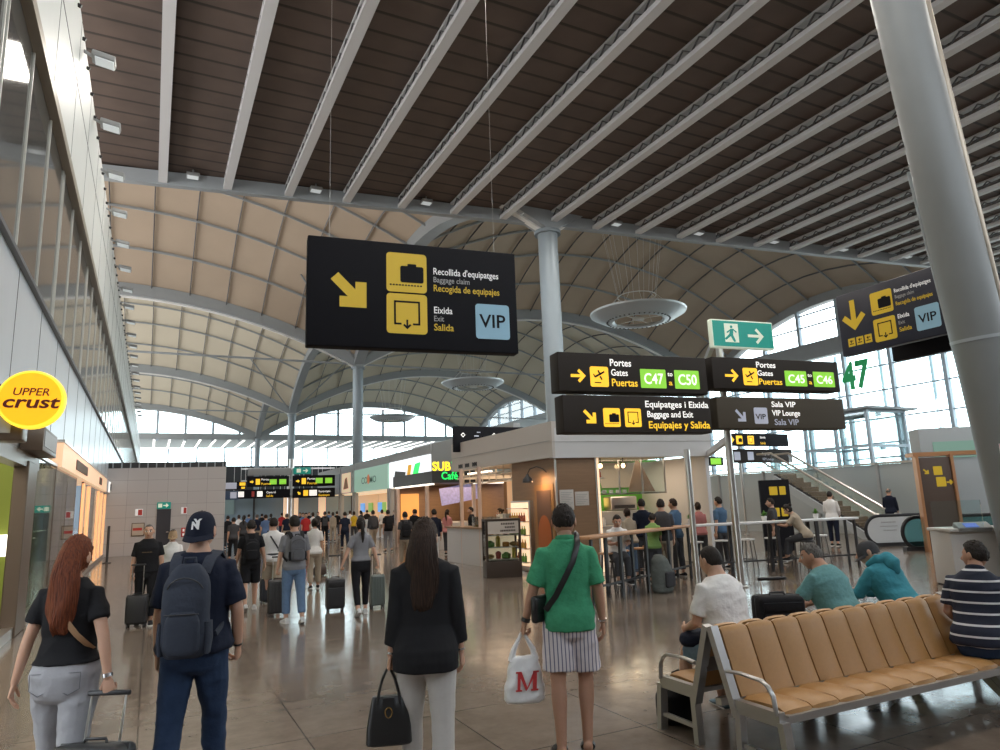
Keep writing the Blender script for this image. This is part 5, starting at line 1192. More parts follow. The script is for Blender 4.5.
w = MB().box((EL/2, .25, 2.1), (EL, .5, 4.2)).build('wall_back_tiled', tile_mat(), smooth=False); w.location = E0; w.rotation_euler = (0, 0, EY); struct(w, 'grey tiled end wall beyond the left shops', 'wall')
q = MB().box((EL/2, .25, 4.34), (EL, .3, .26)); o = q.build('louvre_strip', M_dark, w, smooth=False); q = MB()
for k in range(14): q.box((.2+k*.385, .08, 4.34), (.05, .06, .26))
q.build('strip_mullion', M_steel, w, smooth=False)
def on_end(px, py):
    p = at_plane(px, py, np.array(E0), EY); return (Vector((p.x, p.y, 0))-E0).dot(eu), p.z
def endface(px0, py1, px1, py0, name, label, cat, m, t=.05):
    u0, z0 = on_end(px0, py0); u1, z1 = on_end(px1, py1); p = E0+eu*u0+en*t+Vector((0, 0, z0)); R, f = sgn(name, label, cat, p, EY, u1-u0, z1-z0, t-.004, m); f.w, f.h = u1-u0, z1-z0; return R, f
u0, z0 = on_end(155, 550); u1, z1 = on_end(171, 513.5)
d = MB().box(((u0+u1)/2, -.02, 1.08), (u1-u0, .06, 2.16)).build('door_1', mat('dark_door', (.035, .035, .045), .5), smooth=False); d.location = E0; d.rotation_euler = (0, 0, EY); struct(d, 'dark grey service door in the tiled end wall', 'door'); MB().box((u1-.12, -.07, 1.05), (.10, .05, .05)).build('door_handle', M_inox, d)
R, f = endface(157, 502, 171, 509, 'exit_sign', 'small green exit sign above the dark service door', 'sign', M_exg); f.poly(rect(f.w*.08, f.h*.2, f.w*.3, f.h*.6), M_cream, 'figure'); f.polys(arrow2(f.w*.66, f.h*.5, f.w*.4, 0, f.h*.16), M_cream, 'arrow')
R, f = endface(135, 509, 143, 516, 'fire_sign', 'small red and white fire sign left of the service door', 'sign', M_wht); f.poly(rect(f.w*.4, f.h*.08, f.w*.55, f.h*.84), M_red, 'red_half')
R, f = endface(181, 507, 187, 514, 'fire_sign', 'small red and white fire sign right of the service door', 'sign', M_wht); f.poly(rect(f.w*.45, f.h*.08, f.w*.5, f.h*.84), M_red, 'red_half')
R, f = endface(131, 522.5, 145, 536.5, 'notice_board', 'framed notice board with a red stripe on the tiled wall', 'board', M_bronze); f.poly(rect(f.w*.07, f.h*.07, f.w*.86, f.h*.86), mat('paper_tan', (.50, .42, .34), .7), 'paper'); f.poly(rect(f.w*.12, f.h*.42, f.w*.7, f.h*.2), M_red, 'red_stripe', lift=.009)
R, f = endface(181, 527.5, 186, 537, 'fire_extinguisher_sign', 'red panel with two white squares right of the service door', 'sign', M_red); f.polys([rect(f.w*.3, f.h*.12, f.w*.4, f.h*.28), rect(f.w*.3, f.h*.58, f.w*.4, f.h*.28)], M_wht, 'white_square')
# far gate signs spanning the hall
M_gate = thing
YG = 52
def far(name, label, l, t, r, b, m, y=YG, group='far overhead gate signs'): return flat(name, label, ((l, t), (r, b)), y, m, group, .25)
R, f = far('directional_sign', 'far overhead sign with yellow tiles and two green gate panels, left one', 247, 476.5, 289, 487, M_sign); w, h = f.w, f.h
f.polys(arrow2(w*.11, h*.48, w*.09, 0, h*.14), M_yel2, 'arrow'); f.poly(rect(w*.2, h*.2, w*.1, h*.55), M_yel2, 'pictogram'); f.text('Portes', w*.33, h*.60, h*.28, M_wht2); f.text('Puertas', w*.33, h*.18, h*.30, M_yel2); f.poly(rect(w*.53, h*.2, w*.17, h*.5), M_grn, 'gate_panel'); f.poly(rect(w*.76, h*.2, w*.17, h*.5), M_grn, 'gate_panel')
R, f = far('directional_sign', 'far overhead sign with yellow tiles and two green gate panels, right one', 293, 475.5, 335, 486.5, M_sign); w, h = f.w, f.h
f.polys(arrow2(w*.11, h*.48, w*.09, 0, h*.14), M_yel2, 'arrow'); f.poly(rect(w*.2, h*.2, w*.1, h*.55), M_yel2, 'pictogram'); f.text('Portes', w*.33, h*.60, h*.28, M_wht2); f.text('Puertas', w*.33, h*.18, h*.30, M_yel2); f.poly(rect(w*.53, h*.25, w*.17, h*.5), M_grn, 'gate_panel'); f.poly(rect(w*.76, h*.25, w*.17, h*.5), M_grn, 'gate_panel')
R, f = far('directional_sign', 'far overhead black sign with white tile and orange lettering', 236, 490, 290, 499, M_sign); w, h = f.w, f.h
f.poly(rect(w*.02, h*.2, w*.12, h*.6), M_wht2, 'pictogram'); f.poly(rect(w*.38, h*.2, w*.1, h*.6), M_wht2, 'pictogram'); f.text('Control', w*.55, h*.55, h*.32, M_wht2); f.text('Salida', w*.55, h*.14, h*.34, M_yel2); f.poly(rect(w*.28, h*.2, w*.05, h*.6), M_red, 'pictogram')
R, f = far('directional_sign', 'far overhead black sign with yellow arrow and baggage tile', 293, 488.5, 335, 498, M_sign); w, h = f.w, f.h
f.polys(arrow2(w*.14, h*.48, w*.09, -45, h*.14), M_yel2, 'arrow'); f.poly(rect(w*.24, h*.2, w*.11, h*.6), M_yel2, 'pictogram'); f.poly(rect(w*.38, h*.2, w*.18, h*.6), M_wht2, 'pictogram'); f.text('Equipatges', w*.6, h*.55, h*.30, M_wht2); f.text('Equipajes', w*.6, h*.14, h*.32, M_yel2)
R, f = far('exit_sign', 'far green exit sign above the overhead gate signs', 294, 467.5, 311, 474, M_exg); f.polys(arrow2(f.w*.68, f.h*.5, f.w*.3, 0, f.h*.14), M_cream, 'arrow'); f.poly(rect(f.w*.15, f.h*.2, f.w*.25, f.h*.6), M_cream, 'figure')
R, f = far('overhead_panel', 'dark grey overhead panel above the far gate signs', 248, 468.5, 291, 475.5, M_grey)
R, f = far('flight_display', 'far dark flight display with orange entries at the left', 222, 482, 246, 490, M_sign, 50); f.poly(rect(f.w*.72, f.h*.5, f.w*.25, f.h*.4), M_yel2, 'orange_entry'); f.poly(rect(f.w*.8, f.h*.1, f.w*.15, f.h*.25), M_yel2, 'orange_entry'); f.poly(rect(f.w*.1, f.h*.1, f.w*.5, f.h*.8), M_lav, 'white_entry')
R, f = far('flight_display', 'far dark blue display below the orange flight display', 222, 491, 238, 500, mat('display_blue', (.03, .06, .12), .4), 50); f.poly(rect(f.w*.5, f.h*.15, f.w*.4, f.h*.7), M_lav, 'white_entry')
for k, (px, lab) in enumerate(((288, 'pale steel mast carrying the far overhead signs'), (291.5, 'second pale steel mast carrying the far overhead signs'))):
    b = at_y(px, 520, YG+.4); t = thing('sign_post', lab, 'post', (b.x, b.y, 0)); MB().tube([(0, 0, 0), (0, 0, 5.6)], .10, 12).build('post', M_inox, t)
    if k == 0:
        q = MB()
        for z in (3.05, 4.05, 4.9): q.box((.0, -.05, z), (6.6, .12, .1))
        q.build('cross_arm', M_inox, t, smooth=False)
# pale glazed partition behind the far signs
t = thing('glass_partition', 'bluish glazed partition behind the far overhead signs', 'partition', (8.2, 56, 0)); MB().box((0, 0, 1.55), (12.5, .08, 3.1)).build('pane', mat('bluish_glazing', (.22, .30, .36), .2, .1), t, smooth=False)
q = MB()
for k in range(6): q.box((-6.2+2.5*k, -.06, 1.55), (.12, .06, 3.1))
q.box((0, -.06, 3.12), (12.6, .1, .14)); q.build('partition_frame', M_dark, t, smooth=False); MB().box((-4.4, -.08, 2.3), (3.6, .05, 1.1)).build('screen', mat('teal_screen', (.18, .26, .26), .4, emit=.15), t, smooth=False)
for k, (px, w_, c_) in enumerate(((285.5, .5, 0), (296, .5, 0), (322, .9, 0))):
    b = at_y(px, 510, 54); t = thing('lit_pillar', ['warm lit slim pillar left of the sign masts', 'warm lit slim pillar right of the sign masts', 'wide warm lit pillar before the far shops'][k], 'pillar', (b.x, b.y, 0)); MB().box((0, 0, 1.5), (w_*.55, .3, 3.0), bev=.03).build('shaft', M_warm, t); MB().box((0, 0, .05), (w_*.7, .4, .1)).build('base', M_inox, t)
# ------------------------------------------------------------------ middle kiosk
KX, KYY = 9.4, 15.6; KA = math.radians(-7)
M_wood = mat('oak_panel', (.27, .165, .095), .5, 0, .22, 6, stretch=(.25, .25, 3)); M_fw = mat('kiosk_fascia', (.52, .485, .45), .5); M_fg = mat('kiosk_fascia_front', (.60, .61, .62), .5); M_counter = mat('counter_white', (.55, .53, .51), .4); M_kgreen = mat('kiosk_green', (.10, .36, .04), .5, emit=.08)
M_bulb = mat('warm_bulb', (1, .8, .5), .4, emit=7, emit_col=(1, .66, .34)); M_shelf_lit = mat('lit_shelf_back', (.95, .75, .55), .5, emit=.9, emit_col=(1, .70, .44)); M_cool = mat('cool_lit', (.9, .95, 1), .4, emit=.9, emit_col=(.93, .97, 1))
K = thing('kiosk', 'corner food kiosk with pale fascia over oak panels', 'kiosk', (KX, KYY, 0), KA)
KM = Matrix.Translation((KX, KYY, 0)) @ Matrix.Rotation(KA, 4, 'Z')
def kpt(x, y, z): return KM @ Vector((x, y, z))
q = MB(); q.box((2.35, .0, 3.35), (4.9, .25, .78)); q.build('fascia_front', M_fg, K, smooth=False)
side_len = 6.7
# the side runs along the hall: in kiosk coordinates slightly turned
sd_u = Vector((math.sin(math.radians(7)), math.cos(math.radians(7)), 0))   # hall direction seen from the kiosk frame
sd_u = Vector((-math.sin(KA)*1.0, math.cos(KA), 0)); sd_u = Matrix.Rotation(-KA, 3, 'Z') @ Vector((0, 1, 0))
def sp(d, off, z): p = sd_u*d; nrm = Vector((-sd_u.y, sd_u.x, 0)); return p+nrm*(off)+Vector((0, 0, z))   # off > 0 = towards the hall
def sbar(d0, d1, off, z0, z1, t, name, m, smooth=False):
    q = MB(); q.bar(sp(d0, off, (z0+z1)/2), sp(d1, off, (z0+z1)/2), t, z1-z0); return q.build(name, m, K, smooth=smooth)
sbar(-.12, side_len, 0, 2.98, 3.92, .26, 'fascia_side', M_fw)
q = MB(); q.bar(sp(0, .135, 3.42), sp(side_len, .135, 3.42), .012, .012); q.box((2.35, -.13, 3.38), (4.9, .012, .012)); q.build('fascia_joint', M_grey, K, smooth=False)
for k, (d, l) in enumerate(((5.75, .34), (5.2, .34), (4.6, .36))):
    q = MB()
    for j in range(5): q.bar(sp(d+l*j/5, .14, 3.12), sp(d+l*j/5+.04, .14, 3.12), .02, .10 if j % 2 else .13)
    q.build('fascia_lettering', M_dark, K, smooth=False)
q = MB().add([kpt(0, 0, 0)*0+Vector(v) for v in (sp(0, 0, 3.05), (4.75, 0, 3.05), Vector((4.75, 0, 3.05))+sd_u*side_len, sp(side_len, 0, 3.05))], [(0, 1, 2, 3)]); q.build('ceiling_panel', mat('kiosk_ceiling', (.5, .42, .34), .6), K, smooth=False)
q = MB().add([Vector(v) for v in (sp(0, 0, 3.7), (4.75, 0, 3.7), Vector((4.75, 0, 3.7))+sd_u*side_len, sp(side_len, 0, 3.7))], [(0, 1, 2, 3)]); q.build('roof', M_grey, K, smooth=False)
q = MB(); q.box((.575, .06, 1.5), (1.15, .12, 3.0)); q.build('oak_panel', M_wood, K, smooth=False)
sbar(.0, 2.45, -.06, 0, 3.0, .12, 'oak_panel', M_wood)
MB().tube([(0, -.01, 0), (0, -.01, 3.0)], .03, 10).build('corner_trim', M_inox, K)
MB().tube([(1.18, .0, 0), (1.18, .0, 3.0)], .03, 10).build('corner_trim', M_inox, K)
for k, (x, z0, w_, h_) in enumerate(((.08, 1.62, .40, .52), (.52, 1.72, .40, .36))):
    p = kpt(x, -.02, z0); R, f = sgn('notice', ['larger paper notice taped to the oak kiosk panel', 'smaller paper notice beside the larger one on the oak panel'][k], 'notice', (p.x, p.y, p.z), KA, w_, h_, .006, mat('paper', (.62, .60, .57), .8)); f.polys([rect(.04, h_-.08-.045*i, w_*.8*(1-.15*(i % 3)), .012) for i in range(int(h_/.05)-1)], M_gryt, 'printed_lines', lift=.001, depth=.001)
# goose-neck wall lamp on the oak side
p = sp(.45, .0, 2.62); lp = KM @ p
L = thing('wall_lamp', 'black gooseneck lamp on the oak side of the kiosk', 'lamp', lp, 0)
q = MB(); q.tube([(0, 0, 0), (-.10, .02, .10), (-.25, .10, .16), (-.40, .2, .10), (-.45, .25, -.04)], .012, 8); q.build('arm', M_dark, L); MB().lathe([(.03, 0), (.05, -.05), (.13, -.13), (.14, -.22), (.12, -.225)], (-.45, .25, -.03), 20).build('lamp_shade', M_dark, L); MB().ell((-.45, .25, -.2), (.05, .05, .05)).build('bulb', M_bulb, L)
area_light('gooseneck_glow', lp+Vector((-.35, .1, -.2)), .12, 10, (1, .6, .3), rot=(0, math.radians(-40), 0))
# poster with orange arch
q = MB(); q.bar(sp(.12, .012, 1.15), sp(1.12, .012, 1.15), .02, 2.3); P = q.build('poster_board', mat('poster_frame', (.33, .18, .07), .5), K, smooth=False)
q = MB(); q.bar(sp(.25, .028, 1.1), sp(.99, .028, 1.1), .012, 2.1); q.build('poster', mat('poster_brown', (.13, .075, .05), .5), P, smooth=False)
pts = [sp(.62+.34*math.cos(a), .036, .95+.55*math.sin(a)) for a in np.linspace(0, PI, 16)]
q = MB(); vs = [sp(.28, .036, .1), sp(.96, .036, .1)]+[Vector(v) for v in pts]; n = len(vs); q.add(vs+[Vector(v)+(sp(0, .01, 0)-sp(0, 0, 0)) for v in vs], [tuple(range(n)), tuple(range(2*n-1, n-1, -1))]); q.build('orange_arch', mat('orange_print', (.42, .12, .03), .5), P, smooth=False)
# drinks fridge set in the side
fz = thing('drinks_fridge', 'lit drinks fridge with shelves of bottles in the kiosk side', 'fridge', KM @ sp(1.80, -.14, 0), 0)
q = MB(); q.box((.0, 0, .95), (.55, 1.1, 1.9), bev=.02); q.build('cabinet', M_inox, fz); MB().box((-.29, 0, 1.0), (.02, .98, 1.7)).build('lit_back', M_shelf_lit, fz, smooth=False)
for k in range(5): MB().box((-.36, 0, .25+.36*k), (.16, 1.0, .025)).build('shelf', M_inox, fz, smooth=False)
cols = [(.10, .30, .05), (.30, .07, .03), (.45, .28, .05), (.22, .10, .04), (.12, .22, .05)]
def bottle_mesh(h, r): return MB().lathe([(r*.9, 0), (r, h*.04), (r, h*.58), (r*.42, h*.78), (r*.38, h*.97), (r*.3, h)], n=10)
bm_cache = [bottle_mesh(.24, .034).mesh('bottle', mat('bottle_%s' % nm, c_, .25)) for nm, c_ in zip(('green', 'red', 'amber', 'brown', 'lime'), cols)]
rown = ['bottom', 'second', 'middle', 'fourth', 'top']
cname = ['green', 'red', 'amber', 'brown', 'lime']
fp_ = KM @ sp(1.80, -.14, 0)
for r_ in range(4):
    for j in range(7):
        o = bpy.data.objects.new('bottle', bm_cache[(r_*2+j//3) % 5]); COL.objects.link(o); o.location = (fp_.x-.37, fp_.y-.42+.14*j, .263+.36*r_)
        tag(o, '%s bottle on the drinks fridge %s shelf, %s along' % (cname[(r_*2+j//3) % 5], rown[r_], ['first', 'second', 'third', 'fourth', 'fifth', 'sixth', 'seventh'][j]), 'bottle', 'bottles in the drinks fridge')
# front opening: counter, green back wall, hood with glasses, bottles
q = MB(); q.box((2.2, 1.35, .53), (2.0, .6, 1.06)); ct = q.build('counter', mat('counter_block', (.60, .60, .60), .45), K, smooth=False); MB().box((2.2, 1.3, 1.09), (2.1, .75, .05)).build('worktop', M_grey, ct)
q = MB(); q.box((3.0, 3.6, 1.55), (4.6, .1, 3.1)); bw_ = q.build('back_wall', M_kgreen, K, smooth=False)
q = MB(); q.box((3.0, 3.5, 2.62), (4.6, .08, .8)); q.build('pale_upper_wall', mat('pale_tiles', (.55, .46, .40), .35), bw_, smooth=False)
MB().box((4.72, 1.8, 1.5), (.12, 3.6, 3.0)).build('side_wall', M_fg, K, smooth=False)
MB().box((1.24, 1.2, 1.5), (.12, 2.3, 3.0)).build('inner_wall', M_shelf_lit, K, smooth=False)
HD = thing('glass_hood', 'hanging glass hood with stacked glassware over the kiosk counter', 'hood', kpt(2.75, 1.3, 1.98), KA)
MB().box((0, -.35, .5), (2.3, .02, 1.0)).build('pane', M_glass, HD, smooth=False); MB().box((0, 0, .02), (2.3, .72, .035)).build('shelf', M_inox, HD, smooth=False)
q = MB()
for x in (-1.15, -.35, .4, 1.15): q.box((x, -.35, .53), (.035, .035, 1.06))
q.box((0, -.35, 1.04), (2.34, .04, .04)); q.build('frame', M_inox, HD, smooth=False)
q = MB(); q.prism([(0, 0), (.9, 0), (.42, .9), (.3, .9)], (.15, .05, .06), (1, 0, 0), (0, 0, 1), (0, 1, 0), .02); q.build('sloping_panel', mat('wood_brown', (.25, .15, .10), .5), HD, smooth=False)
gl = MB().lathe([(.03, 0), (.035, .1), (.028, .1), (.024, .01)], n=10).mesh('glass', mat('glassware', (.55, .58, .58), .1, .2))
for j in range(10):
    o = bpy.data.objects.new('drinking_glass', gl); COL.objects.link(o); o.location = KM @ Vector((1.75+.11*j, 1.15+.08*(j % 2), 2.018)); tag(o, 'clear glass on the hanging kiosk shelf, %s from the left' % ['first', 'second', 'third', 'fourth', 'fifth', 'sixth', 'seventh', 'eighth', 'ninth', 'tenth'][j], 'glass', 'glasses on the hanging shelf')
for j in range(2):
    p = kpt(1.72+.72*j, .75, 2.78); b = thing('pendant_bulb', ['warm pendant bulb on the left over the kiosk counter', 'warm pendant bulb on the right over the kiosk counter'][j], 'lamp', p); MB().ell((0, 0, 0), (.055, .055, .065)).build('bulb', M_bulb, b); MB().tube([(0, 0, .05), (0, 0, .27)], .015, 8).build('cord', M_dark, b)
for r_ in range(2):
    sh = MB().box((1.42, .55, 2.05+.38*r_), (.22, .8, .02)).build('bottle_shelf', M_inox, K, smooth=False)
    for j in range(5):
        o = bpy.data.objects.new('bottle', bm_cache[(j*2+r_) % 5]); COL.objects.link(o); o.location = kpt(1.42, .25+.15*j, 2.06+.38*r_); tag(o, '%s bottle on the %s lit shelf in the kiosk opening, %s along' % (cname[(j*2+r_) % 5], ['lower', 'upper'][r_], ['first', 'second', 'third', 'fourth', 'fifth'][j]), 'bottle', 'bottles on the lit shelves')
for j, (x, c_, h_) in enumerate(((1.5, 'red', .2), (1.75, 'white', .16), (1.95, 'white', .22), (2.4, 'amber', .24), (2.7, 'green', .2), (3.0, 'brown', .22))):
    o = thing('coffee_machine', 'coffee machine', 'machine') if False else None
    q = MB().lathe([(.05, 0), (.055, .02), (.05, h_*.8), (.03, h_), (.028, h_+.02)], n=12); o = q.build('container', mat('container_'+c_, {'red': (.4, .05, .04), 'white': (.6, .6, .58), 'amber': (.45, .3, .05), 'green': (.1, .3, .05), 'brown': (.2, .1, .05)}[c_], .4)); o.location = kpt(x, 1.2, 1.115); tag(o, '%s container on the kiosk counter, %s from the left' % (c_, ['first', 'second', 'third', 'fourth', 'fifth', 'sixth'][j]), 'container', 'containers on the kiosk counter')
cm = thing('coffee_machine', 'steel coffee machine on the kiosk counter below the hood', 'machine', kpt(3.3, 2.6, 0), KA); MB().box((0, 0, 1.0), (1.6, .6, 2.0*.5), bev=.02).build('cupboard', M_grey, cm); MB().box((0, 0, 1.72), (.9, .5, .42), bev=.04).build('machine_body', M_inox, cm); MB().box((0, -.26, 1.62), (.7, .04, .1)).build('group_head', M_dark, cm)
ym = MB().box((2.6, 3.44, 1.85), (.7, .02, .5)).build('menu_panel', mat('yellow_menu', (.8, .6, .1), .5, emit=.8, emit_col=(1, .75, .2)), K, smooth=False)
area_light('kiosk_front_lamp', kpt(2.8, 1.7, 2.95), 2.6, 55, (1, .76, .55), rot=(0, 0, 0), sizey=2.2)
# left part: counter with food, posts, lit screens
cl = thing('service_counter', 'pale service counter along the hall side of the kiosk', 'counter', (KX, KYY, 0), KA)
q = MB(); q.bar(sp(2.9, .05, .55), sp(6.7, .05, .55), .6, 1.10); q.build('body', M_counter, cl, smooth=False); q = MB(); q.bar(sp(2.85, .05, 1.12), sp(6.75, .05, 1.12), .7, .05); q.build('worktop', M_wood, cl, smooth=False)
q = MB(); q.bar(sp(2.9, .22, 1.30), sp(4.9, .22, 1.30), .012, .34); q.build('glass_guard', M_glass, cl, smooth=False)
q = MB(); q.bar(sp(3.0, .02, 1.18), sp(4.8, .02, 1.18), .35, .06); q.build('food_tray', mat('food_mix', (.5, .32, .1), .6, 0, .6, 12), cl, smooth=False)
for d in (4.1, 5.5): 
    q = MB(); q.bar(sp(d, .30, 0), sp(d, .30, 3.0), .10, .10, (1, 0, 0)); q.build('post', mat('peach_post', (.62, .45, .36), .5), K, smooth=False)
for k, (d0, d1, z0, z1) in enumerate(((2.7, 3.4, 2.3, 2.7), (3.7, 4.6, 2.2, 2.65))):
    q = MB(); q.bar(sp(d0, -1.6, (z0+z1)/2), sp(d1, -1.6, (z0+z1)/2), .06, z1-z0); q.build('menu_screen', mat('menu_screen', (.35, .38, .5), .4, 0, .5, 14, emit=.5, emit_col=(.62, .68, .85)), K, smooth=False)
q = MB(); q.bar(sp(2.6, -2.6, 1.5), sp(6.6, -2.6, 1.5), .1, 3.0); q.build('inner_wall', mat('kiosk_inner', (.30, .24, .19), .6), K, smooth=False)
q = MB()
for k in range(7): q.bar(sp(2.7+.6*k, .1, 2.72), sp(2.7+.6*k, -1.6, 2.72), .05, .05)
for z in (2.55, 2.80):
    for o_ in (-.1, -.8): q.bar(sp(2.5, o_, z), sp(6.6, o_, z), .04, .04)
for k in range(8): q.bar(sp(2.7+.5*k, -.1, 2.5), sp(2.7+.5*k, -.1, 2.98), .03, .03, (1, 0, 0))
q.build('ceiling_grid', mat('grid_cream', (.60, .52, .44), .5), K, smooth=False)
q = MB(); q.bar(sp(4.5, -.3, 2.88), sp(6.2, -.3, 2.88), .12, .05); q.build('strip_light', M_warm2, K, smooth=False)
for k in range(4):
    q = MB(); q.bar(sp(3.0+.45*k, -.6, 1.35), sp(3.2+.45*k, -.6, 1.35), .25, .35); q.build('counter_appliance', [M_inox, M_dark, M_grey, M_white][k], cl, smooth=False)
area_light('kiosk_side_lamp', KM @ sp(5, -1.0, 2.9), 2.0, 60, (1, .74, .5), sizey=3)
# dark screens behind the fascia top
R, f = flat('flight_display', 'dark flight display standing above the kiosk fascia', ((454, 426), (543, 452)), 21.5, M_sign); f.h = f.h
for x in (.10, .44):
    cx, cy, k_ = f.w*x, f.h*.66, f.h*.10; f.polys([[(cx-k_, cy), (cx-k_*.6, cy), (cx, cy+k_*.6), (cx, cy+k_)], [(cx, cy+k_), (cx, cy+k_*.6), (cx+k_*.6, cy), (cx+k_, cy)], [(cx+k_, cy), (cx+k_*.6, cy), (cx, cy-k_*.6), (cx, cy-k_)], [(cx, cy-k_), (cx, cy-k_*.6), (cx-k_*.6, cy), (cx-k_, cy)]], M_wht2, 'diamond_mark')
f.polys([rect(f.w*.22, f.h*.6, f.w*.05, f.h*.05), rect(f.w*.25, f.h*.75, f.w*.04, f.h*.04), rect(f.w*.60, f.h*.7, f.w*.05, f.h*.05), rect(f.w*.1, f.h*.35, f.w*.03, f.h*.04), rect(f.w*.27, f.h*.35, f.w*.02, f.h*.04)], M_lav, 'display_entry')
for x in (.3, f.w-.3): pass
R.location.z = R.location.z
a = kpt(2.2, .3, 3.7); R = thing('monitor', 'black monitor box on top of the kiosk front fascia', 'monitor', kpt(2.55, -.02, 3.735), KA); MB().box((0, .2, .25), (1.1, .3, .5), bev=.02).build('case', M_black, R)
# display cabinet in front of the kiosk
d0 = floor_at(487, 578.5)
D = thing('display_cabinet', 'dark framed food display cabinet standing before the kiosk', 'cabinet', d0, math.radians(-16))
w_, dd_, h_ = .92, .62, 1.46
M_cab = mat('cabinet_brown', (.045, .028, .018), .45)
MB().box((w_/2, dd_/2, .20), (w_, dd_, .40), bev=.01).build('base', M_cab, D)
q = MB()
for x in (.03, w_-.03):
    for y in (.03, dd_-.03): q.box((x, y, .9), (.06, .06, 1.04))
q.box((w_/2, dd_/2, 1.43), (w_, dd_, .06)); q.build('frame', M_cab, D, smooth=False)
MB().box((w_/2, .012, 1.24), (w_-.1, .02, .32)).build('label_panel', mat('label_pale', (.62, .56, .50), .6), D, smooth=False)
ff = Face(d0, math.radians(-16), D)
for k, tx in enumerate(('TU MENU', 'SANO', '10 EUROS')): pass
q = MB()
for k, (u, l) in enumerate(((.42, .40), (.52, .28), (.40, .42))):
    for j in range(int(l/.045)): q.box((u+.045*j, .0, 1.33-.085*k), (.030, .008, .045))
q.build('label_lettering', M_cab, D, smooth=False)
MB().box((w_/2, .02, .74), (w_-.1, .015, .66)).build('pane', M_glass, D, smooth=False); MB().box((.02, dd_/2, .92), (.015, dd_-.1, .96)).build('pane', M_glass, D, smooth=False)
for k in range(3): MB().box((w_/2, dd_/2, .44+.30*k), (w_-.12, dd_-.12, .02)).build('shelf', M_inox, D, smooth=False)
MB().box((w_/2, dd_-.05, .9), (w_-.12, .02, 1.0)).build('back_panel', mat('cabinet_lit', (.8, .6, .42), .5, emit=.35, emit_col=(1, .75, .5)), D, smooth=False)
DM = Matrix.Translation(d0) @ Matrix.Rotation(math.radians(-16), 4, 'Z')
fcol = {'bread roll': (.45, .26, .08), 'red fruit cup': (.40, .04, .03), 'green salad box': (.16, .32, .05), 'yellow juice carton': (.65, .45, .05), 'orange cake': (.55, .22, .04)}
kinds = list(fcol)
for r_ in range(3):
    for j in range(4):
        nm = kinds[(j+r_*2) % 5]; q = MB()
        if nm == 'bread roll': q.ell((0, 0, .045), (.07, .09, .045), 14, 8)
        elif 'cup' in nm: q.lathe([(.045, 0), (.06, .10), (.05, .12), (.02, .14)], n=14)
        elif 'box' in nm: q.box((0, 0, .045), (.13, .16, .09), bev=.02); q.ell((0, 0, .09), (.05, .06, .03))
        elif 'carton' in nm: q.box((0, 0, .08), (.07, .07, .16), bev=.006); q.prism([(-.035, 0), (.035, 0), (0, .04)], (0, -.035, .16), (1, 0, 0), (0, 0, 1), (0, 1, 0), .07)
        else: q.lathe([(.07, 0), (.075, .03), (.075, .07), (.05, .085)], n=18)
        o = q.build(nm.replace(' ', '_'), mat('food_'+nm.replace(' ', '_'), fcol[nm], .55, 0, .25, 30)); o.location = DM @ Vector((.15+.205*j, .24, .452+.30*r_)); o.rotation_euler = (0, 0, .3*j); o.scale = (1.35, 1.2, 1.35)
        tag(o, '%s on the %s shelf of the display cabinet' % (nm, ['bottom', 'middle', 'top'][r_]), 'food', 'food in the display cabinet')
# ------------------------------------------------------------------ bar rail with stools
RZ = 1.2; r0 = floor_at(588, 537, RZ); r1 = floor_at(690, 525, RZ); r2 = floor_at(858, 517, RZ)
for k, (a, b, mt, lab) in enumerate(((r0, r1, mat('bar_wood', (.40, .20, .09), .4), 'wood topped high bar table in front of the kiosk'), (r1, r2, mat('bar_pale', (.60, .60, .60), .35), 'pale topped high bar table right of the steel posts'))):
    d = (Vector((b.x, b.y, 0))-Vector((a.x, a.y, 0))); Lb = d.length; ya = math.atan2(d.y, d.x)
    T = thing('bar_table', lab, 'table', (a.x, a.y, 0), ya, 'high bar tables'); MB().box((Lb/2, .18, RZ-.025), (Lb-.01, .42, .05), bev=.012).build('table_top', mt, T)
    n = 5
    for j in range(n):
        x = .12+(Lb-.24)*j/(n-1)
        for y in (.02, .34): MB().box((x, y, (RZ-.05)/2), (.05 if j in (0, n-1) else .085, .05, RZ-.05)).build('leg', M_dark, T, smooth=False)
    MB().box((Lb/2, .02, .30), (Lb-.2, .03, .04)).build('foot_rail', M_dark, T, smooth=False)
    ns = 6
    for j in range(ns):
        x = .55+(Lb-1.1)*j/(ns-1); p = Matrix.Translation((a.x, a.y, 0)) @ Matrix.Rotation(ya, 4, 'Z') @ Vector((x, .74 if j % 2 == 0 else -.24+1.02, 0))
        if j == 0:
            st = thing('bar_stool', '', 'stool', p, ya, 'stools at the high bar tables'); MB().lathe([(.16, .735), (.175, .74), (.175, .765), (.16, .77)], n=24).build('seat', mt, st)
            for i in range(4):
                an = PI/4+PI/2*i; MB().tube([(.13*math.cos(an), .13*math.sin(an), .735), (.21*math.cos(an), .21*math.sin(an), 0)], .012, 8).build('leg', M_dark, st)
            q = MB(); q.tube([(.18*math.cos(2*PI*i/20), .18*math.sin(2*PI*i/20), .28) for i in range(21)], .009, 6); q.build('foot_ring', M_dark, st)
            st['label'] = '%s seated stool first from the left at the %s bar' % (['wood', 'pale'][k], ['wooden', 'pale'][k])
        else: dup(st, p, ya+.3*j, '%s seated stool %s from the left at the %s bar' % (['wood', 'pale'][k], ['first', 'second', 'third', 'fourth', 'fifth', 'last'][j], ['wooden', 'pale'][k]))
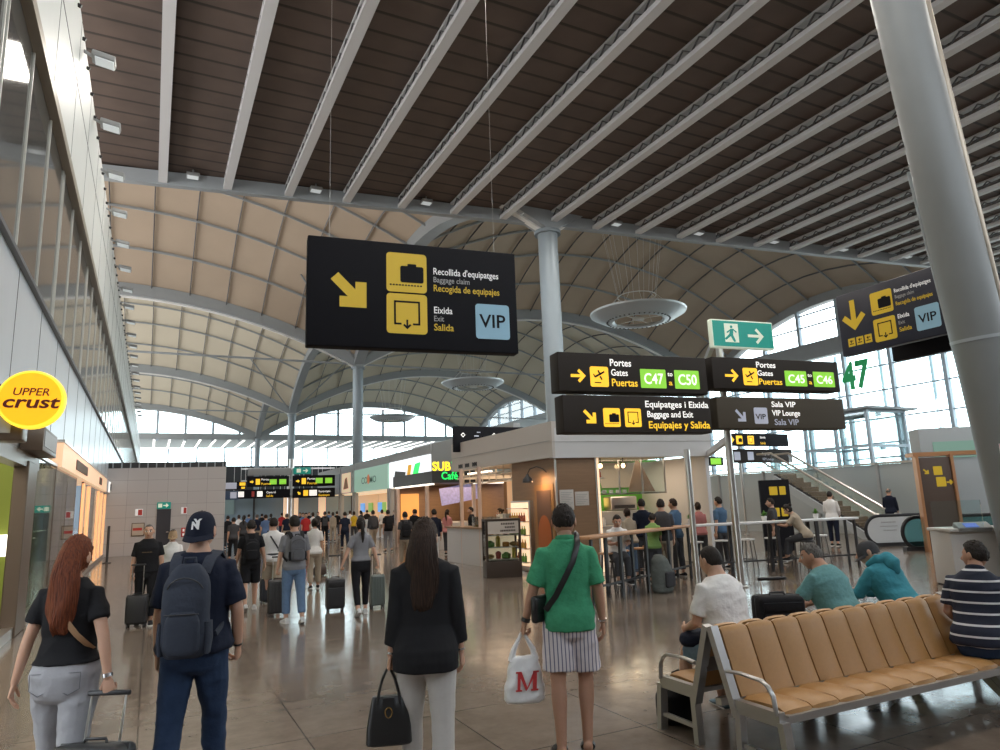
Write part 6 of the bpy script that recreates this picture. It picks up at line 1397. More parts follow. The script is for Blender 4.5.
def plant(x, y, z, label, r=.16, nleaf=46):
    t = thing('potted_plant', label, 'plant', (x, y, z), 0, 'small potted plants on the bar'); MB().lathe([(.05, 0), (.065, .10), (.07, .12), (.055, .12)], n=16).build('pot', M_white, t); q = MB()
    for i in range(nleaf):
        a = random.uniform(0, 2*PI); e_ = random.uniform(.2, 1.5); l = random.uniform(.6, 1)*r; dv = Vector((math.cos(a)*math.cos(e_), math.sin(a)*math.cos(e_), math.sin(e_))); sdv = dv.cross(Vector((0, 0, 1))).normalized()*.018; o = Vector((0, 0, .11)); m_ = o+dv*l*.55+Vector((0, 0, .02)); tip = o+dv*l
        q.add([o, m_+sdv, tip, m_-sdv, m_+Vector((0, 0, -.004))], [(0, 1, 2, 4), (0, 4, 2, 3)])
    q.build('foliage', mat('leaf_green', (.10, .26, .04), .5, 0, .3, 9), t)
for k, (px, lab) in enumerate(((690, 'small potted plant on the bar between the steel posts'), (762, 'small potted plant on the pale bar left of the crouched sitter'), (815, 'small potted plant at the far right of the pale bar'))):
    a, b = r1, r2; t = (px-690)/(858-690); p = a.lerp(b, min(.95, max(.03, t+.03))); plant(p.x+.03, p.y+.2, RZ, lab)
# ------------------------------------------------------------------ sandwich kiosk and shop row behind
c0 = at_y(432, 483, 27); cx, cz = c0.x, c0.z
S2 = thing('kiosk', 'second kiosk with dark canopy and glowing yellow and green letters', 'kiosk', (cx, 27, 0))
dark_c = mat('canopy_dark', (.028, .024, .022), .5)
zt = at_y(430, 471, 27).z
MB().box((1.75, 2.6, (cz+zt)/2), (3.5, 5.2, zt-cz)).build('canopy', dark_c, S2, smooth=False)
MB().box((.1, 2.6, cz-.04), (.16, 4.8, .06)).build('strip_light', M_warm2, S2, smooth=False); MB().box((2.6, .06, cz-.04), (1.4, .12, .06)).build('strip_light', M_warm2, S2, smooth=False)
f = Face((cx, 27, 0), 0, S2); ys = mat('glow_yellow', (1, .75, .02), .4, emit=1.3, emit_col=(1, .72, .02)); gs_ = mat('glow_green', (.02, .75, .12), .4, emit=1.1, emit_col=(.02, .8, .13))
f.text('SUB', .0, zt+.02, .50, ys, .82, .03, lift=.05); f.text('WAY', .86, zt+.02, .50, gs_, .9, .03, lift=.05); f.text('Caf\u00e9', .40, cz+.14, .44, gs_, .74, .02, lift=.03)
MB().box((1.9, 2.9, .55), (3.0, 3.2, 1.1)).build('counter', M_counter, S2, smooth=False); MB().box((1.75, 5.1, cz/2), (3.4, .2, cz)).build('back_wall', M_wood, S2, smooth=False)
MB().box((3.4, 2.6, cz/2), (.15, 5.1, cz)).build('side_wall', M_wood, S2, smooth=False)
for k, (x, y) in enumerate(((.15, 1.0), (.15, 4.9), (2.0, .3))): MB().box((x, y, cz/2), (.14, .14, cz), bev=.01).build('post', mat('peach_post', (.62, .45, .36), .5), S2)
MB().box((.75, 4.96, 1.65), (.9, .06, 1.6)).build('poster', mat('burger_poster', (.6, .25, .05), .5, emit=.7, emit_col=(1, .45, .12)), S2, smooth=False)
ms = MB().box((2.1, 2.0, 2.35), (1.9, .06, .75), Matrix.Rotation(-.15, 3, 'Y')).build('menu_screen', mat('lilac_screen', (.3, .28, .5), .4, 0, .6, 9, emit=.30, emit_col=(.45, .42, .75)), S2, smooth=False)
MB().box((.9, 3.6, .62), (1.0, .8, 1.24), bev=.03).build('red_fridge', mat('red_enamel', (.45, .10, .04), .4), S2)
area_light('canopy_lamp', (cx+1.7, 29.5, cz-.15), 2.4, 90, (1, .72, .46), sizey=4)
XS = 12.6
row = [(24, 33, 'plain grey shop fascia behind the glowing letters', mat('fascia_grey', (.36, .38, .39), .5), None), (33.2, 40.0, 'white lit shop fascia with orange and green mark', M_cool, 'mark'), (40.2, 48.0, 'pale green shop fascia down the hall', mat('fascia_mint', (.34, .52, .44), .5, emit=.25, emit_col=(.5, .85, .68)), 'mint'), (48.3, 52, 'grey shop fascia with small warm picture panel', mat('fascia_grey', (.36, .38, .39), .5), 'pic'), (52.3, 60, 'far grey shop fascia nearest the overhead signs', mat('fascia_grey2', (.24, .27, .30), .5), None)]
for k, (y0, y1, lab, m, kind) in enumerate(row):
    t = thing('shop', lab, 'shop front', (XS, y0, 0), 0, 'shops in the row down the hall'); L_ = y1-y0
    zb, zt_ = 2.95, 4.45
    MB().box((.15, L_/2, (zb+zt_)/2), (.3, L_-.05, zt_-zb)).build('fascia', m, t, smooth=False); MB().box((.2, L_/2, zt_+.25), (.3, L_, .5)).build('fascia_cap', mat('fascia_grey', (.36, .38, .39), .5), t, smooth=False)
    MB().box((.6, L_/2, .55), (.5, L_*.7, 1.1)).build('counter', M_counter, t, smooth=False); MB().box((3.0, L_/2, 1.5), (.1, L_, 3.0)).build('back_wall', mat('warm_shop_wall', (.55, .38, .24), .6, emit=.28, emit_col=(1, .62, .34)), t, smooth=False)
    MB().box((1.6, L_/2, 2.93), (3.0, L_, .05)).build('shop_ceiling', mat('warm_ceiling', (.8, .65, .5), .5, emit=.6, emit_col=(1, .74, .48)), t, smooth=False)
    for yy in (.12, L_-.12): MB().box((.12, yy, 1.48), (.25, .2, 2.96)).build('pier', M_grey, t, smooth=False)
    for j in range(3): MB().box((2.85, L_*(.2+.3*j), 1.9), (.1, 1.0, .7)).build('lit_picture', [M_warm, mat('lit_green', (.2, .4, .1), .5, emit=.4), mat('lit_blue', (.1, .3, .7), .5, emit=.7)][(j+k) % 3], t, smooth=False)
    f = Face((XS-.01, y1, 0), -PI/2, t)
    if kind == 'mark':
        f.poly([(3.1, 3.25), (3.7, 3.25), (4.1, 4.1), (3.5, 4.1)], mat('mark_orange', (.8, .4, .02), .5, emit=.6), 'logo_mark'); f.poly([(4.0, 3.25), (4.9, 3.25), (5.5, 4.15), (4.6, 4.1)], gs_, 'logo_mark'); f.poly([(1.0, 3.55), (2.9, 3.45), (3.1, 3.75), (1.2, 3.9)], M_dark, 'logo_mark')
    if kind == 'mint': f.text('COSMO', 1.9, 3.45, .6, mat('mint_dark', (.10, .22, .18), .5), 3.4, .005); f.poly([(3.6+.3*math.cos(a), 3.7+.32*math.sin(a)) for a in np.linspace(0, 2*PI, 14)[:-1]], mat('mark_red_orange', (.7, .22, .08), .5, emit=.3), 'logo_mark', lift=.012)
    if kind == 'pic': f.poly(rect(.5, 3.0, 2.6, 1.4), mat('picture_peach', (.85, .62, .42), .5, emit=.5), 'picture'); f.polys([[(1.0, 3.25), (2.5, 3.3), (2.0, 4.1), (1.5, 4.0)]], mat('picture_brown', (.45, .2, .1), .5), 'picture_motif', lift=.01)
area_light('shop_row_lamp', (XS+1.2, 42, 2.8), 2, 220, (1, .75, .5), sizey=26)
# ------------------------------------------------------------------ escalators, glass walls and gate desk at the right
M_panel = mat('escalator_panel', (.55, .57, .58), .4)
def newel(x, y, yaw, label, L_=3.4, adv=True):
    t = thing('escalator_balustrade', label, 'balustrade', (x, y, 0), yaw, 'escalator balustrades'); n = 14; r = .47
    pts = [(r-r*math.sin(a)*1.0, 0, .52-r*math.cos(a)) for a in np.linspace(PI*.02, PI*.98, n)]
    prof = [(r-r*math.sin(a), .52-r*math.cos(a)) for a in np.linspace(0, PI, n)]; poly = prof+[(L_, .99), (L_, .05)]
    MB().prism(poly[::-1], (0, .03, 0), (1, 0, 0), (0, 0, 1), (0, -1, 0), .06).build('glass_side', M_panel if adv else glass_mat('teal_glass', (.45, .68, .68), .15), t, smooth=False)
    MB().tube([(L_, 0, .04)]+[(p[0], 0, p[1]) for p in prof]+[(L_, 0, .99)], .045, 8, True, .06).build('handrail', M_black, t)
    MB().box((L_/2, 0, .06), (L_, .2, .12)).build('skirt', M_dark, t, smooth=False)
    if adv:
        q = MB()
        for k, (u, l) in enumerate(((.55, .5), (.5, .62), (.6, .45))):
            for j in range(int(l/.05)): q.box((u+.05*j, -.036, .78-.13*k), (.036, .008, .03 if k else .045))
        q.build('printed_lines', M_gryt, t, smooth=False)
    return t
e1 = floor_at(868, 547); e2 = floor_at(905, 551); ey = math.radians(-25)
newel(e1.x, e1.y, ey, 'escalator balustrade with pale printed panel at the right', 1.9, True); newel(e2.x, e2.y, ey, 'teal glass escalator balustrade right of the printed panel', 3.4, False)
def incline(x, y, label, z0=.0, ln=5.0, zt_=2.7):
    t = thing('escalator', label, 'escalator', (x, y, z0), 0, 'rising escalators'); run = (zt_-0)/math.tan(math.radians(30))
    for s_ in (-.55, .55):
        MB().add([(s_, 0, .1), (s_, run, zt_+.1), (s_, run, zt_+.9), (s_, 0, .9), (s_+.02, 0, .1), (s_+.02, run, zt_+.1), (s_+.02, run, zt_+.9), (s_+.02, 0, .9)], [(0, 1, 2, 3), (7, 6, 5, 4), (0, 3, 7, 4), (1, 5, 6, 2), (3, 2, 6, 7), (0, 4, 5, 1)]).build('glass_side', M_glass, t, smooth=False)
        MB().tube([(s_+.01, -.6, .86), (s_+.01, 0, .92), (s_+.01, run, zt_+.92), (s_+.01, run+.8, zt_+.92)], .05, 8).build('handrail', M_inox, t)
    q = MB(); ns = int(zt_/.2)
    for i in range(ns): q.box((0, run*(i+.5)/ns, zt_*(i+.5)/ns), (1.0, run/ns, .2))
    q.build('steps', M_dark, t, smooth=False); q = MB(); q.bar((0, 0, -.2), (0, run, zt_-.2), 1.2, .3); q.build('truss', M_steel, t, smooth=False); return t
a = at_x(845, 476, 27.5)
incline(25.2, 17.6, 'nearer rising escalator with bright handrail'); incline(28.2, 21.2, 'farther rising escalator behind the man in white')
t = thing('glass_screen', 'tall grey glass screen behind the escalators', 'screen', (27.6, 25.5, 0), 0); 
q = MB(); q.box((0, -3, 1.45), (.05, 26, 2.9)); q.build('pane', mat('smoky_panel', (.36, .40, .41), .22, .1, .05, .8), t, smooth=False)
for k in range(9): MB().box((-.06, -15.5+3.1*k, 1.5), (.1, .12, 3.0)).build('post', M_grey, t, smooth=False)
MB().box((-.02, -3, 2.95), (.14, 26, .08)).build('top_rail', M_inox, t, smooth=False)
# glass lift box in front of the facade
a = at_y(846, 476, 34)
t = thing('lift_shaft', 'glazed lift box with steel frame before the facade', 'lift shaft', (46, 32.5, 0), 0)
q = MB(); W_, D_, H_ = 4.2, 5.4, 7.6
for x in (0, W_):
    for y in (0, D_/2, D_): q.box((x, y, H_/2), (.22, .22, H_))
for z in (3.4, 5.0, 7.55):
    for y in (0, D_): q.box((W_/2, y, z), (W_, .18, .18))
    for x in (0, W_): q.box((x, D_/2, z), (.18, D_, .18))
q.build('frame', M_post, t, smooth=False); MB().box((W_/2, D_/2, H_+.1), (W_+1.4, D_+1.4, .16)).build('roof_plate', M_steel, t, smooth=False); MB().box((0, D_/2, H_/2), (.03, D_, H_)).build('pane', M_glass, t, smooth=False); MB().box((W_/2, 0, H_/2), (W_, .03, H_)).build('pane', M_glass, t, smooth=False)
# brown totem with copper frame, small totem, wall block with screen
def totem(px, py, dpt, w_, h_, label, m, copper=True):
    b = ground(px, dpt); t = thing('sign_totem', label, 'totem', b, math.radians(-36)); MB().box((0, .1, h_/2), (w_, .2, h_), bev=.01).build('body', m, t)
    f = Face((b.x-w_/2*math.cos(math.radians(36)), b.y+w_/2*math.sin(math.radians(36)), 0), math.radians(-36), t); return t, f
t, f = totem(938, 0, 20.5, .92, 2.75, 'brown sign totem with copper frame and yellow tiles and arrows', mat('totem_brown', (.075, .045, .030), .5)); M_cop = mat('copper', (.55, .28, .14), .35, .7)
MB().box((-.48, .08, 1.42), (.08, .26, 2.84)).build('copper_edge', M_cop, t, smooth=False); MB().box((.48, .08, 1.42), (.08, .26, 2.84)).build('copper_edge', M_cop, t, smooth=False); MB().box((.9, .3, 2.85), (2.9, .6, .12)).build('copper_canopy', M_cop, t, smooth=False)
f.polys(arrow2(.20, 2.33, .2, -45, .045), M_yel, 'arrow'); f.poly(rrect(.40, 2.22, .24, .26, .02), M_yel, 'pictogram'); f.poly(rrect(.44, 1.88, .26, .28, .02), M_yel, 'pictogram'); f.polys(arrow2(.81, 2.0, .19, 0, .045), M_yel, 'arrow')
t, f = totem(775, 0, 23, .95, 2.3, 'dark sign totem with yellow tiles seen past the steel posts', M_sign); f.poly(rrect(.3, 1.8, .26, .28, .02), M_yel, 'pictogram'); f.poly(rrect(.62, 1.8, .2, .28, .02), M_yel, 'pictogram'); f.poly(rrect(.3, 1.1, .26, .28, .02), M_yel, 'pictogram'); f.poly(rrect(.62, 1.1, .2, .28, .02), M_yel, 'pictogram')
b = ground(955, 23); t = thing('wall_block', 'grey block with a screen above the copper canopy', 'block', (b.x, b.y, 0), math.radians(-36)); MB().box((.3, .5, 1.9), (2.3, .8, 3.9), bev=.02).build('body', mat('block_grey', (.33, .36, .37), .5), t); MB().box((.3, .08, 3.1), (1.5, .05, .55)).build('screen', mat('green_screen', (.12, .22, .18), .3, emit=.3, emit_col=(.35, .55, .45)), t, smooth=False)
# gate desk
b = floor_at(958, 588)
t = thing('gate_desk', 'white gate desk with a small screen behind the bench', 'desk', b, math.radians(-30)); M_desk = mat('desk_white', (.55, .52, .49), .4)
MB().box((.95, .35, .52), (1.9, .7, 1.0), bev=.02).build('body', M_desk, t); MB().box((.95, .35, .03), (1.86, .66, .07)).build('plinth', M_dark, t); MB().box((.95, .30, 1.05), (2.0, .8, .06), bev=.015).build('desk_top', M_desk, t)
sc = MB().box((.42, -.02, 1.10), (.62, .22, .10), Matrix.Rotation(.5, 3, 'X'), bev=.02).build('console', M_grey, t); MB().box((.36, -.075, 1.135), (.24, .13, .012), Matrix.Rotation(.5, 3, 'X')).build('display', mat('blue_display', (.05, .10, .40), .3, emit=.5, emit_col=(.15, .25, .8)), sc, smooth=False)
MB().box((.10, -.15, 1.35), (.9, .015, .5)).build('glass_guard', M_glass, t, smooth=False)
MB().box((1.55, -.12, 1.35), (.9, .02, 1.1)).build('frosted_screen', glass_mat('frosted', (.62, .68, .70), .2, .3), t, smooth=False); MB().box((.98, -.12, 1.35), (.22, .05, 1.15)).build('copper_panel', mat('copper_dull', (.30, .17, .10), .5, .3), t, smooth=False)
q = MB(); q.tube([(1.0, -.16, 1.9), (1.02, -.16, 2.1), (1.10, -.16, 2.16), (1.75, -.16, 2.16), (1.82, -.16, 2.1), (1.84, -.16, 1.9)], .025, 8); q.build('tube_frame', M_dark, t); MB().tube([(1.1, -.2, 2.0), (1.45, -.24, 0)], .025, 8).build('support_tube', M_steel, t); MB().box((1.5, -.2, .98), (.9, .3, .03)).build('side_shelf', M_steel, t, smooth=False)
z_ = at_y(1000, 490, 6.6); cc = on(1.9)
R = thing('round_sign', 'round red prohibition sign at the right edge on the column', 'sign', Vector((cc.x, cc.y, 1.86))+CN*.49+Vector((.10, -.18, 0)), math.radians(-50)); MB().lathe([(.10, -.01), (.115, -.008), (.115, .008), (.10, .01)], n=28, M=RY_).build('disc', M_dark, R); MB().lathe([(.09, .0), (.09, .014)], n=28, M=RY_).build('red_field', M_red, R); MB().box((0, -.017, 0), (.13, .006, .03)).build('white_bar', M_wht, R, smooth=False)
# ------------------------------------------------------------------ walkers in the middle distance
def dist_at(px, feet): return CAM_H*F_PX/(feet-horizon(px))
C_white = cloth('white_cotton', (.74, .73, .72)); C_grey = cloth('grey_cotton', (.20, .20, .215)); C_dgrey = cloth('dark_grey_cotton', (.055, .055, .06)); C_beige = cloth('beige_cotton', (.36, .30, .23)); C_yellow = cloth('yellow_cotton', (.62, .40, .03)); C_bluec = cloth('blue_cotton', (.10, .16, .30)); C_lblue = cloth('faded_denim', (.11, .17, .27), noise_amt=.25); C_pink = cloth('pink_cotton', (.50, .20, .19)); C_red = cloth('red_cotton', (.40, .03, .03)); C_teal = cloth('teal_shirt', (.12, .27, .28), noise_amt=.3, noise_scale=40); C_hood = cloth('teal_hoodie', (.045, .23, .29)); C_sage = cloth('sage_cotton', (.20, .33, .10)); C_steelb = cloth('steel_blue_cotton', (.07, .13, .22))
M_wshoe = cloth('white_trainer', (.55, .55, .55)); M_bshoe = cloth('black_trainer', (.02, .02, .022))
WALK = [((16, 4), (-14, -32)), ((-12, -28), (15, 2)), ((8, 0), (-8, -16)), ((-6, -14), (8, 2))]
def walker(px, feet, H, label, sex, top, bottom, hair, style='short', shoe=None, face='away', gait=0, arms=None, depth=None, group=None, bag=None, **k):
    d = depth or dist_at(px, feet); g = ground(px, d); yaw = {'away': random.uniform(-.15, .08), 'to': PI-.1, 'left': PI/2, 'right': -PI/2}[face] if isinstance(face, str) else face
    lg = WALK[gait % 4]; hl = [(0, 28), (28, 0), (0, 14), (14, 0)][gait % 4]
    R, J = person(label, g, yaw, H, sex, k.pop('skin', M_skin), top, bottom, hair, shoe or M_bshoe, None, style, legs=k.pop('legs', lg), heel=k.pop('heel', hl), arms=arms or ((-8, 8, 6, 4), (10, 8, 18, 4)) if gait % 2 == 0 else arms or ((10, 8, 18, 4), (-8, 8, 6, 4)), group=group, voxel=k.pop('voxel', .017), seed=int(px), **k)
    return R, J
MW = lambda R: Matrix.Translation(R.location) @ R.rotation_euler.to_matrix().to_4x4()
def case_at(px, feet, label, yaw, **k): g = floor_at(px, feet); return suitcase(label, (g.x, g.y, 0), yaw, **k)
R, J = walker(150, 620, 1.68, 'bald man in black T-shirt walking towards the camera with a black suitcase', 'm', C_black, C_black, M_hgrey, 'shaved', face='to', gait=2, arms=((4, 12, 14, 6), (2, 10, 10, 4)), skin=M_skin, curls=(20, 60), hem=.90, fat=1.08, voxel=.014)
U = J['U']; me = text_mesh('- - - -', .06, .001, .002, 'CENTER')
for v in me.vertices: x = v.co.x*1.2; v.co = U(Vector((-x, .168-x*x*.9+v.co.z, 1.25+v.co.y)))
me.materials.clear(); me.materials.append(mat('gold_print', (.45, .30, .12), .5)); o = bpy.data.objects.new('chest_print', me); COL.objects.link(o); o.parent = R
case_at(136, 627, 'black suitcase rolling beside the bald man in the black T-shirt', PI-.2, h=.48, w=.34, pull=.50, ribs=False, m=M_black)
R, J = walker(174, 0, 1.56, 'woman in white T-shirt and tan cap behind the capped man', 'f', C_white, C_beige, M_hbrown, 'short', face='to', gait=1, depth=13.4, hem=.95)
cap(J, cloth('tan_cap', (.36, .25, .15)), front=1)
R, J = walker(234, 559, 1.64, 'man in charcoal T-shirt and black trousers standing beyond the tiled wall', 'm', C_dgrey, C_black, M_hblack, gait=2)
R, J = walker(252, 606, 1.68, 'man in black T-shirt and black shorts with black backpack, white shoes', 'm', C_black, C_black, M_hblack, shoe=M_wshoe, gait=1, pant=.46, sleeve=.2, arms=((8, 12, 24, 8), (-4, 14, 12, 10)), voxel=.014)
backpack(J, 'black backpack worn by the man in black shorts', C_black, None, .28, .42, .13, 1.18)
R, J = walker(274, 600, 1.70, 'man in white T-shirt and beige shorts with a dark belt bag', 'm', C_white, C_beige, M_hblack, gait=0, pant=.44, arms=((4, 14, 60, 10), (2, 12, 30, 12)), voxel=.014)
U = J['U']; q = MB(); q.tube([U(Vector((.175*math.sin(a), -.135*math.cos(a), 1.0))) for a in np.linspace(0, 2*PI, 25)], .012, 8, True, .03, up=(0, 0, 1)); q.build('belt', C_dgrey, R); strap(J, [U(Vector(p)) for p in ((-.12, -.02, 1.50), (-.06, -.125, 1.38), (.04, -.14, 1.22), (.15, -.10, 1.04))], .03, C_dgrey, 'crossbody_strap', n=(0, 1, 0))
case_at(267, 603, 'small dark suitcase behind the man in beige shorts', -.1, h=.44, w=.30, pull=.40, m=mat('shell_navy', (.03, .035, .045), .4))
R, J = walker(295, 618, 1.73, 'person in grey T-shirt and blue jeans with grey backpack', 'm', C_grey, C_lblue, M_hblack, shoe=M_wshoe, gait=2, arms=((4, 12, 10, 8), (8, 14, 34, 10)), thick=.02, sleeve=.24, voxel=.013, curls=(60, 20))
backpack(J, 'slim grey backpack worn by the person in blue jeans', cloth('grey_canvas', (.10, .10, .11)), C_black, .26, .42, .12, 1.22)
case_at(277, 616, 'black ribbed suitcase pulled by the person in blue jeans', -.15, h=.58, w=.34, d=.24, pull=.40, m=mat('shell_black', (.025, .025, .027), .35))
R, J = walker(315, 586, 1.62, 'woman in white T-shirt with short dark hair carrying a dark bag', 'f', C_white, C_beige, M_hblack, 'bun', gait=3)
g = floor_at(319, 576); b = thing('tote_bag', 'small dark brown wheeled bag beside the woman in white T-shirt', 'bag', (g.x, g.y, 0), .3); q = MB(); q.loft([(0, 0, .03, .20, .10), (0, 0, .06, .22, .12), (.02, 0, .2, .2, .11), (.05, 0, .30, .13, .07), (.06, 0, .33, .05, .03)], 24, 2.8); q.build('bag_body', mat('brown_bag', (.05, .035, .03), .5), b); MB().tube([(.06, 0, .31), (.12, 0, .6), (.14, 0, .86)], .01, 8).build('pull_handle', M_dark, b)
for s_ in (-.12, .12): MB().lathe([(.03, -.015), (.03, .015)], (s_, 0, .03), 12, Matrix.Rotation(PI/2, 3, 'X')).build('wheel', M_dark, b)
R, J = walker(361, 610, 1.66, 'woman in grey T-shirt and black leggings with ponytail pulling two suitcases', 'f', C_grey, C_black, M_hblack, 'pony', shoe=M_wshoe, gait=1, arms=((-10, 26, -4, 22), (-10, 20, -2, 16)), ploose=.002, hem=.97, curls=(62, 62), voxel=.013, sleeve=.21)
case_at(335, 611, 'black suitcase on the left side of the ponytailed woman', -.05, h=.54, w=.34, d=.24, pull=.40, m=mat('shell_black2', (.030, .030, .033), .4), ribs=False)
case_at(377, 608, 'grey green ribbed suitcase on the right side of the ponytailed woman', -.05, h=.56, w=.28, d=.22, pull=.36, m=mat('shell_grey_green', (.10, .12, .11), .35))
R, J = walker(405, 565, 1.68, 'man in dark grey T-shirt with black backpack next to the long-haired woman', 'm', C_dgrey, C_beige, M_hblack, gait=0); backpack(J, 'black backpack on the man beside the long-haired woman', C_black, None, .30, .44, .13, 1.17, detail=False)
R, J = walker(434, 562, 1.72, 'man in navy shirt and pale trousers walking past the counter', 'm', C_navy, C_white, M_hblack, gait=1, sleeve=.4)
R, J = walker(388, 551, 1.72, 'man in black T-shirt and grey trousers with black backpack', 'm', C_black, C_grey, M_hblack, gait=2); backpack(J, 'black backpack on the man in grey trousers down the hall', C_black, None, .32, .46, .13, 1.17, detail=False)
R, J = walker(373, 547, 1.72, 'man in dark jacket and beige trousers in front of the yellow shirt', 'm', C_dgrey, C_beige, M_hblack, gait=1, sleeve=.5); backpack(J, 'dark backpack on the man in beige trousers', C_dgrey, None, .3, .44, .13, 1.17, detail=False)
R, J = walker(345, 549, 1.70, 'man in navy T-shirt and navy trousers down the hall', 'm', C_navy, C_navy, M_hblack, gait=0)
R, J = walker(354, 540, 1.66, 'person in bright yellow shirt down the hall', 'f', C_yellow, C_dgrey, M_hbrown, 'bun', gait=2)
R, J = walker(325, 543, 1.72, 'man in black jacket with backpack walking at mid hall', 'm', C_black, C_black, M_hblack, gait=3); backpack(J, 'black backpack on the man at mid hall', C_dgrey, None, .3, .42, .13, 1.17, detail=False)
R, J = walker(333, 541, 1.66, 'woman in long pale beige clothes at mid hall', 'f', C_beige, C_beige, M_hbrown, 'bun', gait=2, sleeve=.45, hem=.62 if False else .86)
# the farther crowd, each built from a few cloned bodies
protos = []
for i, (tp, bt, hr, sx_, st) in enumerate(((C_black, C_dgrey, M_hblack, 'm', 'short'), (C_bluec, C_lblue, M_hbrown, 'm', 'short'), (C_white, C_beige, M_hbrown, 'f', 'bun'), (C_red, C_navy, M_hblack, 'm', 'short'), (C_dgrey, C_black, M_hblack, 'f', 'pony'), (C_navy, C_beige, M_hgrey, 'm', 'short'))):
    protos.append((i, tp, bt, hr, sx_, st))
desc = ['black top and dark grey trousers', 'blue shirt and faded jeans', 'white top and beige trousers', 'red top and navy trousers', 'charcoal top and black trousers with ponytail', 'navy top and beige trousers']
rootp = {}
spots = [(228, 36, 0), (239, 40, 2), (244, 33, 4), (249, 47, 1), (257, 38, 5), (262, 50, 0), (266, 33, 1), (271, 44, 4), (282, 48, 3), (287, 36, 5), (300, 48, 0), (303, 41, 1), (306, 34, 3), (309, 50, 5), (313, 38, 2), (318, 48, 4), (329, 50, 1), (337, 46, 0), (350, 47, 2), (361, 44, 4), (367, 50, 0), (382, 42, 2), (395, 38, 5), (414, 33, 0)]
cnt = {}
where = {228: 'nearest the tiled wall', 239: 'just past the tiled wall', 244: 'right of the charcoal man', 249: 'far behind the black shorts wearer', 257: 'right of the black shorts wearer', 262: 'below the white display tile', 266: 'left of the beige shorts wearer', 271: 'far behind the beige shorts wearer', 282: 'left of the sign masts', 287: 'at the sign masts', 300: 'right of the sign masts', 303: 'behind the blue jeans wearer', 306: 'in front of the warm pillar', 309: 'far behind the warm pillar', 313: 'behind the woman with the wheeled bag', 318: 'by the wide warm pillar', 329: 'far beyond the mid hall backpack', 337: 'far beyond the beige clothes', 350: 'far beyond the yellow shirt', 361: 'far behind the ponytailed woman', 367: 'far left of the beige trousers man', 382: 'between the two backpack men', 395: 'left of the dark grey backpacker', 414: 'behind the long-haired woman'}
for px, d, i in spots:
    g = ground(px, d); _, tp, bt, hr, sx_, st = protos[i]; lab = 'far person in %s, %s' % (desc[i], where[px])
    if i not in rootp:
        R, J = person(lab, g, random.uniform(-.3, .2), 1.70, sx_, M_skin, tp, bt, hr, M_bshoe, None, st, legs=WALK[i % 4], heel=(0, 0), voxel=.026, fold=0, group='far crowd in the hall'); rootp[i] = R
    else: dup(rootp[i], g, random.uniform(-.4, .3) if px % 3 else PI, lab)
# ------------------------------------------------------------------ people at the kiosk, bar and escalator
LEGS0 = ((3, 1), (-3, -5))
def stander(px, d, H, label, sex, top, bottom, hair, yaw, style='short', **k):
    return walker(px, 0, H, label, sex, top, bottom, hair, style, face=yaw, gait=2, depth=d, legs=k.pop('legs', LEGS0), heel=(0, 0), **k)
stander(500, 22.0, 1.66, 'barista in white top with dark bun behind the kiosk counter', 'f', C_white, C_black, M_hbrown, 1.3, 'bun')
stander(447, 26.5, 1.66, 'woman in pink top standing at the far counter', 'f', C_pink, C_dgrey, M_hbrown, -.9, 'pony')
stander(471, 25.5, 1.72, 'dark haired man in black behind the glass of the counter', 'm', C_black, C_black, M_hblack, 1.2)
stander(415, 29, 1.70, 'man in black facing the red counter', 'm', C_black, C_dgrey, M_hblack, -.6)
kp = lambda px, d: ground(px, d)
R, J = person('man in white shirt sitting at the wooden bar with his phone', ground(614, 14.6), PI-.4, 1.72, 'm', M_tan, C_white, C_dgrey, M_hblack, M_bshoe, None, 'short', sit=.60, arms=((30, 8, 95, -18), (30, 8, 95, -18)), legs=((84, 4), (84, 4)), head=(0, 14), lean=10, group=None, voxel=.016); 
sb = thing('bar_stool', 'stool under the seated man in white shirt', 'stool', R.location, 0, 'stools at the high bar tables'); MB().lathe([(.17, .56), (.18, .565), (.18, .592), (.17, .598)], n=24).build('seat', M_dark, sb)
for i in range(4): an = PI/4+PI/2*i; MB().tube([(.13*math.cos(an), .13*math.sin(an), .56), (.20*math.cos(an), .20*math.sin(an), 0)], .012, 8).build('leg', M_dark, sb)
stander(641, 17.2, 1.80, 'man in navy shirt with his back turned at the kiosk counter', 'm', C_navy, C_dgrey, M_hblack, -.5, sleeve=.24)
stander(660, 15.6, 1.78, 'man in black T-shirt with pale print standing at the bar', 'm', C_dgrey, C_beige, M_hblack, -.7, fat=1.1)
stander(673, 16.6, 1.78, 'man in steel blue T-shirt looking left at the bar', 'm', C_steelb, C_dgrey, M_hbrown, .3)
stander(650, 15.4, 1.50, 'small person in sage green top leaning at the bar', 'f', C_sage, C_dgrey, M_hblack, -.8, lean=12)
stander(628, 16.6, 1.60, 'woman in beige top leaning at the kiosk counter', 'f', C_beige, C_lblue, M_hbrown, -.2, 'bun', lean=8)
g = ground(656, 14.1); b = thing('backpack', 'grey green travel backpack leaning on the floor below the bar', 'backpack', g, .4); q = MB(); q.loft([(0, 0, 0, .22, .14), (0, 0, .05, .25, .17), (0, 0, .4, .25, .17), (0, .03, .62, .2, .13), (0, .05, .72, .1, .07)], 24, 2.8); mesh_obj('bag_body', remesh(q, .02, 3, .008), cloth('olive_grey_canvas', (.12, .13, .12)), b); MB().box((0, -.18, .25), (.34, .08, .3), bev=.04).build('front_pocket', C_dgrey, b)
stander(697, 18.5, 1.66, 'woman in pink beige top beyond the steel posts', 'f', C_pink, C_dgrey, M_hbrown, -.4, 'bun')
stander(718, 18.0, 1.78, 'man in blue T-shirt standing between the steel posts', 'm', C_steelb, C_dgrey, M_hblack, .1)
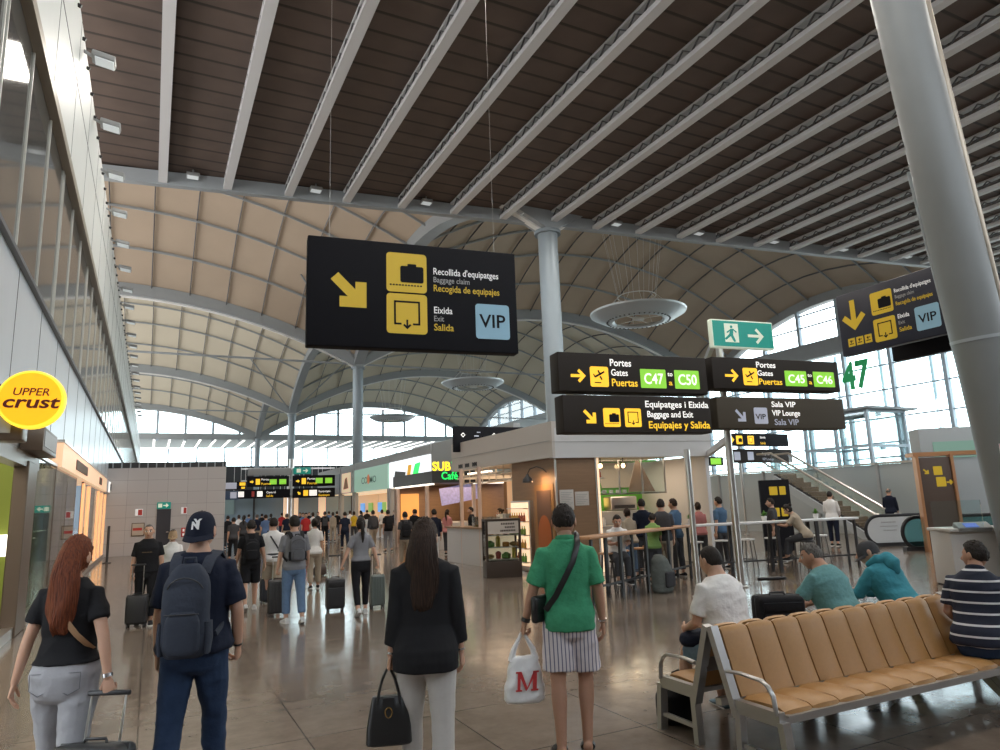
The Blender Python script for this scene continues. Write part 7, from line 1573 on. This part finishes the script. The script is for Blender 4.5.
R, J = walker(770, 0, 1.70, 'dark haired person in black sitting beyond the pale bar', 'm', C_dgrey, C_black, M_hblack, depth=18.8, face=.6, gait=2)
stander(829, 24.0, 1.82, 'man in white sweater and dark trousers standing by the escalator', 'm', C_white, C_navy, M_hblack, -1.2, sleeve=.5, arms=((8, 10, 50, -10), (8, 10, 50, -10)))
g = ground(888, 27.0); person('older man in dark jacket riding behind the printed escalator panel', (g.x, g.y, 0), -1.3, 1.86, 'm', M_skin, C_navy, C_navy, M_hgrey, M_bshoe, None, 'shaved', legs=LEGS0, arms=((4, 8, 40, -6), (4, 8, 40, -6)), sleeve=.5, voxel=.017, head=(0, 12))
R, J = person('person in beige top crouching over the pale bar with head down', ground(801, 16.6), .5, 1.70, 'f', M_skin, C_beige, C_dgrey, M_hblack, M_bshoe, None, 'bun', sit=.74, arms=((40, 20, 100, -10), (40, 20, 100, -10)), legs=((75, 10), (75, 10)), lean=28, head=(0, 25), voxel=.018)
sb = thing('bar_stool', 'stool under the person crouching over the pale bar', 'stool', R.location, 0, 'stools at the high bar tables'); MB().lathe([(.17, .70), (.18, .705), (.18, .732), (.17, .738)], n=24).build('seat', M_dark, sb)
for i in range(4): an = PI/4+PI/2*i; MB().tube([(.13*math.cos(an), .13*math.sin(an), .70), (.21*math.cos(an), .21*math.sin(an), 0)], .012, 8).build('leg', M_dark, sb)
# ------------------------------------------------------------------ people on the bench
SEAT = .452
C_polo = stripes('navy_white_stripes', (.62, .62, .64), (.010, .014, .032), 11.5, .16, 'Z')
C_dshort = cloth('denim_shorts', (.14, .20, .26), noise_amt=.2)
R, J = person('man in white T-shirt and denim shorts sitting on the rear bench seat', (4.47, 4.66, 0), -.12, 1.80, 'm', M_skin, C_white, C_dshort, M_hblack, mat('blue_shoe', (.10, .17, .22), .6), M_sole, 'short', sit=SEAT, lean=14, twist=8, arms=((10, 14, 70, -20), (14, 10, 70, -20)), legs=((82, 2, 12, 4), (82, -4, 4, 2)), pant=.48, loose=.020, head=(2, 4), thick=.006, voxel=.011, fold=.006, hem=.90, curls=(30, 30), fat=1.16)
q = MB(); q.loft([(0, 0, 0, .20, .13), (0, 0, .05, .23, .15), (0, 0, .22, .22, .14), (0, .0, .32, .12, .08)], 24, 2.6); b = thing('backpack', 'black backpack on the floor under the seat of the man in white', 'backpack', (4.10, 4.98, 0), .4); mesh_obj('bag_body', remesh(q, .015, 3, .008), C_black, b); MB().tube([(-.1, 0, .29), (-.05, 0, .38), (.05, 0, .38), (.1, 0, .29)], .012, 8).build('top_handle', C_black, b)
j = thing('jacket', 'folded dark jacket on the lap of the man in white T-shirt', 'jacket', (4.36, 4.98, .575), .2); q = MB(); q.loft([(0, 0, 0, .13, .10), (0, 0, .03, .16, .12), (0, 0, .08, .15, .11), (0, 0, .11, .09, .06)], 20, 2.4); mesh_obj('folded_cloth', remesh(q, .010, 2, .010, 9), C_navy, j)
# cabin bag beyond the bench
s_ = suitcase('black fabric suitcase with pale pull handle on the rear bench seat', (4.98, 4.60, SEAT), -.45, h=.47, w=.40, d=.26, m=cloth('black_ballistic', (.012, .012, .014)), pull=.13, ribs=False, handle_m=mat('pale_handle', (.6, .52, .45), .4), group=None)
R, J = person('man in teal T-shirt with grey hair leaning forward on the rear bench seat', (6.08, 4.78, 0), .1, 1.74, 'm', M_tan, C_teal, C_dgrey, M_hgrey, M_bshoe, None, 'short', sit=SEAT, lean=24, arms=((30, 18, 70, -30), (30, 18, 70, -30)), legs=((82, 0, 10, 4), (82, 0, 10, 4)), loose=.022, head=(28, 2), thick=.010, voxel=.011, fold=.006, fat=1.24, hem=.90)
R, J = person('man in teal hooded jacket and grey cap leaning forward on the rear seat', (7.12, 4.86, 0), .02, 1.74, 'm', M_skin, C_hood, C_dgrey, M_hbrown, M_bshoe, None, 'short', sit=SEAT, lean=30, arms=((30, 14, 80, -28), (30, 14, 80, -28)), legs=((82, 0, 10, 4), (82, 0, 10, 4)), loose=.030, sleeve=.50, head=(38, 4), thick=.006, voxel=.011, fold=.007, fat=1.08, hem=.90, top_name='hooded_jacket')
cap(J, cloth('grey_cap', (.055, .055, .06)), front=1)
U = J['U']; q = MB(); q.limb([U(Vector((-.13, .01, 1.49))), U(Vector((-.10, -.09, 1.50))), U(Vector((0, -.145, 1.46))), U(Vector((.10, -.09, 1.50))), U(Vector((.13, .01, 1.49)))], [.030, .05, .065, .05, .030], 12); q.limb([U(Vector((0, -.13, 1.48))), U(Vector((0, -.16, 1.40))), U(Vector((0, -.155, 1.33)))], [.08, .085, .05], 12); mesh_obj('hood', remesh(q, .012, 3, .006, 7), C_hood, R)
R, J = person('man in navy and white striped polo sitting sideways on the front bench seat', (6.36, 3.72, 0), -PI/2+.28, 1.74, 'm', M_tan, C_polo, C_jean, M_hblack, M_bshoe, None, 'short', sit=SEAT, lean=16, twist=6, arms=((-4, 14, 55, -20), (20, 14, 70, -20)), legs=((86, 60, 4, 2), (86, 30, 6, 2)), loose=.020, head=(62, 0), thick=.012, voxel=.011, fold=.005, fat=1.08, hem=.88, collar=True, top_name='polo_shirt', bottom_name='jeans')
